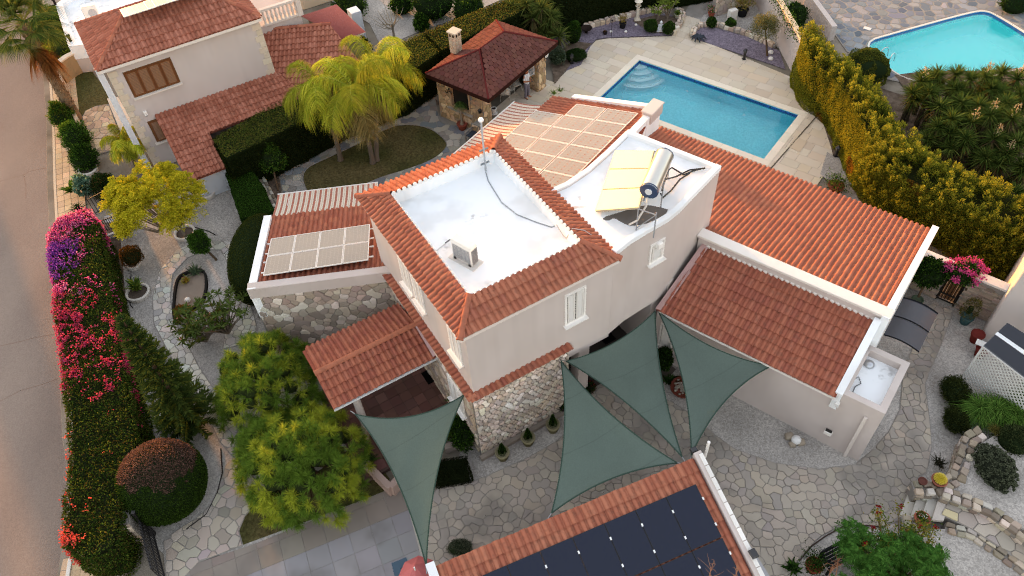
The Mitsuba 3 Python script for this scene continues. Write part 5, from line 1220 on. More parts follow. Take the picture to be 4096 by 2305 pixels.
# red sheet metal shed
sh_ = thing('shed', 'low shed with corrugated pinkish red metal roof behind the neighbouring house', 'shed')
sq = [W(757, 41, 2.3), W(847, 12, 2.5), W(921, 82, 2.5), W(864, 100, 2.3)]
mb = MB(); nn_ = 26
for i in range(nn_):
    f0, f1 = i / nn_, (i + 1) / nn_; p0_, p1_ = sq[0] + (sq[3] - sq[0]) * 0, None
    A0, A1 = sq[0] + (sq[1] - sq[0]) * f0, sq[0] + (sq[1] - sq[0]) * f1; B0, B1 = sq[3] + (sq[2] - sq[3]) * f0, sq[3] + (sq[2] - sq[3]) * f1
    h = UP * .035
    mb.quad(A0, B0, (B0 + B1) / 2 + h, (A0 + A1) / 2 + h, C('#a06a66')); mb.quad((A0 + A1) / 2 + h, (B0 + B1) / 2 + h, B1, A1, C('#a06a66'))
part(sh_, 'roof', mb, 'tint')
sp_ = Polygon([p[:2] for p in sq]).buffer(-.2)
part(sh_, 'wall', MB().prism(sp_, 0, 2.2, C('#8d8478')), 'tint')
kk = thing('cabinet', 'white metal cabinet with tilted pale lid beside the red shed', 'cabinet')
q = W(905, 95, 0)
part(kk, 'body', MB().box(q + UP * .9, (.6, .7, 1.8), [a1, a2, UP], C('#c6cbd0'), .02), 'smooth_paint')
part(kk, 'lid', MB().add([W(880, 78, 2.3), W(898, 95, 2.2), W(920, 82, 2.2), W(905, 66, 2.4)], [[0, 1, 2, 3]], C('#d9d3c2')).add([W(880, 78, 2.26), W(898, 95, 2.16), W(920, 82, 2.16), W(905, 66, 2.36)], [[3, 2, 1, 0]], C('#d9d3c2')), 'tint')
# building at the top: cream wall behind the balcony
tb = thing('building', 'cream rendered wall of a low building behind the red shed roof', 'building')
part(tb, 'wall', MB().prism(poly([(765, 25), (860, -5), (860, -80), (700, -60), (720, 20)], 0), 0, 1.6, C('#c9bda6')), 'tint')
# ------------------------------------------------------------------ building at the right edge
RB = thing('building', 'white rendered house corner at the right edge with dark panelled lean-to', 'building')
rz_ = 4.2
rp0, rp1 = W(2545, 715, rz_), W(2640, 560, rz_)
ebx = unit(rp1 - rp0); nbx = np.cross(ebx, UP)
rq = W(2465, 846, 0)
rw = [rq, rq + b2 * 6.5, rq + b2 * 6.5 + b1 * 6, rq + b1 * 6]
part(RB, 'wall', MB().prism(Polygon([p[:2] for p in rw]).buffer(-.08).buffer(.08), 0, 4.6), 'stucco')
# lean-to with dark panels
lh = rise(2421, 950, 2473, 871)
lt_ = [W(2473, 871, lh), W(2533, 813, lh + .65), W(2690, 913, lh + .65), W(2640, 1000, lh)]
part(RB, 'lean_to', MB().add([*lt_, *[p - UP * .12 for p in lt_]], [[0, 3, 2, 1], [0, 1, 5, 4], [1, 2, 6, 5]], C('#5b5d62')), 'smooth_paint')
def ltp(f, g): a_ = lt_[0] + (lt_[1] - lt_[0]) * g; b_ = lt_[3] + (lt_[2] - lt_[3]) * g; return a_ + (b_ - a_) * f + UP * .04
for (g0, g1_) in ((.02, .46), (.60, .99)):
    q = [ltp(0.01, g0), ltp(.98, g0), ltp(.98, g1_), ltp(.01, g1_)]
    part(RB, 'dark_panel', MB().add(q, [[0, 1, 2, 3]], C('#20242e')), 'smooth_paint')
q = [ltp(0.0, .47), ltp(.98, .47), ltp(.98, .58), ltp(.0, .58)]
part(RB, 'panel_strip', MB().add([x + UP * .02 for x in q], [[0, 1, 2, 3]], C('#d9dde0')), 'smooth_paint')
# lattice screen
lat = thing('lattice_screen', 'white diagonal lattice screen below the dark panelled lean-to', 'lattice screen')
def lattice(p, q, h0, h1, parent):
    d_ = q - p; L = np.linalg.norm(d_); d_ = d_ / L; n_ = np.cross(d_, UP); pg = Polygon([(0, .05), (L, .05), (L, h1), (0, h0)]); mb = MB()
    for sgn, dz in ((1, .0), (-1, .014)):
        x = -3.0
        while x < L + 3:
            a_ = LineString([(x, 0), (x + sgn * 2.6, 2.6)]).buffer(.022, cap_style=2).intersection(pg)
            if not a_.is_empty: part(parent, 'slat', MB().prism(a_, dz, dz + .012, C('#cfcfca'), lambda v: p + v[:, :1] * d_ + v[:, 1:2] * UP + v[:, 2:] * n_), 'tint')
            x += .17
    part(parent, 'frame', MB().beam(p + UP * h0, q + UP * h1, .06, .06, C('#d4d4d0')).beam(p, p + UP * h0, .06, .06, C('#d4d4d0')).beam(q, q + UP * h1, .06, .06, C('#d4d4d0')), 'tint')
lq = (lt_[3] - lt_[0]) * [1, 1, 0]; lattice(W(2421, 950, 0), W(2421, 950, 0) + lq, lh - .03, lh - .03, lat)
# ------------------------------------------------------------------ boundary wall with gate by the cypress hedge
bw = thing('boundary_wall', 'rough ledgestone boundary wall with white coping around the wooden gate', 'wall')
p0_, p1_ = W(2318, 640, 1.9), W(2545, 735, 1.9); p0_, p1_ = p0_ * [1, 1, 0], p1_ * [1, 1, 0]
ew = unit(p1_ - p0_); nw = np.cross(ew, UP); Lw = np.linalg.norm(p1_ - p0_) + 1.0
g0_ = WP(2343, 770, p0_, nw); gx = (g0_ - p0_) @ ew; g1x = (WP(2388, 786, p0_, nw) - p0_) @ ew
f = MB().prism(sbox(-.6, 0, Lw, 1.85).difference(sbox(gx, .1, g1x, 1.75)), 0, .25, C('#7b7268'), lambda v: p0_ + v[:, :1] * ew + v[:, 1:2] * UP + (v[:, 2:] - .25) * nw)
k = part(bw, 'wall', f, 'mortar')
for (xa, xb) in ((-.6, gx), (g1x, Lw)):
    y, ri = .04, 0
    while y < 1.8:
        x = xa + rng.uniform(0, .2); hh = rng.uniform(.06, .09)
        while x < xb - .1:
            w_ = rng.uniform(.18, .42); w_ = min(w_, xb - x)
            mb = MB().box(p0_ + ew * (x + w_ / 2) + UP * (y + hh / 2) + nw * .015, (w_ - .008, hh - .008, .05 + rng.uniform(0, .03)), [ew, UP, nw], jit(C('#a08f80'), .16))
            if COUNT.get(f'{k}__stone', 0) < 295: part(k, 'stone', mb, 'tint')
            else: rest.add(*mb.arrays())
            x += w_
        y += hh
part(bw, 'coping', MB().box(p0_ + ew * (Lw / 2 - .3) + UP * 1.9 - nw * .12, (Lw + .6, .42, .1), [ew, -nw, UP], C('#d9d5cf'), .01), 'tint')
gt_ = thing('gate', 'brown wooden gate with black bars in the ledgestone wall under pink flowers', 'gate')
gw2 = g1x - gx
mb = MB()
for i in range(7): part(gt_, 'board', MB().box(p0_ + ew * (gx + gw2 * (i + .5) / 7) + UP * .95 - nw * .06, (gw2 / 7 - .01, .04, 1.5), [ew, -nw, UP], jit(C('#8a5a34'), .08)), 'timber')
for i in range(6): mb.beam(p0_ + ew * (gx + gw2 * (i + .5) / 6) + UP * .15 + nw * .02, p0_ + ew * (gx + gw2 * (i + .5) / 6) + UP * 1.75 + nw * .02, .02, .02, C('#171412'))
for z in (.15, .5, 1.75): mb.beam(p0_ + ew * gx + UP * z + nw * .02, p0_ + ew * g1x + UP * z + nw * .02, .03, .05, C('#171412'))
for x in (gx, g1x): mb.beam(p0_ + ew * x + UP * .05 + nw * .02, p0_ + ew * x + UP * 1.8 + nw * .02, .05, .05, C('#171412'))
part(gt_, 'bars', mb, 'smooth_paint')
# dark canopy by the side door
cp_ = thing('canopy', 'dark smoky curved plastic canopy over the side door passage', 'canopy')
cq = [W(2213, 850, 2.0), W(2265, 905, 2.0), W(2312, 800, 2.0), W(2262, 778, 2.0)]
cq0, cq1, cq2 = W(2215, 850, 2.1), W(2268, 880, 1.95), W(2310, 800, 1.95)
dd = unit((W(2240, 780, 2.1) - cq0) * [1, 1, 0]); dd = b2; oo = b1
def arcp(c, t): return c + oo * (.15 + 1.25 * t) + UP * (.28 * math.sin(math.pi * (.25 + .6 * t)))
for j in range(2):
    vs = []
    for i in range(11):
        t = i / 10
        for s in (0, 1): vs.append(arcp(cq0 + dd * (j * 1.05 + s * 1.02) - b1 * .1, t))
    f = [[2 * i, 2 * i + 2, 2 * i + 3, 2 * i + 1] for i in range(10)]
    lo_ = np.array(vs) - UP * .012
    part(cp_, 'sheet', MB().add(vs, f, C('#3a3a40')).add(lo_, [q[::-1] for q in f], C('#2a2a2e')), 'smooth_paint', True)
    part(cp_, 'rib', MB().tube([arcp(cq0 + dd * (j * 1.05) - b1 * .1, i / 10) + UP * .01 for i in range(11)], .025, 6, C('#202024')), 'tint')
part(cp_, 'rib', MB().tube([arcp(cq0 + dd * 2.08 - b1 * .1, i / 10) + UP * .01 for i in range(11)], .025, 6, C('#202024')), 'tint')
# ------------------------------------------------------------------ plants
GREEN = [C(h) for h in ('#3c5a1e', '#4a6a24', '#31501c', '#55752c')]
DARK = [C(h) for h in ('#1f3315', '#283f1a', '#1a2b12', '#314a1f')]
GOLD = [C(h) for h in ('#7d8a2a', '#8c962e', '#6b7a26', '#9aa033')]
def core(parent, c, rad, col=(.012, .02, .008), seed=0, rough=.1, sub=3):
    return part(parent, 'dark_core', blob(c, rad, rough, sub, col, seed), 'tint', True)  # near-black solid, its colour standing in for shade between the leaves
def bush(name, label, cat, c, rad, cols, n, L=.07, Wd=.035, group=None, upw=.3, seed=0, shell=.55, lumps=0, trunk=None, fill=.72, s=.22):
    """A leafy shrub: lumpy ellipsoid of single leaves round a dark heart."""
    key = thing(name, label, cat, group); r = np.random.default_rng(seed + 100); c = np.asarray(c, float); rad = np.asarray(rad, float) * np.ones(3)
    core(key, c, rad * fill, seed=seed)
    d = sphere_dirs(n, r); d[:, 2] = np.where(d[:, 2] < -.6, -d[:, 2], d[:, 2])
    k = .82 + .5 * (meshkit.fbm(d * 1.9 + seed * 1.3, 3, seed) - .5) * 1.4 + lumps * (meshkit.fbm(d * 4.2 + seed, 2, seed + 3) - .5)
    rr = k * r.uniform(shell, 1.0, n) ** .5
    P = c + d * rad * rr[:, None]
    mb = MB(); q = meshkit.fbm(P * 2.2, 2, seed); col = tint(n, cols, s, r) * (.65 + .7 * q)[:, None]
    leaves(mb, P, d + r.normal(0, .6, (n, 3)) + UP * upw, L * r.uniform(.6, 1.3, n), Wd * r.uniform(.7, 1.2, n), col, r=r)
    part(key, 'foliage', mb, 'leaf')
    if trunk is not None:
        part(key, 'trunk', MB().tube([trunk, trunk * .6 + c * .4 + UP * .02, c], [.06, .05, .03], 7, C('#5b4a3a')), 'bark', True)
    return key
# --- clipped hedges
def hedge_box(name, label, base, h, cols, dens=900, L=.05, round_=.12, group=None, topcol=None, kind=None, top=None, seed=0, wob=.08):
    """A clipped hedge over the plan polygon base, leaf by leaf over a dark body."""
    key = thing(name, label, 'hedge', group); r = np.random.default_rng(seed + 300)
    body = MB().prism(base.buffer(-.06), 0, h - .06, (.012, .018, .007)); part(key, 'dark_core', body, 'tint')  # body coloured near black to read as shade inside the hedge
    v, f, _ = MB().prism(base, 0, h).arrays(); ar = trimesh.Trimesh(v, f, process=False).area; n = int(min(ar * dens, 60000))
    P, N_ = sample_mesh(v, f, n, r); m = P[:, 2] > .03; P, N_ = P[m], N_[m]
    w = meshkit.fbm(P * 1.1 + seed, 3, seed) - .5; P = P + N_ * (w * wob * 2)[:, None]
    q = meshkit.fbm(P * 1.6, 3, seed + 1); up_ = N_[:, 2] > .5
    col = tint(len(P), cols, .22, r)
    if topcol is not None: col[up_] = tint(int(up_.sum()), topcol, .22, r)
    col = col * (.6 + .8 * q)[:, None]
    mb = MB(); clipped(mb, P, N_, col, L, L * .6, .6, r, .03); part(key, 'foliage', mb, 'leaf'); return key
def strip(pts, z, w):
    return LineString(WL(pts, z)[:, :2]).buffer(w / 2, cap_style=2)
LIT_TOPH = [C(h) for h in ('#556026', '#61682c', '#4c5a24', '#706a34')]  # lit tones painted on hedge tops; the faces get darker, shaded ones
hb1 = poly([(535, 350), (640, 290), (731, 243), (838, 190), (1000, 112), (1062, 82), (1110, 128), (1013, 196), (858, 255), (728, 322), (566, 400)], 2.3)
hedge_box('hedge', 'long tall clipped hedge with face coloured dark as in shade, running behind the palms', hb1, 2.3, [C(h) for h in ('#222c10', '#1a240d', '#2a3014')], 520, .075, topcol=LIT_TOPH, seed=1)
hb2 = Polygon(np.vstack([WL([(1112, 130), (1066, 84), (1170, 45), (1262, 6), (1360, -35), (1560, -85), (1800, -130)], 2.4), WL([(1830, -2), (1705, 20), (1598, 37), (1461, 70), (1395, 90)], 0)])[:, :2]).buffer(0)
hedge_box('hedge', 'tall clipped hedge with brownish green top behind the pavilion', hb2, 2.5, [C(h) for h in ('#1c260e', '#161f0b', '#252b12')], 420, .08, topcol=LIT_TOPH + [C('#5a4a24')], seed=2)
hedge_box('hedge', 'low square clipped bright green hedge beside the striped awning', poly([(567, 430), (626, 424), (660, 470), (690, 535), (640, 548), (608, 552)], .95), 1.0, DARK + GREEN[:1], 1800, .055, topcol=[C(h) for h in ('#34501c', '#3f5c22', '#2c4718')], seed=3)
# rounded hedge at the white gable
c_ = W(650, 650, .9)
key = thing('hedge', 'large smooth rounded clipped bush tucked against the white gable of the left wing', 'hedge')
core(key, c_, (1.15, 2.3, 1.35), rough=.02)
d = sphere_dirs(26000); P = c_ + d * [1.18, 2.35, 1.38]; mb = MB(); clipped(mb, P, unit(d / [1.18, 2.35, 1.38]), tint(26000, [C(h) for h in ('#3b431b', '#454a20', '#323c17')], .18), .045, .028, .7); part(key, 'foliage', mb, 'leaf')
# big ball bush, half brown
c_ = W(408, 1212, 1.2); rb_ = 1.40
key = thing('ball_bush', 'big clipped ball bush with a brown dried crown beside the iron gate', 'bush')
core(key, c_, rb_ * .97, rough=.02)
d = sphere_dirs(34000); d = d[d[:, 2] > -.75]; n = len(d); P = c_ + d * rb_ * (1 + .05 * (meshkit.fbm(d * 2.5, 3, 4) - .5))[:, None]
tl = unit(W(395, 1165, 2.0) - c_); brown = (d @ tl) + .5 * (meshkit.fbm(d * 3.2, 3, 9) - .5) > .52
col = np.where(brown[:, None], tint(n, [C(h) for h in ('#6a4e46', '#755850', '#5a443e', '#806458', '#4c3c34')], .2), tint(n, [C(h) for h in ('#33471a', '#293b15', '#3d521e')], .2))
mb = MB(); clipped(mb, P, d, col, .06, .03, .8, out=.035); part(key, 'foliage', mb, 'leaf')
# --- bougainvillea hedge by the road
tl_ = WL([(215, 527), (150, 555), (125, 590), (128, 660), (140, 720), (140, 800), (155, 880), (165, 1000), (172, 1080), (174, 1150), (168, 1230), (162, 1300), (160, 1370), (190, 1398), (240, 1400), (285, 1375), (300, 1310), (312, 1240), (345, 1110), (330, 1030), (315, 960), (300, 860), (282, 770), (262, 650), (243, 560)], 1.9)[:, :2]
bp = Polygon(tl_).buffer(0)
key = thing('bougainvillea_hedge', 'long flowering hedge in pink, purple and red along the kerb of the road', 'hedge')
r = np.random.default_rng(77)
part(key, 'dark_core', MB().prism(bp.buffer(-.12), 0, 1.82, (.014, .018, .008)), 'tint')  # dark fill: shade within the hedge set by colour
v, f, _ = MB().prism(bp, 0.05, 1.9).arrays(); P, N_ = sample_mesh(v, f, 62000, r)
lump = meshkit.fbm(P * 1.2, 3, 5) - .5; P = P + N_ * (lump * .35)[:, None]
q = meshkit.fbm(P * 2.4, 3, 6)
col = tint(len(P), [C(h) for h in ('#35491c', '#41561f', '#2b3d18', '#566024', '#4b4422')], .28, r) * (.55 + .9 * q)[:, None]
mb = MB(); leaves(mb, P + N_ * r.uniform(-.05, .05, (len(P), 1)), N_ + r.normal(0, .8, N_.shape), .085 * r.uniform(.6, 1.3, len(P)), .05, col, r=r); part(key, 'foliage', mb, 'leaf')
# flowers: clusters of papery bracts, colour by where they grow along the hedge
v, f, _ = MB().prism(bp, 1.0, 1.93).arrays(); P, N_ = sample_mesh(v, f, 26000, r)
mk = np.linspace(500, 1420, 24); lk = np.interp(mk, [530, 600, 800, 1000, 1200, 1400], [190, 125, 140, 165, 172, 162])   # marks along the hedge, counted from its far end
wl_, wr_ = np.array([W(a, b, 1.9) for a, b in zip(lk, mk)]), np.array([W(a + 140, b, 1.9) for a, b in zip(lk, mk)]); o_ = np.argsort(wl_[:, 1])
row_ = np.interp(P[:, 1], wl_[o_, 1], mk[o_]); xl_, xr_ = np.interp(P[:, 1], wl_[o_, 1], wl_[o_, 0]), np.interp(P[:, 1], wr_[np.argsort(wr_[:, 1]), 1], wr_[np.argsort(wr_[:, 1]), 0])
across = np.clip((P[:, 0] - xl_) / (xr_ - xl_), 0, 1)
kx = meshkit.fbm(P * 1.9 + 5, 3, 11); kz = meshkit.noise(P * 9, 12) + r.normal(0, .10, len(P))
den = np.interp(row_, [530, 640, 760, 800, 900, 960, 1010, 1060, 1150, 1200, 1300, 1360, 1400], [.95, .9, .68, .64, .56, .5, .36, .24, .36, .2, .38, .7, .3]) - np.interp(row_, [530, 640, 740, 800, 900, 960, 1060, 1150, 1360], [.75, .75, .45, .2, .1, .15, .1, .3, .85]) * across
on = (kx * .5 + kz * .5) > (.83 - .46 * den)
P, N_, row_, across = P[on], N_[on], row_[on], across[on]
PINK, PURP, RED = [C(h) for h in ('#c44a88', '#d06498', '#b84080', '#dc90b0')], [C(h) for h in ('#8a44a4', '#9a54b2', '#7c3a94')], [C(h) for h in ('#b83c58', '#ac3450', '#c04c68', '#b24672')]
ORG = [C(h) for h in ('#d85a4e', '#cc5048', '#e06a5a')]
hz_ = meshkit.noise(P * 1.2 + 9, 3)
pu = (row_ > 605) & (row_ < 705) & (across < .5) & (hz_ + .3 * meshkit.noise(P * 7) > .60); rd = (row_ > 735 + 60 * (hz_ - .5)); og = row_ > 1080
col = np.where(og[:, None], tint(len(P), ORG, .12, r), np.where(rd[:, None], tint(len(P), RED, .12, r), np.where(pu[:, None], tint(len(P), PURP, .15, r), tint(len(P), PINK, .15, r))))
mb = MB()
for k in range(3): leaves(mb, P + N_ * .05 + r.normal(0, .05, P.shape), N_ + r.normal(0, .8, N_.shape), .075, .06, col, .35, r=r)
part(key, 'flowers', mb, 'leaf')

# --- palms
def feather_palm(label, base, h, nf, fl, cols, group=None, trunk_r=.13, seed=0, droop=1.0, old=3, name='palm_tree', lean=(0, 0, 0)):
    key = thing(name, label, 'palm tree', group); r = np.random.default_rng(seed); base = np.asarray(base, float)
    hs = np.linspace(0, h, 26); tr = trunk_r * (1.35 - .55 * np.minimum(hs / h * 1.4, 1)) * (1 + .05 * (np.arange(26) % 2)); tr[0] *= 1.3
    part(key, 'trunk', MB().tube([base + UP * z + np.asarray(lean) * (z / h) ** 1.4 + [.04 * math.sin(z), .03 * math.sin(z * 1.4), 0] for z in hs], tr, 12, C('#6b6054')), 'bark', True)
    top = base + UP * h + np.asarray(lean); ga = math.pi * (3 - 5 ** .5); rach = MB(); mb = MB()
    for i in range(nf):
        t = i / nf; az = i * ga + r.normal(0, .15); el = math.radians(68 - 108 * t + r.normal(0, 5)); L = fl * (.75 + .35 * math.sin(math.pi * min(1, t + .25))) * r.uniform(.9, 1.08)
        d0 = np.array([math.cos(az) * math.cos(el), math.sin(az) * math.cos(el), math.sin(el)]); hd = np.array([math.cos(az), math.sin(az), 0]); S = 22; pts = []; p = top + UP * .05; dd_ = d0.copy()
        for k in range(S + 1):
            pts.append(p); g = .022 + .14 * droop * (k / S) ** 1.1; dd_ = unit(dd_ - UP * g * (1.1 if dd_[2] > -.85 else .0)); p = p + dd_ * L / S
        pts = np.array(pts); c = cols[0] if i < nf - old else None
        pal = cols if i < nf - old else [C('#8a7a4a'), C('#75683c'), C('#9a8a58')]
        pal = np.array(pal) * r.uniform(.6, 1.25)
        rach.tube(pts, np.linspace(.022, .004, S + 1), 5, C('#8f9440') if i < nf - old else C('#8a7448'))
        tg = np.gradient(pts, axis=0); tg = unit(tg); m = 3; ks = np.linspace(1.6, S - .05, 84); ii = np.minimum(ks.astype(int), S - 1); fr_ = (ks - ii)[:, None]
        pp = pts[ii] * (1 - fr_) + pts[ii + 1] * fr_; tt = tg[ii]; sd = unit(np.cross(tt, UP) + 1e-6); nn2 = np.cross(sd, tt)
        ll = fl * .34 * np.sin(np.pi * np.clip(ks / S, .08, .97)) ** .55
        for s_ in (-1, 1):
            for q_ in range(2):
                dirs = unit(sd * s_ * r.uniform(.5, 1.0, (84, 1)) + tt * r.uniform(.25, .6, (84, 1)) + nn2 * r.uniform(-.1, .4, (84, 1)))
                blades(mb, pp + r.normal(0, .012, pp.shape), dirs, ll * r.uniform(.75, 1.2, 84), .031, tint(84, pal, .16, r), r.uniform(.7, 1.25, 84), 3, r)
    part(key, 'crown', mb, 'leaf'); part(key, 'frond_stems', rach, 'tint', True)
    return key
PALMC = [C(h) for h in ('#a3aa30', '#b4b43a', '#93a02c', '#c2be48')]
for (bx_, by_), (tx, ty), fl, nf, sd, lab in (((857, 403), (806, 222), 2.15, 12, 3, 'slender feather palm with yellow green crown, the left one on the oval lawn'), ((938, 410), (890, 228), 2.6, 18, 4, 'feather palm with full golden crown and hanging brown fronds on the oval lawn'), ((948, 404), (950, 165), 2.35, 12, 8, 'tallest golden feather palm, behind the full one beside the pavilion')):
    hh_ = rise(bx_, by_, tx, ty) if sd != 8 else 3.7
    feather_palm(lab, W(bx_, by_), hh_, nf, fl, PALMC, None, .095, sd, 1.15, 9 if sd == 4 else 1, lean=(W(tx, ty, hh_) - W(bx_, by_)) * [1, 1, 0])
def fan_palm(label, base, h, nf, fl, cols, seed, name='palm_tree', skirt=40, tr=.2):
    key = thing(name, label, 'palm tree'); r = np.random.default_rng(seed); base = np.asarray(base, float)
    tm = MB(); hs = np.linspace(0, h, 40); tm.tube([base + UP * z for z in hs], tr * (1.15 - .25 * hs / h) * (1 + .06 * (np.arange(40) % 2)), 12, C('#7d6a55'))
    part(key, 'trunk', tm, 'bark', True)
    bt = MB(); m = 420; zz = r.uniform(.5, h, m); an = r.uniform(0, 2 * np.pi, m); P = base + np.c_[np.cos(an) * tr * .95, np.sin(an) * tr * .95, zz]
    blades(bt, P, np.c_[np.cos(an) * .6, np.sin(an) * .6, np.ones(m)], .26, .09, tint(m, [C('#86735c'), C('#6b5a48'), C('#9a8468')], .2, r), -.1, 2, r); part(key, 'leaf_bases', bt, 'tint')
    top = base + UP * h; mb, st = MB(), MB(); ga = math.pi * (3 - 5 ** .5)
    for i in range(nf + skirt):
        dead = i >= nf; t = i / nf if not dead else 1; az = i * ga + r.normal(0, .2); el = math.radians(75 - 105 * t + r.normal(0, 6)) if not dead else math.radians(-70 + r.normal(0, 8))
        d0 = np.array([math.cos(az) * math.cos(el), math.sin(az) * math.cos(el), math.sin(el)]); pl_ = fl * r.uniform(.55, .75) * (1 if not dead else .8); o = top - UP * (0 if not dead else r.uniform(.1, .8)); tip = o + d0 * pl_ - UP * .12 * pl_
        st.tube([o, (o + tip) / 2 + UP * .04, tip], .018, 5, C('#8a8a45') if not dead else C('#6b5237'))
        s_ = unit(np.cross(d0, UP)); u_ = np.cross(s_, d0); a_ = np.linspace(-1.9, 1.9, 34); dirs = d0 * np.cos(a_)[:, None] + s_ * np.sin(a_)[:, None] + u_ * .25 * np.cos(a_)[:, None] * .3
        blades(mb, np.repeat(tip[None], 34, 0), dirs, fl * .52 * (1 - .2 * np.abs(a_) / 1.9), .055, tint(34, cols if not dead else [C('#7a4f2a'), C('#6b4426'), C('#8a6236')], .18, r), .5 if not dead else .8, 4, r)
    part(key, 'crown', mb, 'leaf'); part(key, 'leaf_stalks', st, 'tint', True); return key
fan_palm('tall fan palm with rough trunk leaning over the road at the far left', W(194, 300), rise(194, 300, 52, 60), 44, 2.0, [C(h) for h in ('#4d5f2a', '#5e6c30', '#3f5224', '#78793a')], 12, skirt=10, tr=.25)

# --- jacaranda, golden
key = thing('jacaranda_tree', 'feathery yellow green tree with slim grey trunk by the black street gate', 'tree')
r = np.random.default_rng(31); base = W(468, 600); hj = 3.1; cc = base + UP * hj
limbs = MB(); limbs.tube([base, base + UP * 1.2 + a1 * .03, base + UP * 1.9], [.075, .06, .055], 8, C('#7d7366')); tips = []
for i in range(60):
    az = r.uniform(0, 2 * np.pi); rr = 1.7 * math.sqrt(r.uniform(.03, 1)); tip = base - a1 * .45 + np.array([rr * math.cos(az), rr * math.sin(az), 2.0 + 1.9 * math.sqrt(max(0, 1 - (rr / 1.85) ** 2)) * r.uniform(.55, 1)])
    limbs.tube([base + UP * r.uniform(1.4, 1.9), base * .5 + tip * .5 + UP * -.05, tip], [.035, .022, .01], 5, C('#7d7366')); tips.append(tip)
part(key, 'trunk', limbs, 'bark', True)
mb = MB(); jl = [C(h) for h in ('#b0aa24', '#beb42c', '#a0a026', '#ccbe38')]
for tip in tips:
    for i in range(13):
        d0 = unit(r.normal(size=3) * [1, 1, .45] + (tip - base - UP * 2.0) * .35 + UP * .1); L = r.uniform(.35, .55); S = 9; t = np.linspace(0, 1, S)[:, None]
        pts = tip + r.normal(0, .12, 3) + d0 * L * t - UP * .45 * L * t ** 2; sd = unit(np.cross(d0, UP))
        for k in range(1, S):
            for s_ in (-1, 1):
                m = 5; q_ = np.linspace(.1, 1, m)[:, None]; dd_ = unit(sd * s_ + d0 * .45); pp = pts[k] + dd_ * (.16 * (1 - .6 * abs(k / S - .45))) * q_ - UP * .04 * q_
                leaves(mb, pp, np.repeat(d0[None], m, 0) + r.normal(0, .5, (m, 3)), .08, .045, tint(m, jl, .14, r), .1, r)
part(key, 'crown', mb, 'leaf')

# --- dark araucaria-like conifer
key = thing('conifer_tree', 'dark slender conifer with tiered drooping sprays beside the round bush', 'tree')
r = np.random.default_rng(8); base = W(492, 1076); hh = rise(492, 1076, 342, 782)
part(key, 'trunk', MB().tube([base, base + UP * hh], [.10, .02], 8, C('#4a3a2c')), 'bark', True)
mb = MB(); bl = MB(); dk_ = [C(h) for h in ('#263618', '#2f411e', '#1f2d14', '#384a22')]; lit = [C(h) for h in ('#4c5c2c', '#445426')]  # paler lit tones painted on the spray tips, inner sprays kept dark
for k in range(17):
    z = .45 + (hh - .5) * k / 16; Lb = 1.08 * (1 - (z / hh)) ** .75 + .12; nb2 = 9 if k < 16 else 6
    for i in range(nb2):
        az = 2 * math.pi * i / nb2 + k * .7 + r.normal(0, .12); d0 = np.array([math.cos(az), math.sin(az), .28 + .3 * z / hh]); d0 = unit(d0); S = 10; t = np.linspace(0, 1, S)[:, None]
        pts = base + UP * z + d0 * Lb * t - UP * .20 * Lb * t ** 2; bl.tube(pts[::3], [.014, .012, .008, .005][:len(pts[::3])], 4, C('#4a3a2c'))
        m = int(95 * (.3 + Lb)); q_ = r.uniform(.12, 1, m); pp = base + UP * z + d0 * Lb * q_[:, None] - UP * (.20 * Lb * q_ ** 2)[:, None]; sd = unit(np.cross(d0, UP))
        dirs = unit(sd * r.choice([-1, 1], m)[:, None] * r.uniform(.3, 1, (m, 1)) + d0 * r.uniform(.4, 1, (m, 1)) + UP * r.uniform(-.15, .45, (m, 1)))
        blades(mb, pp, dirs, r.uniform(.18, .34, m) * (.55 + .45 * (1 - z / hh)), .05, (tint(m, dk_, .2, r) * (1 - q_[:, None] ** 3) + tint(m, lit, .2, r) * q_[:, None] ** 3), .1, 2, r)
part(key, 'crown', mb, 'leaf'); part(key, 'branch', bl, 'tint')

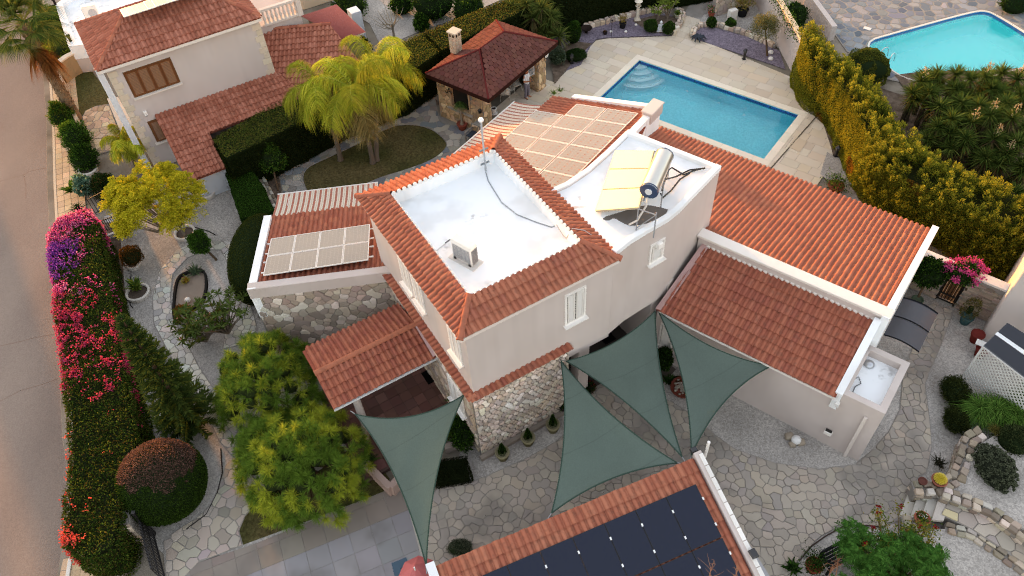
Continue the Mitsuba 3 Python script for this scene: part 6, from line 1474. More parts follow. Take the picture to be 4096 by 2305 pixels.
# --- pines in front: many needle tufts
def pine(label, pts, z0, z1, n_tuft, seed, trunk, cols, tips, name='pine_tree', sz=.30):
    """A broad pine: a domed crown of round needle tufts with gaps between the limbs."""
    key = thing(name, label, 'tree'); r = np.random.default_rng(seed); pg = Polygon(WL(pts, z0 * .4 + z1 * .6)[:, :2]).buffer(0); x0, y0, x1, y1 = pg.bounds; cen = np.array(pg.centroid.coords[0])
    trunk = np.asarray(trunk, float); br = MB(); br.tube([trunk, trunk + UP * z1 * .5, np.r_[cen, z1 * .8]], [.13, .10, .05], 8, C('#5d4636')); em = max(pg.exterior.distance(Point(x0 + (x1 - x0) * a, y0 + (y1 - y0) * b)) * pg.contains(Point(x0 + (x1 - x0) * a, y0 + (y1 - y0) * b)) for a in (.3, .4, .5, .6, .7) for b in (.3, .4, .5, .6, .7))
    T_ = []
    def zt(p): e = min(pg.exterior.distance(Point(p)) / em, 1); return z0 + (z1 - z0) * math.sqrt(e) * (.72 + .5 * meshkit.noise(np.r_[p * 1.15, seed * 2.3])), e
    while len(T_) < n_tuft:
        p = r.uniform([x0, y0], [x1, y1])
        if not pg.contains(Point(p)) or meshkit.noise(np.r_[p * 2.3, seed * 1.7]) < .36: continue
        z, e = zt(p)
        if meshkit.noise(np.r_[p * 1.5, 5.0 + seed]) < .30: z -= .7
        z += r.uniform(-.45, .06); T_.append((np.r_[p, z], unit(np.r_[(p - cen) * (1 - e), .9])))
    body = MB()
    for c, d in [q for q in T_ if zt(q[0][:2])[1] > .3][::3]: body.mesh(trimesh.creation.icosphere(1, .26), (.016, .022, .008), mat4([1, 0, 0], [0, 1, 0], [0, 0, .8], c - UP * .34))  # near-black balls paint the shade in the gaps between tufts
    for c, d in T_[::6]: br.tube([trunk * .3 + np.r_[cen, 0] * .7 + UP * z1 * .35, (c + np.r_[cen, z1 * .3]) / 2, c - UP * .05], [.03, .02, .01], 5, C('#5d4636'))
    mb = MB()
    for c, d in T_:
        m = 64; dd = unit(d * .7 + r.normal(size=(m, 3))); lit = meshkit.noise(c * 1.3 + seed) + r.normal(0, .12) > .50  # tufts picked by noise are painted in lit, yellower tones
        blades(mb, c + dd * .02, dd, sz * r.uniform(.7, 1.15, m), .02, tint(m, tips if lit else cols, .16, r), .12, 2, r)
    part(key, 'crown', mb, 'leaf'); part(key, 'dark_core', body, 'tint'); part(key, 'branches', br, 'bark', True); return key
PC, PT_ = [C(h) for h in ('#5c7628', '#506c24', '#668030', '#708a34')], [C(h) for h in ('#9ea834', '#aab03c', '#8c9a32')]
pine('large bushy pine with yellow green needle tufts beside the tiled driveway', [(640, 1010), (760, 985), (860, 1010), (905, 1060), (915, 1160), (880, 1240), (810, 1290), (720, 1285), (640, 1270), (575, 1180), (560, 1090), (600, 1050)], .8, 3.0, 520, 5, W(800, 1215), PC, PT_)
pine('bushy pine behind the large one, reaching the stone wall of the left wing', [(545, 860), (600, 815), (700, 800), (765, 840), (770, 930), (800, 960), (790, 1010), (700, 1060), (600, 1080), (520, 1040), (500, 960)], .8, 3.1, 400, 6, W(720, 1080), PC, PT_[:2] + [C('#5d7526')])

# --- cypress hedge on the right
face = [(1984, 190), (1990, 235), (2020, 275), (2064, 310), (2100, 370), (2128, 430), (2150, 490), (2190, 535), (2260, 580), (2370, 640), (2480, 690), (2600, 740)]
fb = WL(face, 0)[:, :2]; fb = np.array(LineString(fb).segmentize(.25).coords); fb = np.array([fb[max(0, i - 3):i + 4].mean(0) for i in range(len(fb))])
key = thing('cypress_hedge', 'tall golden tipped cypress hedge with one clipped face toward the pool deck', 'hedge'); r = np.random.default_rng(19)
tgt = unit(np.gradient(fb, axis=0)); rt_n = np.c_[-tgt[:, 1], tgt[:, 0]]          # to the left of travel: away from the deck
hgt_ = 2.55; wid = np.interp(np.linspace(0, 1, len(fb)), [0, .2, .55, .8, 1], [.9, 1.5, 2.0, 2.5, 2.6])
inner = Polygon(np.vstack([fb + rt_n * .25, (fb + rt_n * wid[:, None])[::-1]])).buffer(0)
part(key, 'dark_core', MB().prism(inner, 0, hgt_ - .25, (.018, .022, .008)), 'tint')  # dark block whose colour acts as shade behind the sprays
v, f = [], []
for i, p in enumerate(fb):
    for k, z in enumerate(np.linspace(0, hgt_, 6)): v.append(np.r_[p + rt_n[i] * (.05 + .10 * (z / hgt_) ** 2), z])
m = 6; f = [[i * m + k, (i + 1) * m + k, (i + 1) * m + k + 1, i * m + k + 1] for i in range(len(fb) - 1) for k in range(m - 1)]
f = np.array([t for q in f for t in ([q[0], q[1], q[2]], [q[0], q[2], q[3]])]); v = np.array(v)
P, N_ = sample_mesh(v, f, 52000, r); ctr2 = fb[len(fb) // 2]
out_ = -np.c_[np.interp(P[:, 1], fb[::-1, 1], rt_n[::-1, 0]), np.interp(P[:, 1], fb[::-1, 1], rt_n[::-1, 1]), np.zeros(len(P))]
q = meshkit.fbm(P * [1.3, 1.3, .8], 3, 3); P = P + out_ * ((q - .5) * .35)[:, None]
CY_ = [C(h) for h in ('#848026', '#757824', '#8e8a30', '#646a20')]; CYB = [C('#8a6a24'), C('#7d5c26')]
br_ = meshkit.fbm(P * [.7, .7, .4] + 4, 3, 8) > .68
col = np.where(br_[:, None], tint(len(P), CYB, .2, r), tint(len(P), CY_, .2, r)) * (.6 + .8 * q)[:, None]
mb = MB(); leaves(mb, P, out_ * .7 + UP * .5 + r.normal(0, .6, P.shape), .085 * r.uniform(.6, 1.3, len(P)), .04, col, r=r); part(key, 'clipped_face', mb, 'leaf')
# plumes over the top
mb = MB(); np_ = 760; GT = [C(h) for h in ('#a8a434', '#9a9c30', '#8c922c', '#b8ac40')]; GD = [C(h) for h in ('#48561e', '#586222', '#3a481a')]
for k in range(np_ + 400):
    i = int(r.integers(0, len(fb))); wq = r.uniform(0, 1) ** .8
    if k >= np_: i = int(r.integers(int(len(fb) * .5), len(fb))); wq = 0
    p = fb[i] + rt_n[i] * (.12 + wid[i] * wq) + r.normal(0, .1, 2); z = hgt_ - .35 + .75 * math.sin(math.pi * min(1, .2 + wq)) * r.uniform(.2, 1)
    if wq > .85: z -= r.uniform(0, 1.2)
    if k >= np_: z = r.uniform(.2, hgt_); p = fb[i] + rt_n[i] * r.uniform(-.1, .15)
    Lp = r.uniform(.4, .8); ax = unit(np.r_[r.normal(0, .35, 2) - rt_n[i] * .25, 1.0]); m = 95; t = r.uniform(0, 1, m) ** .8; an = r.uniform(0, 2 * np.pi, m); s_ = unit(np.cross(ax, [1, 0, 0])); u_ = np.cross(ax, s_)
    rad = .20 * (1 - t) ** .7 + .02; od = np.cos(an)[:, None] * s_ + np.sin(an)[:, None] * u_; P = np.r_[p, z] + ax * (t * Lp)[:, None] + od * (rad * r.uniform(.4, 1, m))[:, None]
    gold = np.clip(t * 1.25 + r.normal(0, .15, m) - .45, 0, 1)[:, None]; col = tint(m, GD, .2, r) * (1 - gold) + tint(m, GT, .15, r) * gold
    leaves(mb, P, ax * 1.0 + od * .7 + r.normal(0, .25, (m, 3)), r.uniform(.07, .13, m), .032, col, r=r)
part(key, 'plumes', mb, 'leaf')

# --- yuccas
def rosette(mb, c, n, L, w, cols, r, up=.5, droop=.25):
    d = sphere_dirs(n, r); d[:, 2] = np.abs(d[:, 2]) * 1.0 + up * r.uniform(-.5, 1, n); blades(mb, np.repeat(np.asarray(c)[None], n, 0), d, L * r.uniform(.75, 1.1, n), w, tint(n, cols, .22, r), droop, 3, r)
YC = [C(h) for h in ('#455824', '#52662e', '#384c20', '#6a783a')]
def yucca(label, pts, group, L=.75, w=.05, n=120, cols=YC, seed=0, name='yucca_plant', stalk=True, cat='yucca'):
    key = thing(name, label, cat, group); r = np.random.default_rng(seed); mb, tr, fl = MB(), MB(), MB()
    full = [(W(*q), 1.0) for q in pts] + [(W(*q) + np.r_[r.normal(0, .42, 2), r.uniform(-.9, -.3)], .9) for q in pts for _ in range(2)]
    for c, sc_ in full:
        rosette(mb, c, n, L, w, cols, r); m = 50; d = sphere_dirs(m, r); d[:, 2] = -np.abs(d[:, 2]); blades(mb, np.repeat((c - UP * .15)[None], m, 0), d, L * .8, w, tint(m, [C('#5a5436'), C('#6b6040'), C('#3d4626')], .2, r), .4, 3, r)
        tr.tube([[c[0], c[1], 0], c], [.10, .08], 7, C('#4a4236'))
        if stalk and sc_ == 1 and r.random() < .25:
            q = MB(); m = 40; t = r.uniform(.2, 1, m); od = sphere_dirs(m, r); leaves(fl, c + UP * .25 + UP * (.55 * t)[:, None] + od * (.16 * (1 - t * .6))[:, None], od, .08, .05, tint(m, [C('#b0a07c'), C('#a08e6c'), C('#c4b698')], .12, r), r=r); tr.tube([c, c + UP * .8], .012, 5, C('#a98d70'))
    part(key, 'trunk', tr, 'bark', True); part(key, 'leaves', mb, 'leaf'); part(key, 'flower_spike', fl, 'leaf'); return key
YL = ['behind the dark cap at the far pool edge', 'below the bright water, second along the pool', 'third along the far pool edge', 'at the right picture edge below the far pool', 'in the middle of the dark thicket nearest the hedge', 'with a white flower head in the thicket', 'in the shaded thicket below the white flowers', 'lowest and darkest in the thicket by the right edge']
YP = [[(2318, 205, 2.2), (2358, 190, 2.3), (2340, 235, 2.0)], [(2405, 188, 2.4), (2440, 200, 2.5), (2398, 225, 2.1)], [(2478, 195, 2.5), (2520, 185, 2.5), (2495, 225, 2.3)], [(2560, 200, 2.4), (2600, 215, 2.3), (2570, 240, 2.2), (2640, 260, 2)], [(2365, 270, 1.9), (2395, 300, 1.9), (2420, 260, 2.1), (2360, 320, 1.5)], [(2462, 268, 2.3), (2490, 290, 2.2), (2530, 262, 2.3), (2445, 310, 1.9)], [(2545, 300, 2.2), (2590, 310, 2.1), (2500, 350, 1.6), (2430, 350, 1.5)], [(2560, 360, 1.6), (2600, 400, 1.5), (2530, 390, 1.2), (2480, 400, 1.0), (2576, 430, .9)]]
for k, (l, p) in enumerate(zip(YL, YP)): yucca('spiky dark green yucca clump ' + l, p, 'yuccas beside the far pool', .78, .055, 130, YC, 40 + k)
struct('undergrowth', MB().sheet(poly([(2250, 190), (2330, 180), (2480, 180), (2800, 150), (2800, 640), (2576, 620), (2480, 520), (2400, 420), (2330, 300)]), .03), 'soil')
yucca('large yucca clump with pale drooping leaves behind the pavilion roof', [(1290, 20, 2.3), (1325, 12, 2.6), (1362, 22, 2.5), (1385, 45, 2.0), (1340, 45, 2.1), (1300, 48, 1.6), (1310, -8, 2.5), (1370, -5, 2.3)], None, .9, .06, 120, [C(h) for h in ('#4a5a2a', '#5c6a32', '#6b733a', '#3b4a20')], 60, stalk=False)
# ------------------------------------------------------------------ shrubs and pots
bush('shrub', 'leafy fruit tree shrub standing by the grey path in front of the long hedge', 'shrub', W(680, 395, 1.0), (.95, .95, 1.1), GREEN + [C('#66803a')], 6500, .10, .05, seed=1, lumps=.5, trunk=W(700, 480))
bush('shrub', 'round glossy green shrub in the pale curved path below the golden tree', 'shrub', W(502, 612, .9), (.52, .52, .75), GREEN, 3200, .08, .05, seed=2, lumps=.4, trunk=W(545, 655))
bush('shrub', 'brownish clipped ball shrub in a white ring planter', 'shrub', W(330, 645, .8), .55, [C(h) for h in ('#5a3f1e', '#4d3a1c', '#6b4a24', '#403a1a')], 4500, .06, .02, seed=3, shell=.85)
def ring(label, px, py, r_, h=.22, col='#cfc9c0'):
    key = thing('planter', label, 'planter'); mb = MB().lathe(W(px, py), [(r_, 0), (r_ + .04, h * .8), (r_ + .03, h), (r_ - .06, h), (r_ - .07, h * .6)], 28, C(col)); part(key, 'wall', mb, 'tint', True)
    part(key, 'soil', MB().lathe(W(px, py), [(r_ - .05, h * .55), (0, h * .6)], 20, C('#5a5048')), 'tint'); return key
ring('white round ring planter under the brown clipped ball shrub', 338, 672, .28); ring('white round ring planter holding upright strap leaves', 350, 742, .48); ring('white ring planter round the trunk of the golden feathery tree', 468, 592, .46); ring('white ring planter with dark leaves by the low green hedge', 524, 492, .36); ring('pale ring planter under the dark slender conifer', 440, 1055, .55); ring('pale curved planter with palm by the neighbour path', 225, 432, .45)
def strap(name, label, px, py, n, L, w, cols, seed, z=.2, up=1.2, droop=.35, cat='plant', group=None, seg=4):
    key = thing(name, label, cat, group); r = np.random.default_rng(seed); mb = MB(); c = W(px, py) + UP * z; d = sphere_dirs(n, r); d[:, 2] = np.abs(d[:, 2]) + up
    blades(mb, c + r.normal(0, .06, (n, 3)) * [1, 1, .2], d, L * r.uniform(.6, 1.1, n), w, tint(n, cols, .2, r), droop, seg, r); part(key, 'leaves', mb, 'leaf'); return key
LT = [C(h) for h in ('#55702a', '#6b8032', '#46602a', '#7d8c3c')]
strap('strap_plant', 'upright strap leaved plant in the white ring on the gravel', 350, 735, 70, .85, .10, LT, 1)
strap('cycad', 'dark arching cycad beside the black street fence', 322, 600, 90, .75, .035, DARK, 2, .3, .5, .6)
strap('cycad', 'dark fan leaved cycad by the pavement above the flowering hedge', 205, 540, 80, .7, .04, DARK + GREEN[:1], 3, .3, .4, .5)
strap('agave', 'grey green agave at the head of the little pond', 492, 690, 46, .5, .08, [C('#5c6e50'), C('#6b7a58'), C('#4a5a44')], 4, .1, .35, .1, 'agave')
strap('bromeliad', 'yellow green bromeliad at the edge of the little pond', 470, 712, 60, .35, .04, [C('#9a8a2c'), C('#7d8a2e'), C('#a86a2c')], 5, .1, .5, .3)
strap('strap_plant', 'dark strap leaved plant in the ring by the low green hedge', 522, 482, 90, .65, .06, DARK + GREEN[:1], 6, .25, .6, .6)
strap('strap_plant', 'dark tufted plant below the mauve lean-to roof', 553, 462, 100, .7, .05, DARK + GREEN[:1], 7, .2, .7, .6)
strap('banana_plant', 'broad leaved green plant at the pavement edge by the street gate', 188, 492, 26, .8, .24, GREEN, 8, .3, 1.0, .35)
bush('cactus_bush', 'blue green pad cactus beside the pavement', 'cactus', W(212, 470, .6), (.45, .45, .6), [C('#5c7a68'), C('#4e6b58'), C('#6d8a74')], 420, .2, .14, seed=6, shell=.8, fill=.5)
for k, (px, py, rx, rz, cols, lab) in enumerate(((155, 292, .7, .9, GREEN + [C('#6b6a24')], 'tall dark shrub in front of the palm trunk by the pavement, topmost of three'), (190, 345, .85, 1.0, GREEN, 'bushy dark shrub at the palm foot, middle one of three'), (212, 398, .75, .8, DARK + GREEN, 'darkest shrub beside the pale patio, lowest of the three at the palm'), (262, 470, .7, .6, DARK + [C('#5a4a2a')], 'low brown and green shrub left of the golden tree'))):
    bush('shrub', lab, 'shrub', W(px, py, rz * .75), (rx, rx, rz), cols, 3600, .13, .04, seed=10 + k, lumps=.6)
feather_palm('small golden feather palm between the neighbouring house and the golden tree', W(345, 425), 1.7, 15, 1.15, PALMC, None, .07, 21, 1.1, 0)
bush('shrub', 'yellow green shrubs along the street in front of the neighbouring white roof', 'shrub', W(148, 130, .8), (.9, 1.5, 1.0), GOLD, 4200, .12, .05, seed=16, lumps=.6)
bush('shrub', 'clipped bright green street hedge behind the palm crown', 'shrub', W(128, 70, .8), (1.0, 3.0, 1.2), GREEN, 5200, .12, .05, seed=17, lumps=.4)
bush('shrub', 'dark bush below the red metal shed roof', 'shrub', W(895, 118, .6), (.9, .7, .8), DARK, 3000, .12, .06, seed=18, lumps=.5)
# pond
pond = smoothpoly([(448, 705), (470, 690), (515, 680), (522, 720), (512, 765), (480, 785), (460, 810), (440, 815), (440, 760)], 0, 2)
struct('pond_bed', MB().sheet(pond, .016, C('#8b7d70')), 'tint')
pk_ = thing('pond_edging', 'black kidney shaped edging of the little dry pond in the gravel garden', 'edging')
part(pk_, 'rim', MB().prism(pond.buffer(.06).difference(pond.buffer(-.03)), 0, .16, C('#2a2826')), 'tint')
solid('globe_lamp', MB().mesh(trimesh.creation.icosphere(3, .13), C('#dcd3c6'), mat4([1, 0, 0], [0, 1, 0], [0, 0, 1], W(472, 755, .16))), 'smooth_paint', True, 'white globe lamp among the plants of the little pond', 'lamp')
bush('shrub', 'rusty orange flowering shrub at the lower end of the little pond', 'shrub', W(462, 785, .35), (.45, .4, .35), [C('#8a4a20'), C('#a05a24'), C('#6b5a24'), C('#4a5a24')], 1800, .07, .035, seed=20)
# frangipani: bare limbs with leaf rosettes at the ends
def frangipani(label, px, py, seed, h=1.9, spread=1.2, n=30, cols=GREEN, fl=None):
    key = thing('frangipani_tree', label, 'tree'); r = np.random.default_rng(seed); b = W(px, py); br, mb, fm = MB(), MB(), MB()
    for i in range(n):
        az = r.uniform(0, 2 * np.pi); rr = spread * math.sqrt(r.uniform(.05, 1)); tip = b + np.array([rr * math.cos(az), rr * math.sin(az), h * r.uniform(.55, 1)]); br.tube([b, b * .6 + tip * .4 + UP * .1, tip], [.035, .025, .015], 5, C('#8a7d70'))
        m = 17; a_ = r.uniform(0, 2 * np.pi, m); d = np.c_[np.cos(a_), np.sin(a_), r.uniform(-.2, .7, m)]; leaves(mb, np.repeat(tip[None], m, 0), d, r.uniform(.22, .34, m), .075, tint(m, cols, .2, r), .1, r)
        if fl is not None and r.random() < .35: leaves(fm, tip + UP * .08 + r.normal(0, .04, (6, 3)), r.normal(size=(6, 3)) + UP, .07, .06, tint(6, fl, .1, r), r=r)
    part(key, 'trunk', br, 'bark', True); part(key, 'leaves', mb, 'leaf')
    if fm.n: part(key, 'flowers', fm, 'leaf')
frangipani('open branched frangipani with leaf whorls beside the little pond', 575, 840, 3, 2.0, 1.25, 40, [C(h) for h in ('#4a5c2c', '#566833', '#5d6a3a')])
frangipani('low dense frangipani with pinkish flowers in front of the stone wing', 520, 860, 4, 1.5, 1.0, 40, [C(h) for h in ('#4d5a26', '#3f5022', '#66682e')], [C('#d99a8a'), C('#e0b09a')])
# fence and gate to the street, black iron
def iron_fence(name, label, p, q, h, n, cat, z0=.1, spear=True, rails=(.12, .9)):
    key = thing(name, label, cat); K = C('#1b1a1b'); d = unit(q - p)
    for f_ in rails: part(key, 'rail', MB().beam(p + UP * (z0 + h * f_), q + UP * (z0 + h * f_), .04, .03, K), 'smooth_paint')
    for i in range(n + 1):
        o = p + (q - p) * i / n; mb = MB().beam(o + UP * z0, o + UP * (z0 + h * (.97 if i % 2 else 1.03)), .022, .022, K)
        if spear: mb.lathe(o + UP * (z0 + h), [(.0, -.02), (.03, .02), (0, .1)], 4, K)
        part(key, 'bar', mb, 'smooth_paint')
    return key
iron_fence('street_gate', 'black ornamental iron gate with arrow tips at the pavement above the flowers', W(245, 545), W(318, 508), 1.1, 10, 'gate', .1)
iron_fence('iron_fence', 'black iron bars above the white sill right of the street gate', W(272, 592), W(330, 570), .7, 12, 'fence', .25, False)
solid('low_wall', MB().beam(W(268, 598, .12), W(345, 568, .12), .14, .24, C('#cfcac6')), 'tint', False, 'white low wall under the black iron bars', 'wall')
solid('low_wall', MB().beam(W(430, 545, .15), W(505, 515, .15), .14, .3, C('#bfbcb8')), 'tint', False, 'pale low wall with railing behind the golden tree', 'wall')
solid('garden_hose', MB().tube([W(x, y, .03) for x, y in ((435, 590), (455, 570), (490, 572), (525, 582), (543, 592))], .018, 5, C('#2a2829')), 'tint', True, 'dark garden hose curving over the gravel by the golden tree', 'hose')
solid('garden_hose', MB().tube([W(x, y, .03) for x, y in ((330, 690), (325, 730), (328, 768), (335, 775))], .018, 5, C('#2a2829')), 'tint', True, 'dark garden hose beside the strap leaved plant', 'hose')
# stone wall behind the flower hedge
lw2 = thing('retaining_wall', 'narrow low stone wall between the flowering hedge and the gravel', 'wall')
for (p, q) in (((283, 640), (300, 760)), ((300, 760), (322, 900)), ((322, 900), (345, 1010)), ((345, 1010), (368, 1110))):
    p, q = W(*p), W(*q); d = unit(q - p); n_ = np.cross(d, UP); L = np.linalg.norm(q - p)
    part(lw2, 'core', MB().box((p + q) / 2 + UP * .17, (L, .22, .34), [d, n_, UP], C('#7d7468')), 'mortar')
    for i in range(int(L / .3)):
        part(lw2, 'stone', MB().box(p + d * (.15 + .3 * i) + UP * .35, (.28, .26, .09), [d, n_, UP], jit(C('#a39a8c'), .1), .02), 'tint')
# entrance gate bottom left, pillar
gp_ = thing('gate_pillar', 'square stone gate pillar at the bottom left beside the flowering hedge', 'pillar')
q0, q1 = W(300, 1385), W(372, 1365); d = unit(q1 - q0); n_ = np.cross(UP, d)
part(gp_, 'core', MB().box((q0 + q1) / 2 + UP * .75 + n_ * .3, (np.linalg.norm(q1 - q0), .6, 1.5), [d, n_, UP], C('#8b8072')), 'mortar')
L = np.linalg.norm(q1 - q0)
lay(gp_, sbox(0, 0, L, 1.5), .30, onwall(q0 - n_ * .01, d, -n_), RUBBLE, 71, (0, .05), .012, 40, gap=.025)
lay(gp_, sbox(0, 0, L, .6), .30, lambda v: q0 + v[:, :1] * d + v[:, 1:2] * n_ + UP * 1.49 + v[:, 2:] * UP, [C('#7d7a76'), C('#8d8a84'), C('#6f6d6a')], 72, (0, .05), .012, 20, gap=.03)
gt = thing('iron_gate', 'black iron driveway gate standing open at the bottom left corner', 'gate'); K = C('#171618')
p, q = W(388, 1345), W(420, 1470); d = unit(q - p); L = np.linalg.norm(q - p)
for f_ in (.08, .62, 1.3): part(gt, 'rail', MB().beam(p + UP * f_, q + UP * f_, .05, .05, K), 'smooth_paint')
for i in range(16):
    o = p + d * (L * i / 15); part(gt, 'bar', MB().beam(o + UP * .08, o + UP * (1.35 + .15 * math.sin(math.pi * i / 15)), .026, .026, K).mesh(trimesh.creation.icosphere(1, .035), K, mat4([1, 0, 0], [0, 1, 0], [0, 0, 1], o + UP * .95)), 'smooth_paint')
part(gt, 'post', MB().beam(p, p + UP * 1.75, .12, .12, K), 'smooth_paint')
for i in range(7): part(gt, 'scroll', MB().lathe(p + d * (L * (i + .5) / 7) + UP * 1.12, [(.07, -.012), (.095, -.012), (.095, .012), (.07, .012), (.07, -.012)], 12, K, [d, UP, np.cross(d, UP)]), 'smooth_paint')
tp = struct('pavement_tiles', MB().prism(poly([(215, 1398), (300, 1385), (330, 1395), (320, 1460), (140, 1500), (158, 1410)]), -.02, .006, C('#8d7d6c')), 'mortar')
e = unit(W(300, 1385) - W(215, 1398)); n_ = np.cross(UP, e); o = W(215, 1398); tpg = poly([(160, 1404), (300, 1385), (330, 1395), (320, 1460), (140, 1500)])
for i in range(-3, 6):
    for j in range(-4, 3):
        g = Polygon([(o + e * (i * .42 + x) + n_ * (j * .42 + y))[:2] for x, y in ((.01, .01), (.41, .01), (.41, .41), (.01, .41))]).intersection(tpg)
        if g.geom_type == 'Polygon' and g.area > .02: part(tp, 'tile', stone_mesh(g, 0, .016, .004, jit(C('#c0a88c') if i < 1 else C('#a8918a'), .06), flat()), 'tint')
# --- topiary pots along the clad wall
def topiary(label, px, py, r_, h, hp, group='pots with pointed topiary along the clad wall'):
    key = thing('potted_topiary', label, 'potted plant', group); c = W(px, py)
    pot(key, c, r_, h, C('#8a8468')); part(key, 'band', MB().lathe(c, [(r_ * .80, h * .35), (r_ * .9, h * .52)], 20, C('#5a5438')), 'tint', True)
    part(key, 'soil', MB().lathe(c, [(r_ * .95, h * .88), (0, h * .9)], 18, C('#3d2f28')), 'tint')
    rr = np.random.default_rng(int(px)); n = 1500; t = rr.uniform(0, 1, n); an = rr.uniform(0, 2 * np.pi, n); rad = .125 * (1 - t) ** .8 * (.8 + .4 * rr.uniform(size=n)); P = c + UP * h * .85 + np.c_[np.cos(an) * rad, np.sin(an) * rad, t * hp]
    mb = MB(); leaves(mb, P, np.c_[np.cos(an), np.sin(an), np.full(n, 1.2)], .055, .02, tint(n, GREEN + DARK, .2, rr), r=rr); mb.lathe(c + UP * h * .85, [(.07, 0), (.05, hp * .5), (.01, hp * .9)], 8, (.012, .02, .008)); part(key, 'foliage', mb, 'leaf')
topiary('round ridged pot with pointed topiary, nearest the stone corner', 1265, 1152, .25, .42, .62); topiary('round ridged pot with pointed topiary, middle of three', 1329, 1115, .25, .42, .62); topiary('round ridged pot with pointed topiary, beside the tip of the green sail', 1391, 1082, .25, .42, .66)
k = thing('potted_plant', 'dark pot with spiky leaves on the step by the green sail', 'potted plant'); c = W(1418, 1035); pot(k, c, .16, .35, C('#2f2c2a')); mb = MB(); rosette(mb, c + UP * .35, 50, .3, .04, DARK + GREEN[:1], np.random.default_rng(4)); part(k, 'leaves', mb, 'leaf')
hedge_box('box_hedge', 'low square dark box hedge at the foot of the leftmost sail', poly([(1093, 1160), (1172, 1150), (1187, 1204), (1095, 1220)], .3), .36, [C('#1f2614'), C('#2a2f1a'), C('#1a2010')], 2600, .04, seed=31)
bush('shrub', 'leafy green planting between the stone corner and the leftmost sail', 'shrub', W(1165, 1085, .5), (.55, .8, .6), DARK + GREEN[:2], 2600, .13, .05, seed=32, lumps=.5)
strap('papyrus', 'green papyrus tuft beside the stone corner', 1150, 1045, 120, .5, .03, GREEN, 33, .9, .2, .3); strap('papyrus', 'second papyrus tuft nearer the driveway side of the sail', 1138, 1105, 110, .42, .03, LT, 34, .5, .2, .3)
solid('low_wall', MB().beam(W(1120, 1130, .16), W(1195, 1105, .16), .22, .32, C('#8a7f76')), 'tint', False, 'low stone kerb below the clad corner next to the box hedge', 'wall')
k = thing('planter_wall', 'pinkish stone planter between the pine and the leftmost sail', 'planter')
for p, q in (((915, 1120), (925, 1060)), ((920, 1170), (985, 1235)), ((985, 1235), (1010, 1205))):
    part(k, 'wall', MB().beam(W(*p, .3), W(*q, .3), .22, .6, C('#a89288')), 'tint')
strap('dwarf_palm', 'small palm in the pinkish planter beside the pine', 935, 1180, 60, .6, .05, DARK + GREEN[:2], 36, .5, .3, .6)
bush('shrub', 'grey green rosemary bush at the garage corner beside the drain', 'shrub', W(1157, 1378, .25), (.5, .35, .3), [C('#5a6050'), C('#4a5242'), C('#6b6e5c')], 3000, .06, .015, seed=37)
solid('parasol', MB().lathe(W(1043, 1422, 2.0) - UP * .8, [(.62, 0), (.0, .8)], 8, C('#b86a6a')).tube([W(1042, 1428, 2.0) * [1, 1, 0], W(1042, 1428, 2.05)], .025, 8, C('#dcd8d2')), 'tint', False, 'pink parasol tip at the bottom edge beside the garage', 'parasol')
# under and beside the sails
k = thing('potted_plant', 'large terracotta bowl of pebbles between the two right sails', 'potted plant'); c = W(1717, 985); pot(k, c, .46, .30, C('#6b3a30'))
mb = MB()
for i in range(90): d_ = rng.normal(0, .17, 2); mb.mesh(trimesh.creation.icosphere(1, .045), jit(C('#8d857a'), .15), mat4([1, 0, 0], [0, 1, 0], [0, 0, .7], np.r_[c[:2] + np.clip(d_, -.33, .33), .29]))
part(k, 'pebbles', mb, 'tint', kind='stuff')
bush('shrub', 'leafy shrub at the wall between the two right sails', 'shrub', W(1668, 905, .7), (.4, .4, .7), DARK + GREEN[:1], 1500, .11, .06, seed=41)
strap('agave', 'dark agave beside the pebble bowl under the sails', 1685, 965, 40, .5, .09, DARK, 42, .1, .35, .2, 'agave')
bush('shrub', 'red flowering plant at the covered entrance behind the stone corner', 'shrub', W(1475, 975, .3), (.4, .3, .3), DARK + [C('#7a2430')], 900, .09, .05, seed=43)
for i, (px, py, z, w_, lab) in enumerate(((1083, 946, .18, .62, 'black door mat beside the clad wall on the dark porch floor'), (1522, 843, .08, .8, 'black door mat in the shaded covered entrance'))): solid('door_mat', MB().box(W(px, py, z + .012), (w_, .5, .02), [a2, a1, UP], C('#141212'), .005), 'tint', False, lab, 'mat')
# --- globe lamp with stones on the gravel
solid('globe_lamp', MB().mesh(trimesh.creation.icosphere(3, .17), C('#d6d6d4'), mat4([1, 0, 0], [0, 1, 0], [0, 0, 1], W(2003, 1107, .17))), 'smooth_paint', True, 'white globe lamp on the pale gravel by the long white wall', 'lamp')
for i, (px, py, s_) in enumerate(((1985, 1098, .17), (1993, 1118, .13), (2015, 1113, .15))):
    m = hull([(np.array([x * s_ * .5, y * s_ * .4, z * s_ * .3]) * rng.uniform(.7, 1.2, 3), s_ * .4) for x in (-1, 1) for y in (-1, 1) for z in (-1, 1)], 8); mm = m.to_mesh()
    solid('boulder', MB().add(mm.vert_properties[:, :3] + W(px, py, s_ * .5), mm.tri_verts, C('#9a8f80')), 'tint', True, ['pale boulder left of the globe lamp', 'smallest boulder in front of the globe lamp', 'boulder right of the globe lamp'][i], 'boulder')
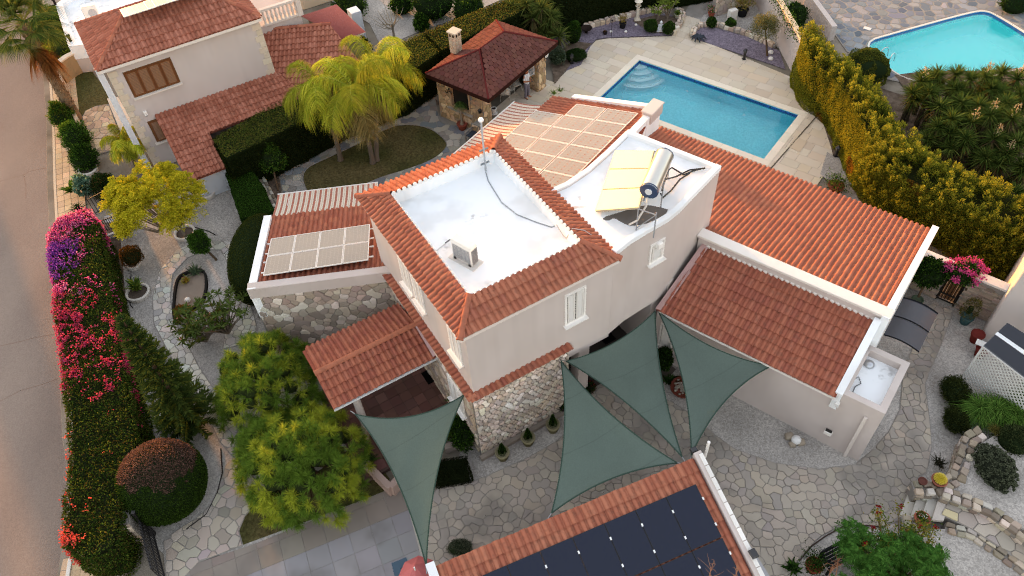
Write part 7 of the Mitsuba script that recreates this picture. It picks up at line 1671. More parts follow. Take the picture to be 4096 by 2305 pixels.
# --- gate surroundings: bougainvillea, pots
bush('bougainvillea', 'dark leafy climber in a glazed pot left of the wooden gate', 'climbing plant', W(2338, 690, 1.5), (.85, .6, .75), DARK + GREEN[:1], 3600, .1, .06, seed=51, lumps=.6, trunk=W(2302, 765))
k = bush('bougainvillea', 'pink flowering bougainvillea above the wooden gate', 'climbing plant', W(2425, 690, 1.8), (.75, .5, .6), DARK + GREEN, 2000, .09, .055, seed=52, lumps=.7, trunk=W(2440, 790))
r = np.random.default_rng(53); mb = MB(); d = sphere_dirs(42, r); d[:, 2] = np.abs(d[:, 2]) * .8
for q in d:
    c = W(2425, 688, 1.85) + q * [.78, .52, .6]; m = 22; leaves(mb, c + r.normal(0, .075, (m, 3)), q + r.normal(0, .7, (m, 3)), .085, .07, tint(m, PINK[:3], .14, r), .35, r)
part(k, 'flowers', mb, 'leaf')
for px, py, r_, h, col, lab in ((2300, 770, .22, .42, '#4d5a4a', 'glazed green pot left of the wooden gate'), (2425, 812, .24, .42, '#3f5a5c', 'teal glazed pot right of the wooden gate'), (2450, 858, .24, .46, '#6b2f2a', 'dark red pot by the white house, the one farther from the lattice'), (2462, 895, .24, .46, '#6b2f2a', 'dark red pot by the white house, next to the lattice')):
    k = thing('pot', lab, 'pot'); pot(k, W(px, py), r_, h, C(col)); part(k, 'soil', MB().lathe(W(px, py), [(r_ * .95, h * .88), (0, h * .9)], 14, C('#4a4038')), 'tint')
bush('shrub', 'thin twiggy climber in the teal pot right of the gate', 'climbing plant', W(2440, 780, .9), (.4, .35, .8), [C('#5a5a30'), C('#4a4a26'), C('#6b6038')], 900, .08, .03, seed=54, fill=.3)
solid('solar_lamp', MB().box(W(2470, 865, .6), (.4, .28, .03), [b1, b2, UP], C('#d9dad6')).beam(W(2470, 865, 0), W(2470, 865, .6), .04, .04, C('#8d8d8d')), 'smooth_paint', False, 'small white solar lamp panel above the dark red pots', 'lamp')
# --- right side: grasses, beds, stone wall, steps
k = thing('ornamental_grass', 'large fountain of fine green grass leaves beside the lattice screen', 'grass plant'); r = np.random.default_rng(61); mb = MB()
for px, py in ((2460, 1035), (2500, 1040), (2545, 1050), (2590, 1020)):
    c = W(px, py, .35); n = 800; d = sphere_dirs(n, r); d[:, 2] = np.abs(d[:, 2]) + .7; blades(mb, c + r.normal(0, .08, (n, 3)), d, 1.35 * r.uniform(.6, 1.1, n), .026, tint(n, [C(h) for h in ('#5a7c34', '#4b6c2e', '#6c8c40')], .2, r), .75, 4, r)
part(k, 'leaves', mb, 'leaf')
bush('shrub', 'dark needle leaved ground cover beside the gravel path under the fountain grass', 'shrub', W(2402, 985, .35), (.55, .75, .5), [C('#343c1e'), C('#404824'), C('#2a3218')], 4200, .09, .025, seed=62, lumps=.5)
bush('shrub', 'lower dark needle leaved mound on the gravel path edge above the silvery agave', 'shrub', W(2405, 1058, .3), (.45, .6, .4), [C('#343c1e'), C('#404824'), C('#2a3218')], 3600, .09, .025, seed=68, lumps=.5)
strap('agave', 'silvery blue agave at the end of the dark ground cover', 2440, 1072, 44, .38, .07, [C('#8a9a8a'), C('#7d8d80'), C('#9aa898')], 63, .15, .35, .05, 'agave')
k = thing('protea_bush', 'grey green bush with round knobby heads on the gravel bed', 'shrub'); r = np.random.default_rng(64); c0 = W(2500, 1180, .75); mb = MB(); core(k, c0, (.5, .75, .5), (.02, .024, .016))
d = sphere_dirs(330, r); d[:, 2] = np.abs(d[:, 2])
for q in d:
    c = c0 + q * [.6, .85, .62] * r.uniform(.8, 1.05); m = 16; leaves(mb, np.repeat(c[None], m, 0), sphere_dirs(m, r) + q * .8, .085, .04, tint(m, [C('#5c6450'), C('#4a5240'), C('#6f7560')], .15, r), .3, r)
part(k, 'foliage', mb, 'leaf')
bush('shrub', 'dull olive bush behind the knobby grey bush', 'shrub', W(2550, 1110, .7), (.7, .7, .6), [C('#3f4a2c'), C('#4a5434'), C('#353f26')], 3600, .07, .035, seed=65, lumps=.4)
strap('tuft_grass', 'small brown green grass tuft behind the stone wall', 2480, 1112, 260, .35, .014, [C('#5c5a2c'), C('#4a4a24'), C('#6b6434')], 66, .75, .8, .6)
strap('yucca_plant', 'dark spiky yucca on the gravel by the stone wall end', 2357, 1175, 80, .36, .035, [C('#33342a'), C('#3f3a2c'), C('#2a2c20')], 67, .2, .25, .15, 'yucca')
rb = poly([(2370, 1225), (2420, 1200), (2460, 1120), (2520, 1085), (2800, 1100), (2800, 1420), (2576, 1340), (2500, 1280), (2430, 1250)], .7)
struct('raised_bed', MB().prism(rb, 0, .68, C('#b5b2ae')), 'gravel')
up_ = poly([(2365, 1295), (2395, 1240), (2430, 1250), (2500, 1282), (2580, 1345), (2800, 1480), (2800, 1560), (2576, 1420), (2440, 1330)], .5)
gk = struct('upper_path', MB().prism(up_, 0, .50, C('#8d8478')), 'mortar')
lay(gk, up_.buffer(-.02), .48, flat(.50), CRAZY + [C('#c9b896')], 47, (0, .03), .01, 80, gap=.03)
lb = poly([(2330, 1330), (2440, 1335), (2576, 1430), (2800, 1600), (2300, 1650), (2150, 1500), (2200, 1400)], .4)
struct('raised_bed', MB().prism(lb, 0, .42, C('#b5b2ae')), 'gravel')
stp = thing('stone_steps', 'pale stone steps between the rubble walls leading to the upper path', 'steps')
for i in range(4):
    f0, f1 = i / 4, (i + 1) / 4; z = .125 * (i + 1)
    A0, B0, A1, B1 = W(2288, 1232, z), W(2262, 1300, z), W(2392, 1242, z), W(2372, 1310, z)
    q = [A0 + (A1 - A0) * f0, B0 + (B1 - B0) * f0, B0 + (B1 - B0) * 1.02, A0 + (A1 - A0) * 1.02]
    part(stp, 'tread', MB().prism(Polygon([x[:2] for x in q]), 0 if i == 0 else z - .13, z, jit(C('#b8b4aa'), .04)), 'tint')
def rubble_wall(name, label, pts, h, w, z0=0.0, size=.30, seed=0, own=120):
    key = thing(name, label, 'wall'); r = np.random.default_rng(seed); ln = LineString(WL(pts, h)[:, :2]); part(key, 'core', MB().prism(ln.buffer(w * .38, cap_style=2), 0, h * .85, C('#81786c')), 'mortar'); m = int(ln.length / size); cnt = 0
    for i in range(m):
        p, t = alongline(ln, (i + .5) * size); n2 = np.array([-t[1], t[0]]); ax = np.array([np.r_[t, 0], np.r_[n2, 0], UP]); nl = max(1, round(h / .2))
        for lv in range(nl):
            for sd in (-1, 1):
                s_ = np.array([size * .52, w * .24, h / nl * .5]) * r.uniform(.8, 1.05, 3); hm = hull([(np.array([x, y, z]) * (s_ - .03) * r.uniform(.55, 1.15, 3), .03) for x in (-1, 1) for y in (-1, 1) for z in (-1, 1)], 5).to_mesh()
                c = np.r_[p + n2 * sd * w * .25 + t * r.normal(0, .02), z0 + h * (lv + .5) / nl + .03]; part(key, 'stone', MB().add(hm.vert_properties[:, :3] @ ax + c, hm.tri_verts, jit([C(h) for h in ('#8f8274', '#a09484', '#857a6e', '#b3a898', '#978a7c', '#a9a298', '#c2bcb0', '#7d7266')][int(r.integers(8))], .12, r)), 'tint')
    return key
rubble_wall('stone_wall', 'curved rubble stone wall round the gravel bed above the steps', [(2300, 1225), (2360, 1228), (2410, 1200), (2425, 1160), (2440, 1105), (2475, 1085)], .75, .55, seed=81)
rubble_wall('stone_wall', 'long rubble stone wall along the upper crazy paved path', [(2370, 1236), (2430, 1255), (2500, 1285), (2580, 1345), (2660, 1400)], .85, .45, seed=82)
rubble_wall('stone_wall', 'low rubble edging below the upper path beside the pale gravel', [(2380, 1325), (2450, 1345), (2530, 1400), (2610, 1460)], .5, .42, seed=83)
rubble_wall('stone_wall', 'short stone pier with a flower pot at the foot of the steps', [(2270, 1310), (2330, 1318)], .45, .5, seed=84)
k = thing('potted_cactus', 'round yellow barrel cactus in a terracotta pot on the wall end', 'potted plant'); c = W(2358, 1215, .78); pot(k, c, .24, .22, C('#8a5648'))
m = trimesh.creation.icosphere(4, .18); an = np.arctan2(m.vertices[:, 1], m.vertices[:, 0]); m.vertices *= (1 + .08 * np.cos(an * 18))[:, None] * [1, 1, .8]; part(k, 'cactus', MB().mesh(m, C('#a8962e'), mat4([1, 0, 0], [0, 1, 0], [0, 0, 1], c + UP * .26)), 'tint', True)
sp2 = MB(); d = sphere_dirs(500, rng); d[:, 2] = np.abs(d[:, 2]); blades(sp2, c + UP * .26 + d * [.18, .18, .145], d, .05, .008, C('#d9c860'), 0, 2); part(k, 'spines', sp2, 'tint')
k = thing('pot', 'small dark rusty pot on the wall end beside the barrel cactus', 'pot'); pot(k, W(2318, 1215, .8), .14, .14, C('#5a3a34'))
k = thing('potted_plant', 'terracotta pot with small flowers on the pier by the steps', 'potted plant'); c = W(2314, 1312, .5); pot(k, c, .24, .26, C('#9a5a48')); r = np.random.default_rng(5); mb = MB(); leaves(mb, c + UP * .26 + r.normal(0, .1, (240, 3)) * [1, 1, .4], r.normal(size=(240, 3)) + UP, .07, .045, tint(240, GREEN, .2, r)); leaves(mb, c + UP * .32 + r.normal(0, .1, (30, 3)) * [1, 1, .3], r.normal(size=(30, 3)) + UP, .05, .045, tint(30, [C('#d8d4cc')], .05, r)); part(k, 'plants', mb, 'leaf')
# bench with slats
def bench(label, o, e, w, d_, col, seat=.43, back=.85, arms=True, cushion=None, name='garden_bench'):
    key = thing(name, label, 'bench'); f_ = np.cross(e, UP); o = np.asarray(o, float); ax = [e, f_, UP]
    for i in range(5): part(key, 'seat_slat', MB().box(o + e * w / 2 + f_ * (d_ * (i + .5) / 5 - d_ / 2) + UP * seat, (w, d_ / 5 - .02, .03), ax, jit(col, .05)), 'tint')
    nb_ = int(w / .11)
    for i in range(nb_): part(key, 'back_slat', MB().box(o + e * (w * (i + .5) / nb_) - f_ * (d_ / 2) + UP * (seat + back) / 2, (.055, .025, back - seat - .1), ax, jit(col, .05)), 'tint')
    part(key, 'top_rail', MB().box(o + e * w / 2 - f_ * d_ / 2 + UP * back, (w, .045, .07), ax, col), 'tint')
    for x in (0.03, w - .03):
        for y in (-d_ / 2, d_ / 2 - .03): part(key, 'leg', MB().box(o + e * x + f_ * y + UP * ((back if y < 0 else seat + .2) / 2), (.06, .06, back if y < 0 else seat + .2), ax, col), 'tint')
        if arms: part(key, 'armrest', MB().box(o + e * x + UP * (seat + .21), (.07, d_, .03), ax, col), 'tint')
    if cushion is not None: part(key, 'cushion', MB().box(o + e * w / 2 + UP * (seat + .045), (w - .16, d_ - .06, .06), ax, cushion, .02), 'tint')
    return key
rubble_wall('stone_wall', 'low rubble wall between the square green hedge and the grey path', [(652, 440), (675, 480), (702, 532)], .35, .35, seed=85, size=.34)
bench('grey weathered garden bench with dark cushion against the pavilion wall', W(1180, 352), b1, 1.5, .6, C('#8d877f'), cushion=C('#3a4048'))
p, q = W(2065, 1432), W(2150, 1385); bench('black metal slatted bench on the gravel at the bottom right', p, unit(q - p), np.linalg.norm(q - p), .5, C('#242427'))
k = thing('potted_palm', 'slim pony tail palm in a terracotta pot against the pavilion window', 'potted plant'); c = W(1164, 325); pot(k, c, .27, .36, C('#8a4a3c')); part(k, 'trunk', MB().tube([c + UP * .3, c + UP * .5, c + UP * 1.5], [.13, .06, .04], 8, C('#8d8070')), 'bark', True); mb = MB(); r = np.random.default_rng(9); n = 420; d = sphere_dirs(n, r); d[:, 2] = np.abs(d[:, 2]) + .4; blades(mb, np.repeat((c + UP * 1.5)[None], n, 0), d, .55 * r.uniform(.7, 1.1, n), .014, tint(n, [C('#4d6a34'), C('#5f7a40'), C('#3f5a2c')], .2, r), .9, 4, r); part(k, 'leaves', mb, 'leaf')
k = thing('pot', 'small white pot with saucer on the low wall of the pavilion', 'pot'); c = W(1243, 285, .88); pot(k, c, .14, .30, C('#d2cfcb')); part(k, 'saucer', MB().lathe(c - UP * .005, [(0, 0), (.19, .0), (.2, .03)], 14, C('#d2cfcb')), 'tint'); part(k, 'soil', MB().lathe(c, [(.13, .27), (0, .28)], 12, C('#2c2622')), 'tint')
# --- feathery tree at the bottom right, roses, twigs
k = thing('feathery_tree', 'feathery green tree with red flowers in the bottom right corner', 'tree'); r = np.random.default_rng(71); b = W(2260, 1470, .4); mb, br, fm = MB(), MB(), MB()
for i in range(46):
    px, py = r.uniform(2130, 2370), r.uniform(1335, 1500); tip = W(px, py, r.uniform(1.2, 2.3)); br.tube([b, (b + tip) / 2 + UP * .2, tip], [.03, .02, .01], 5, C('#6b5a4a'))
    for j in range(17):
        d0 = unit(r.normal(size=3) * [1, 1, .5] + UP * .15); L = r.uniform(.25, .42); S = 8; t = np.linspace(0, 1, S)[:, None]; pts = tip + r.normal(0, .06, 3) + d0 * L * t - UP * .3 * L * t ** 2; sd = unit(np.cross(d0, UP))
        for s_ in (-1, 1): blades(mb, pts[1:], np.repeat((sd * s_ + d0 * .6)[None], S - 1, 0), .12, .042, tint(S - 1, [C(h) for h in ('#3f6428', '#4a7030', '#355a24')], .18, r), .2, 2, r)
part(k, 'crown', mb, 'leaf'); part(k, 'trunk', br, 'bark', True)
k = thing('rose_bush', 'yellowish rose bush with dark red blooms behind the feathery tree', 'rose bush'); r = np.random.default_rng(72); mb, br, fm = MB(), MB(), MB()
for i in range(40):
    px, py = r.choice([r.uniform(2165, 2215), r.uniform(2205, 2300), r.uniform(2290, 2360)]), r.uniform(1270, 1420); tip = W(px, max(py, 1330 - (2235 - px) * .0 if abs(px - 2235) > 30 else py), r.uniform(.9, 1.9)); b = W(px * .5 + 2250 * .5, 1425, .4); br.tube([b, (b + tip) / 2, tip], .012, 4, C('#6b5a3a')); m = 46
    leaves(mb, tip + r.normal(0, .12, (m, 3)), r.normal(size=(m, 3)) + UP * .3, .07, .05, tint(m, [C('#5a6a2a'), C('#7a7a2c'), C('#465a24'), C('#8a7a2e')], .2, r), r=r)
    if r.random() < .4: leaves(fm, tip + UP * .12 + r.normal(0, .03, (14, 3)), r.normal(size=(14, 3)) + UP * .5, .06, .06, tint(14, [C('#8a1424'), C('#a01c2c')], .1, r), .4, r)
part(k, 'leaves', mb, 'leaf'); part(k, 'stems', br, 'tint'); part(k, 'blooms', fm, 'leaf')
k = thing('bare_shrub', 'leafless orange brown twigs rising over the garage panels at the bottom', 'shrub'); r = np.random.default_rng(73); mb = MB()
for (px, py, z, tx, ty, tz) in ((1800, 1500, .2, 1795, 1415, 4.2), (1850, 1520, .2, 1858, 1425, 4.0), (2085, 1500, .2, 2095, 1420, 1.6), (2110, 1510, .2, 2110, 1405, 1.5)):
    b, t = W(tx, 1500, z) if z < 0 else W(px, py, z), W(tx, ty, tz); b = np.r_[t[:2] - [0, .4], 0]
    mb.tube([b, (b + t) / 2 + r.normal(0, .05, 3), t], [.02, .014, .006], 5, C('#a8785c'))
    for i in range(16):
        f_ = r.uniform(.72, 1); o = b + (t - b) * f_; e_ = o + r.normal(0, .16, 3) + UP * .16; mb.tube([o, (o + e_) / 2 + r.normal(0, .03, 3), e_], [.007, .005, .002], 4, C('#a8785c'))
part(k, 'twigs', mb, 'tint')
k = thing('potted_plant', 'terracotta pot with twiggy green shrub beside the black bench', 'potted plant'); c = W(2042, 1432); pot(k, c, .26, .36, C('#7a3e30')); r = np.random.default_rng(74); mb = MB(); P = c + UP * .6 + r.normal(0, .2, (1100, 3)); leaves(mb, P, r.normal(size=(1100, 3)) + UP * .4, .06, .035, tint(1100, DARK + GREEN[:1], .2, r)); part(k, 'leaves', mb, 'leaf')
strap('strap_plant', 'dark glossy leaves at the right end of the garage parapet', 1990, 1432, 40, .45, .1, DARK + GREEN[:1], 75, .1, .5, .5)
strap('agave', 'green white striped agave at the foot of the feathery tree', 2170, 1470, 40, .5, .05, [C('#8a9a80'), C('#6b7d60')], 76, .4, .5, .1, 'agave')
struct('bed_edging', MB().tube(np.vstack([WL([(2010, 1412), (2040, 1375), (2075, 1350), (2120, 1325), (2180, 1322), (2225, 1327)], .04)]), .022, 5, C('#4a3f3a')), 'tint')
# --- around the pool: ornaments
def loc(px, py): return W(px, py)
k = thing('stone_lantern', 'white tall stone lantern pillar in the slate bed by the pool', 'lantern'); c = loc(1603, 52)
part(k, 'base', MB().box(c + UP * .06, (.36, .36, .12), None, C('#cfc6b4'), .02).lathe(c, [(.13, .12), (.10, .25), (.09, .8), (.12, .9), (.17, .93), (.17, .98)], 12, C('#d6cebd')), 'tint'); part(k, 'light_box', MB().box(c + UP * 1.10, (.2, .2, .22), None, C('#c9c0ae')), 'tint'); part(k, 'roof', MB().lathe(c + UP * 1.2, [(.22, 0), (.24, .03), (.08, .16), (.04, .2), (.05, .24), (0, .28)], 12, C('#d6cebd')), 'tint')
k = thing('statue', 'small white seated statue between two clipped bushes', 'statue'); c = loc(1661, 80)
ms = hull([((0, 0, .06), .10), ((.16, -.06, .06), .07), ((-.16, -.06, .06), .07)], 14) + hull([((0, .02, .1), .13), ((0, .02, .36), .10), ((.1, .02, .36), .05), ((-.1, .02, .36), .05)], 14) + hull([((0, 0, .5), .075), ((0, 0, .55), .07)], 14) + hull([((0, 0, .62), .035)], 8) + hull([((.13, .0, .34), .04), ((.15, -.06, .18), .035)], 8) + hull([((-.13, .0, .34), .04), ((-.15, -.06, .18), .035)], 8) + hull([((.15, -.06, .18), .035), ((0, -.12, .14), .035)], 8) + hull([((-.15, -.06, .18), .035), ((0, -.12, .14), .035)], 8)
mm = ms.refine_to_length(.04).to_mesh(); tmx = trimesh.Trimesh(mm.vert_properties[:, :3], mm.tri_verts); trimesh.smoothing.filter_taubin(tmx, iterations=8); part(k, 'figure', MB().mesh(tmx, C('#c9ced2'), mat4([1.1, 0, 0], [0, 1.1, 0], [0, 0, 1.1], c)), 'tint', True)
bush('shrub', 'clipped dark bush left of the seated statue', 'shrub', W(1637, 66, .4), (.48, .42, .48), DARK + GREEN[:2], 2400, .06, .03, seed=91, shell=.85); bush('shrub', 'clipped dark bush right of the seated statue', 'shrub', W(1682, 72, .36), (.42, .42, .42), DARK + GREEN[:2], 2400, .06, .03, seed=92, shell=.85)
frangipani('young frangipani with bright leaf whorls above the clipped bushes', 1650, 55, 93, 1.5, .6, 9, [C('#6b7d34'), C('#7d8c3c')]); frangipani('small frangipani beside the white pot at the path corner', 1678, 50, 94, 1.4, .5, 8, [C('#6b7d34'), C('#7d8c3c')])
k = thing('potted_plant', 'round white pot with green leaves at the corner of the deck path', 'potted plant'); c = loc(1704, 47); pot(k, c, .2, .3, C('#c9c4b4')); mb = MB(); rosette(mb, c + UP * .3, 60, .4, .05, LT, np.random.default_rng(95)); part(k, 'leaves', mb, 'leaf')
k = thing('potted_plant', 'black pot with dry yellowish plant on the slate by the hedge', 'potted plant'); c = loc(1566, 72); pot(k, c, .2, .4, C('#232326')); r = np.random.default_rng(96); mb = MB(); leaves(mb, c + UP * .6 + r.normal(0, .13, (160, 3)), r.normal(size=(160, 3)) + UP, .12, .04, tint(160, [C('#a08a4a'), C('#8a7a40')], .15, r)); part(k, 'leaves', mb, 'leaf')
k = thing('potted_plant', 'small black pot with reddish tuft in the slate bed', 'potted plant'); c = loc(1522, 88); pot(k, c, .13, .2, C('#2a2628')); mb = MB(); rosette(mb, c + UP * .2, 40, .18, .03, [C('#6b4a3a'), C('#5a4a30')], np.random.default_rng(97)); part(k, 'leaves', mb, 'leaf')
for i, (px, py, r_) in enumerate(((1537, 80, .09), (1574, 80, .09), (1600, 63, .09), (2000 - 0, 132, .10), (1939, 148, .14), (1939, 132, .15), (1995, 143, .09))):
    if i == 3: continue
    solid('white_stone', MB().mesh(trimesh.creation.icosphere(2, r_), C('#d9d6d0'), mat4([1, 0, 0], [0, 1, 0], [0, 0, .8], W(px, py, r_ * .7))), 'tint', True, ['round white stone nearest the red tufted pot on the slate', 'round white stone in the middle of the slate bed', 'round white stone in front of the tall lantern', '', 'round white stone at the foot of the olive tree', 'large white boulder behind the olive trunk', 'white stone on the bed right of the olive tree'][i], 'stone')
solid('garden_stake', MB().tube([W(1538, 92), W(1538, 92) + UP * 1.0], .014, 6, C('#2a2628')).lathe(W(1538, 92) + UP * .98, [(0, 0), (.06, .03), (0, .08)], 8, C('#2a2628')), 'tint', False, 'thin dark garden stake standing in the slate bed', 'stake')
k = thing('fire_bowl', 'dark iron fire bowl between the conical shrub and the slate', 'fire bowl'); part(k, 'bowl', MB().lathe(loc(1475, 85), [(.05, .0), (.1, .2), (.3, .32), (.34, .38), (.30, .37), (.1, .26), (0, .24)], 18, C('#2f2724')), 'tint', True)
k = thing('octopus_ornament', 'dark coiled metal ornament with curled arms at the edge of the slate', 'ornament'); c = loc(1757, 102); mb = MB()
for i in range(9): a_ = i * 2 * math.pi / 9; mb.tube([c + np.array([math.cos(a_ + t * .5) * .42 * t, math.sin(a_ + t * .5) * .42 * t, .10 + .16 * math.sin(math.pi * t)]) for t in np.linspace(0, 1, 9)], np.linspace(.07, .03, 9), 7, C('#3c424a'))
mb.mesh(trimesh.creation.icosphere(2, .13), C('#3c424a'), mat4([1, 0, 0], [0, 1, 0], [0, 0, 1], c + UP * .16)); part(k, 'arms', mb, 'tint', True)
for i, (px, py, lab) in enumerate(((1438, 162, 'black lantern post at the deck corner near the pavilion'), (1871, 150, 'black lantern post at the edge of the right slate bed'), (2101, 395, 'black lantern post at the foot of the cypress hedge'))):
    k = thing('bollard_lamp', lab, 'lamp', 'black lantern posts round the pool deck'); c = loc(px, py); K = C('#1d1c1e')
    part(k, 'post', MB().box(c + UP * .03, (.2, .2, .06), None, K).box(c + UP * .24, (.11, .11, .4), None, K), 'smooth_paint'); part(k, 'lantern', MB().box(c + UP * .50, (.16, .16, .14), None, C('#3a3a3c')).lathe(c + UP * .57, [(.14, 0), (.03, .1), (0, .12)], 4, K), 'smooth_paint')
bush('shrub', 'conical dark green shrub beside the pavilion roof', 'shrub', W(1443, 85, .75), (.52, .52, .85), DARK + GREEN[:2], 5200, .08, .03, seed=98, upw=.9); bush('shrub', 'low dark rounded shrub below the conical one', 'shrub', W(1448, 140, .35), (.75, .5, .42), DARK, 3600, .07, .03, seed=99); bush('shrub', 'silvery grey green round shrub beside the clock pillar', 'shrub', W(1402, 142, .5), .58, [C('#5c6a55'), C('#4a5a48'), C('#6d7a66')], 4200, .07, .025, seed=100)
# olive with airy crown
k = bush('olive_tree', 'airy grey green olive tree with pale trunk in the white gravel', 'tree', W(1925, 72, 1.45), (.95, .9, .85), [C('#6b6a40'), C('#7d7848'), C('#5a6040')], 7500, .09, .022, seed=101, lumps=.6, fill=.12, shell=.15, trunk=W(1930, 143)); 
for i, (px, py, s_, lab) in enumerate(((1790, 58, .35, 'small round green shrub in the white gravel, left of two'), (1838, 60, .35, 'small round green shrub in the white gravel, right of two'))): bush('shrub', lab, 'shrub', W(px, py, .3), s_, GREEN + DARK, 1500, .08, .035, seed=110 + i)
k = thing('potted_plant', 'large black pot with yellowish shrub by the stone wall at the top', 'potted plant'); c = loc(1866, 42); pot(k, c, .32, .5, C('#232427')); r = np.random.default_rng(7); mb = MB(); leaves(mb, c + UP * 1.0 + r.normal(0, .25, (420, 3)), r.normal(size=(420, 3)) + UP, .16, .06, tint(420, [C('#8a7a3c'), C('#6b6a34'), C('#9a8a4a')], .2, r)); part(k, 'leaves', mb, 'leaf')
k = thing('potted_plant', 'terracotta pot with pink flowers beside the stone wall at the top', 'potted plant'); c = loc(1789, 42); pot(k, c, .22, .3, C('#8a4a3c')); r = np.random.default_rng(8); mb = MB(); leaves(mb, c + UP * .45 + r.normal(0, .13, (220, 3)), r.normal(size=(220, 3)) + UP, .09, .05, tint(220, GREEN + [C('#b06a6a'), C('#c98a80')], .2, r)); part(k, 'leaves', mb, 'leaf')
k = thing('stone_wall', 'rubble stone wall with white cabinet at the top beside the white gravel', 'wall'); p, q = W(1795, 45), W(1875, 20); e_ = unit(q - p)
stonewall(k, p, e_, np.cross(e_, UP), 3.0, 2.0, .3, (), .3, 60, 120, RUBBLE, name='panel')
solid('utility_box', MB().box(W(1842, 40, .45), (.5, .3, .8), [e_, np.cross(e_, UP), UP], C('#cfcbc4'), .03), 'smooth_paint', False, 'white utility box standing against the rubble wall at the top', 'cabinet')
# boundary wall by the olive, with creeper
k = thing('boundary_wall', 'tall pale rendered wall with creeper between the olive tree and the far deck', 'wall'); p, q = W(1905, 15), W(1998, 185); e_ = unit(q - p); n_ = np.cross(e_, UP)
p = p - e_ * 4; L = np.linalg.norm(q - p); part(k, 'wall', MB().box(p + e_ * L / 2 + UP * 1.0, (L, .22, 2.0), [e_, n_, UP], C('#cbb49a')), 'stucco'); part(k, 'coping', MB().box(p + e_ * L / 2 + UP * 2.04, (L, .3, .08), [e_, n_, UP], C('#d6c2a4'), .01), 'tint')
r = np.random.default_rng(130); mb = MB(); n = 2600; P = p + e_ * (L * r.uniform(.2, .98, n))[:, None] + UP * (1.95 + r.normal(0, .14, n))[:, None] - n_ * r.normal(0, .2, n)[:, None]; leaves(mb, P, r.normal(size=(n, 3)), .09, .06, tint(n, DARK + GREEN, .25, r)); solid('creeper', mb, 'leaf', False, 'dark creeper trailing over the top of the pale boundary wall', 'climbing plant')
k = thing('deck_wall', 'low white wall at the corner of the far stone deck', 'wall'); part(k, 'wall', MB().beam(W(2030, -5, .45), W(2095, 85, .45), .3, .9, C('#d2cfca')), 'stucco')
bush('shrub', 'dark shrub behind the low white deck wall', 'shrub', W(2000, 40, .7), (.8, 1.0, .8), DARK, 3000, .1, .05, seed=131)
bush('shrub', 'clipped dark mound between the turquoise pool and the cypress hedge', 'shrub', W(2185, 168, .6), (1.25, 1.45, .85), [C('#5c6428'), C('#4e5822'), C('#6a6c2e')], 16000, .06, .035, seed=132, shell=.92, fill=.8)
bush('shrub', 'dark hedge corner at the top right of the far deck', 'shrub', W(2560, 5, .6), (1.2, .8, .9), DARK + GREEN[:1], 2600, .1, .05, seed=133)
k = thing('potted_plant', 'wide terracotta pot with sprawling plant at the end of the long tiled roof', 'potted plant'); c = W(2100, 478); pot(k, c, .36, .3, C('#8a4a3c')); r = np.random.default_rng(134); mb = MB(); leaves(mb, c + UP * .45 + r.normal(0, .28, (600, 3)) * [1, 1, .6], r.normal(size=(600, 3)) + UP * .5, .12, .04, tint(600, DARK + GREEN, .2, r)); part(k, 'leaves', mb, 'leaf')
solid('access_cover', MB().prism(poly([(2002, 345), (2030, 358), (2012, 385), (1983, 372)]), .036, .046, C('#bfae96')), 'tint', label='square stone access cover in the pool deck', cat='cover')
struct('deck_drain', MB().prism(LineString(WL([(2062, 285), (1900, 470)])[:, :2]).buffer(.03, cap_style=2), .0, .046, C('#5d554a')), 'tint')
# top area: bare garden with tree, far planting
struct('dry_ground', MB().sheet(poly([(760, -40), (930, 60), (960, 120), (1060, 78), (1170, 40), (1260, 0), (1260, -60)]), .006), 'gravel')
k = thing('bare_tree', 'pale leafless small tree standing on the bare ground behind the hedge', 'tree'); b = W(992, 95); r = np.random.default_rng(140); mb = MB(); mb.tube([b, b + UP * .9], [.08, .06], 7, C('#8d8378'))
for i in range(16):
    az = r.uniform(0, 6.28); t = b + np.array([math.cos(az) * r.uniform(.4, 1.2), math.sin(az) * r.uniform(.4, 1.2), r.uniform(1.3, 2.3)]); mb.tube([b + UP * r.uniform(.5, .9), b * .5 + t * .5 + UP * .15, t], [.035, .022, .01], 5, C('#99907f'))
part(k, 'limbs', mb, 'bark', True)
for i, (px, py, rx, rz, lab) in enumerate(((880, 15, 1.2, 1.2, 'dark leafy bush by the top edge left of the bare tree'), (1090, 5, 1.6, 1.3, 'large dark bush by the top edge behind the bare tree'), (1180, 25, 1.2, 1.1, 'dark bush against the far hedge at the top edge'), (1010, 12, .8, .8, 'small green bush at the top edge above the bare tree'), (1060, 60, .5, .6, 'small upright green plant right of the bare tree'))): bush('shrub', lab, 'shrub', W(px, py, rz * .7), (rx, rx, rz), GREEN + DARK, 3000, .14, .06, seed=141 + i, lumps=.6)

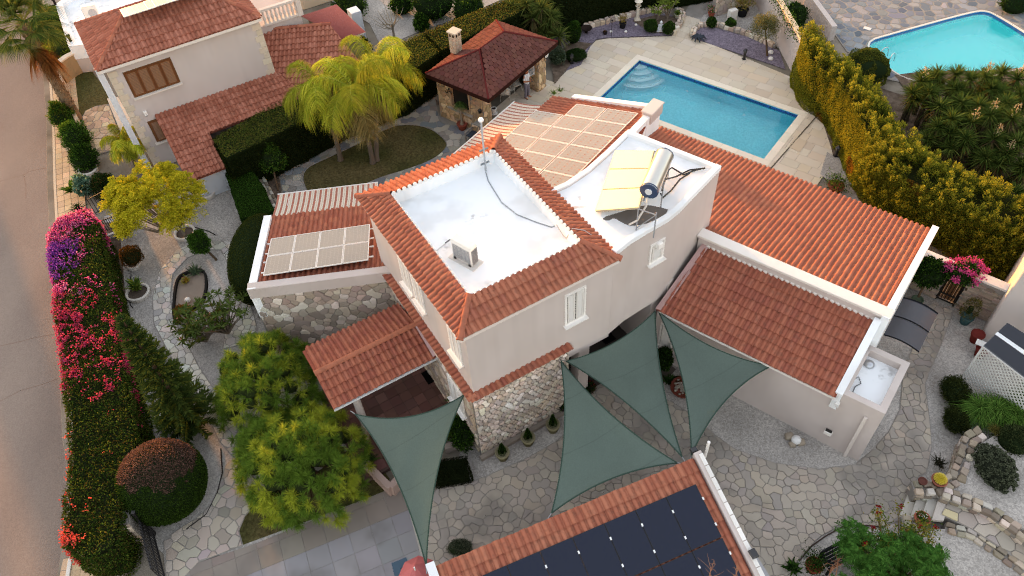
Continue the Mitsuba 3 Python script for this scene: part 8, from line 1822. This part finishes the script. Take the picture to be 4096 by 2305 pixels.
# ------------------------------------------------------------------ pavilion furniture and the man
WK = C('#d9d4cb')
def chair(label, c, deg):
    key = thing('garden_chair', label, 'chair', 'white wicker chairs round the pavilion table'); ax = rotz(deg); T = lambda x, y, z: np.asarray(c) + np.array([x, y, z]) @ ax; c = np.asarray(c)
    part(key, 'seat', MB().box(T(0, 0, .43), (.48, .46, .04), ax, WK, .01), 'tint')
    mb = MB()
    for i in range(9): a_ = math.pi * (.12 + .76 * i / 8); x, y = .27 * math.cos(a_), .26 * math.sin(a_); mb.tube([T(x * .9, y * .9, .43), T(x * 1.1, y * 1.25, .62), T(x * 1.05, y * 1.35, .62 + .36 * math.sin(a_) ** 2)], .016, 5, WK)
    mb.tube([T(.27 * math.cos(a_) * 1.05, .26 * math.sin(a_) * 1.35, .62 + .36 * math.sin(a_) ** 2) for a_ in np.linspace(.2, math.pi - .2, 15)], .025, 6, WK); mb.box(T(0, .27, .70), (.42, .03, .34), ax, WK); part(key, 'backrest', mb, 'tint', True)
    for x in (-.22, .22):
        for y in (-.2, .2): part(key, 'leg', MB().tube([T(x, y, .42), T(x * 1.25, y * 1.3, 0)], .014, 6, C('#cfcac2')), 'smooth_paint')
    return key
TB = W(1283, 222)
k = thing('round_table', 'round glass garden table with dark things on it under the pavilion roof', 'table'); part(k, 'top', MB().lathe(TB, [(0, .70), (.55, .70), (.56, .725), (0, .73)], 24, C('#a9b0b0')), 'smooth_paint'); part(k, 'base', MB().lathe(TB, [(.3, 0), (.05, .06), (.04, .7)], 12, WK), 'tint')
for i, (x, y) in enumerate(((-.2, -.1), (-.05, -.25), (.1, .05))): solid('cup', MB().lathe(TB + np.array([x, y, .73]), [(.04, 0), (.05, .12), (.04, .12), (.03, .02)], 10, C('#1d1d20')), 'smooth_paint', False, ['dark cup nearest the front edge on the round table', 'dark cup on the left side of the round table', 'dark cup farthest back on the round table'][i], 'cup')
chair('white wicker chair nearest the pavilion corner, in front of the table', W(1272, 250), 175); chair('white wicker chair beside the standing man', W(1298, 228), 115); chair('white wicker chair behind the round table', W(1290, 205), 20)
# the man
pk2 = thing('person', 'man in white t-shirt and grey trousers standing with a phone beside the pavilion pillar', 'person')
P0 = W(1326, 246); fwd = unit(np.array([.75, -.66, 0])); rgt = np.cross(fwd, UP)
def J(x, y, z): return P0 + rgt * x + fwd * y + UP * z
SKIN = C('#b57a5c')
def bones(bs, ref=.018, it=6):
    m = m3.Manifold.batch_boolean([hull([(J(*a), ra), (J(*b), rb2)], 12) for a, ra, b, rb2 in bs], m3.OpType.Add).refine_to_length(ref).to_mesh(); t = trimesh.Trimesh(m.vert_properties[:, :3], m.tri_verts); trimesh.smoothing.filter_taubin(t, iterations=it); return t
sk = [((0, .0, 1.46), .055, (0, .015, 1.54), .05), ((0, .02, 1.60), .085, (0, .03, 1.67), .088), ((0, .08, 1.60), .045, (0, .05, 1.56), .05), ((0, .115, 1.62), .014, (0, .125, 1.595), .016), ((.085, .02, 1.62), .02, (.09, .01, 1.60), .018), ((-.085, .02, 1.62), .02, (-.09, .01, 1.60), .018)]
for s_ in (-1, 1):
    sh, el, wr = (s_ * .19, 0, 1.40), (s_ * .25, .03, 1.13), (s_ * .09, .25, 1.16)
    sk += [(sh, .05, el, .042), (el, .042, wr, .028), (wr, .028, (s_ * .06, .31, 1.18), .032), ((0, 0, 1.30), .10, sh, .05)]
    for f_ in range(4): sk += [((s_ * (.045 + .0), .32, 1.155 + .02 * f_), .011, (s_ * .02, .36 + .006 * f_, 1.155 + .02 * f_), .010), ((s_ * .02, .36 + .006 * f_, 1.155 + .02 * f_), .010, (s_ * -.004, .345, 1.16 + .02 * f_), .009)]
    sk += [((s_ * .06, .30, 1.205), .013, (s_ * .035, .335, 1.235), .011)]
    hp, kn, an_ = (s_ * .10, 0, .93), (s_ * .115, .02, .50), (s_ * .12, -.01, .09)
    sk += [((0, 0, 1.25), .11, (0, 0, .95), .12), ((0, 0, .95), .12, hp, .09), (hp, .09, kn, .058), (kn, .058, an_, .04), (an_, .038, (s_ * .14, .12, .045), .035), ((s_ * .12, -.05, .04), .035, (s_ * .145, .15, .035), .03)]
part(pk2, 'body', MB().mesh(bones(sk), SKIN), 'tint', True)
part(pk2, 'shirt', MB().mesh(bones([((0, 0, 1.36), .135, (0, 0, .96), .145), ((.13, 0, 1.38), .09, (.07, 0, 1.0), .11), ((-.13, 0, 1.38), .09, (-.07, 0, 1.0), .11), ((.12, 0, 1.42), .07, (.22, .01, 1.24), .068), ((-.12, 0, 1.42), .07, (-.22, .01, 1.24), .068), ((0, 0, 1.4), .09, (0, .0, 1.46), .068)]), C('#dcdcdc')), 'tint', True)
part(pk2, 'trousers', MB().mesh(bones([((0, 0, 1.0), .135, (0, 0, .88), .135)] + [b for s_ in (-1, 1) for b in (((s_ * .09, 0, .93), .105, (s_ * .115, .02, .50), .078), ((s_ * .115, .02, .50), .078, (s_ * .12, -.005, .12), .066))]), C('#77727c')), 'tint', True)
part(pk2, 'hair', MB().mesh(bones([((0, -.01, 1.66), .09, (0, .03, 1.71), .075), ((0, -.05, 1.62), .07, (0, -.04, 1.68), .075)], .02), C('#3a2c24')), 'tint', True)
for s_ in (-1, 1): part(pk2, 'sandal', MB().mesh(bones([((s_ * .12, -.06, .015), .04, (s_ * .145, .16, .015), .042)], .03, 3), C('#4a3428')), 'tint', True)
eyes = MB()
for s_ in (-1, 1): eyes.mesh(trimesh.creation.icosphere(1, .012), C('#1a1512'), mat4([1, 0, 0], [0, 1, 0], [0, 0, 1], J(s_ * .032, .108, 1.645)))
eyes.mesh(trimesh.creation.icosphere(1, .012), C('#7a3f38'), mat4(rgt * 2.2, fwd, UP * .6, J(0, .113, 1.565))); part(pk2, 'face_features', eyes, 'tint')
solid('phone', MB().box(J(0, .37, 1.20), (.08, .012, .15), [rgt, unit(fwd * .8 + UP * .4), unit(UP * .8 - fwd * .4)], C('#17181b')), 'smooth_paint', False, 'dark phone held in both hands by the standing man', 'phone')
k = thing('potted_plant', 'dark green potted plant behind the standing man', 'potted plant'); c = W(1322, 210); pot(k, c, .2, .4, C('#5a4a40')); r = np.random.default_rng(9); mb = MB(); leaves(mb, c + UP * .9 + r.normal(0, .22, (420, 3)), r.normal(size=(420, 3)) + UP, .18, .06, tint(420, DARK, .2, r)); part(k, 'leaves', mb, 'leaf')
for i, (px, py) in enumerate(((1410, 265), (1392, 272))): strap('spiky_plant', ['tall spiky green plant at the roof edge by the deck', 'shorter spiky green plant at the roof edge by the deck'][i], px, py, 30, .4, .04, LT, 150 + i, .9, .4, .3)
# --- tall trees added out of view, to lay long streaks of shade over the asphalt
r = np.random.default_rng(200); mb = MB(); sd_ = np.array([math.cos(_a), math.sin(_a), 0]); pd_ = np.cross(UP, sd_)
for k, (o_, dd_, hh_) in enumerate(((-4.2, 46, 7.5), (-.9, 42, 7), (2.1, 48, 7.8))):
    b = np.array([-20.0, 11, 0]) + sd_ * dd_ + pd_ * o_; n = 1500; t = r.uniform(.12, 1, n); an = r.uniform(0, 6.283, n); rad = 1.05 * np.sin(np.pi * t ** .8) ** .6 * r.uniform(.5, 1, n); P = b + np.c_[np.cos(an) * rad, np.sin(an) * rad, t * hh_]
    leaves(mb, P, np.c_[np.cos(an), np.sin(an), np.ones(n)], .55, .4, tint(n, DARK, .2, r), r=r); mb.tube([b, b + UP * hh_ * .9], [.25, .05], 6, C('#4a3c30'))
solid('added_shade_trees', mb, 'leaf', kind='stuff')
print('objects', len(scene), 'tris', TRIS[0])
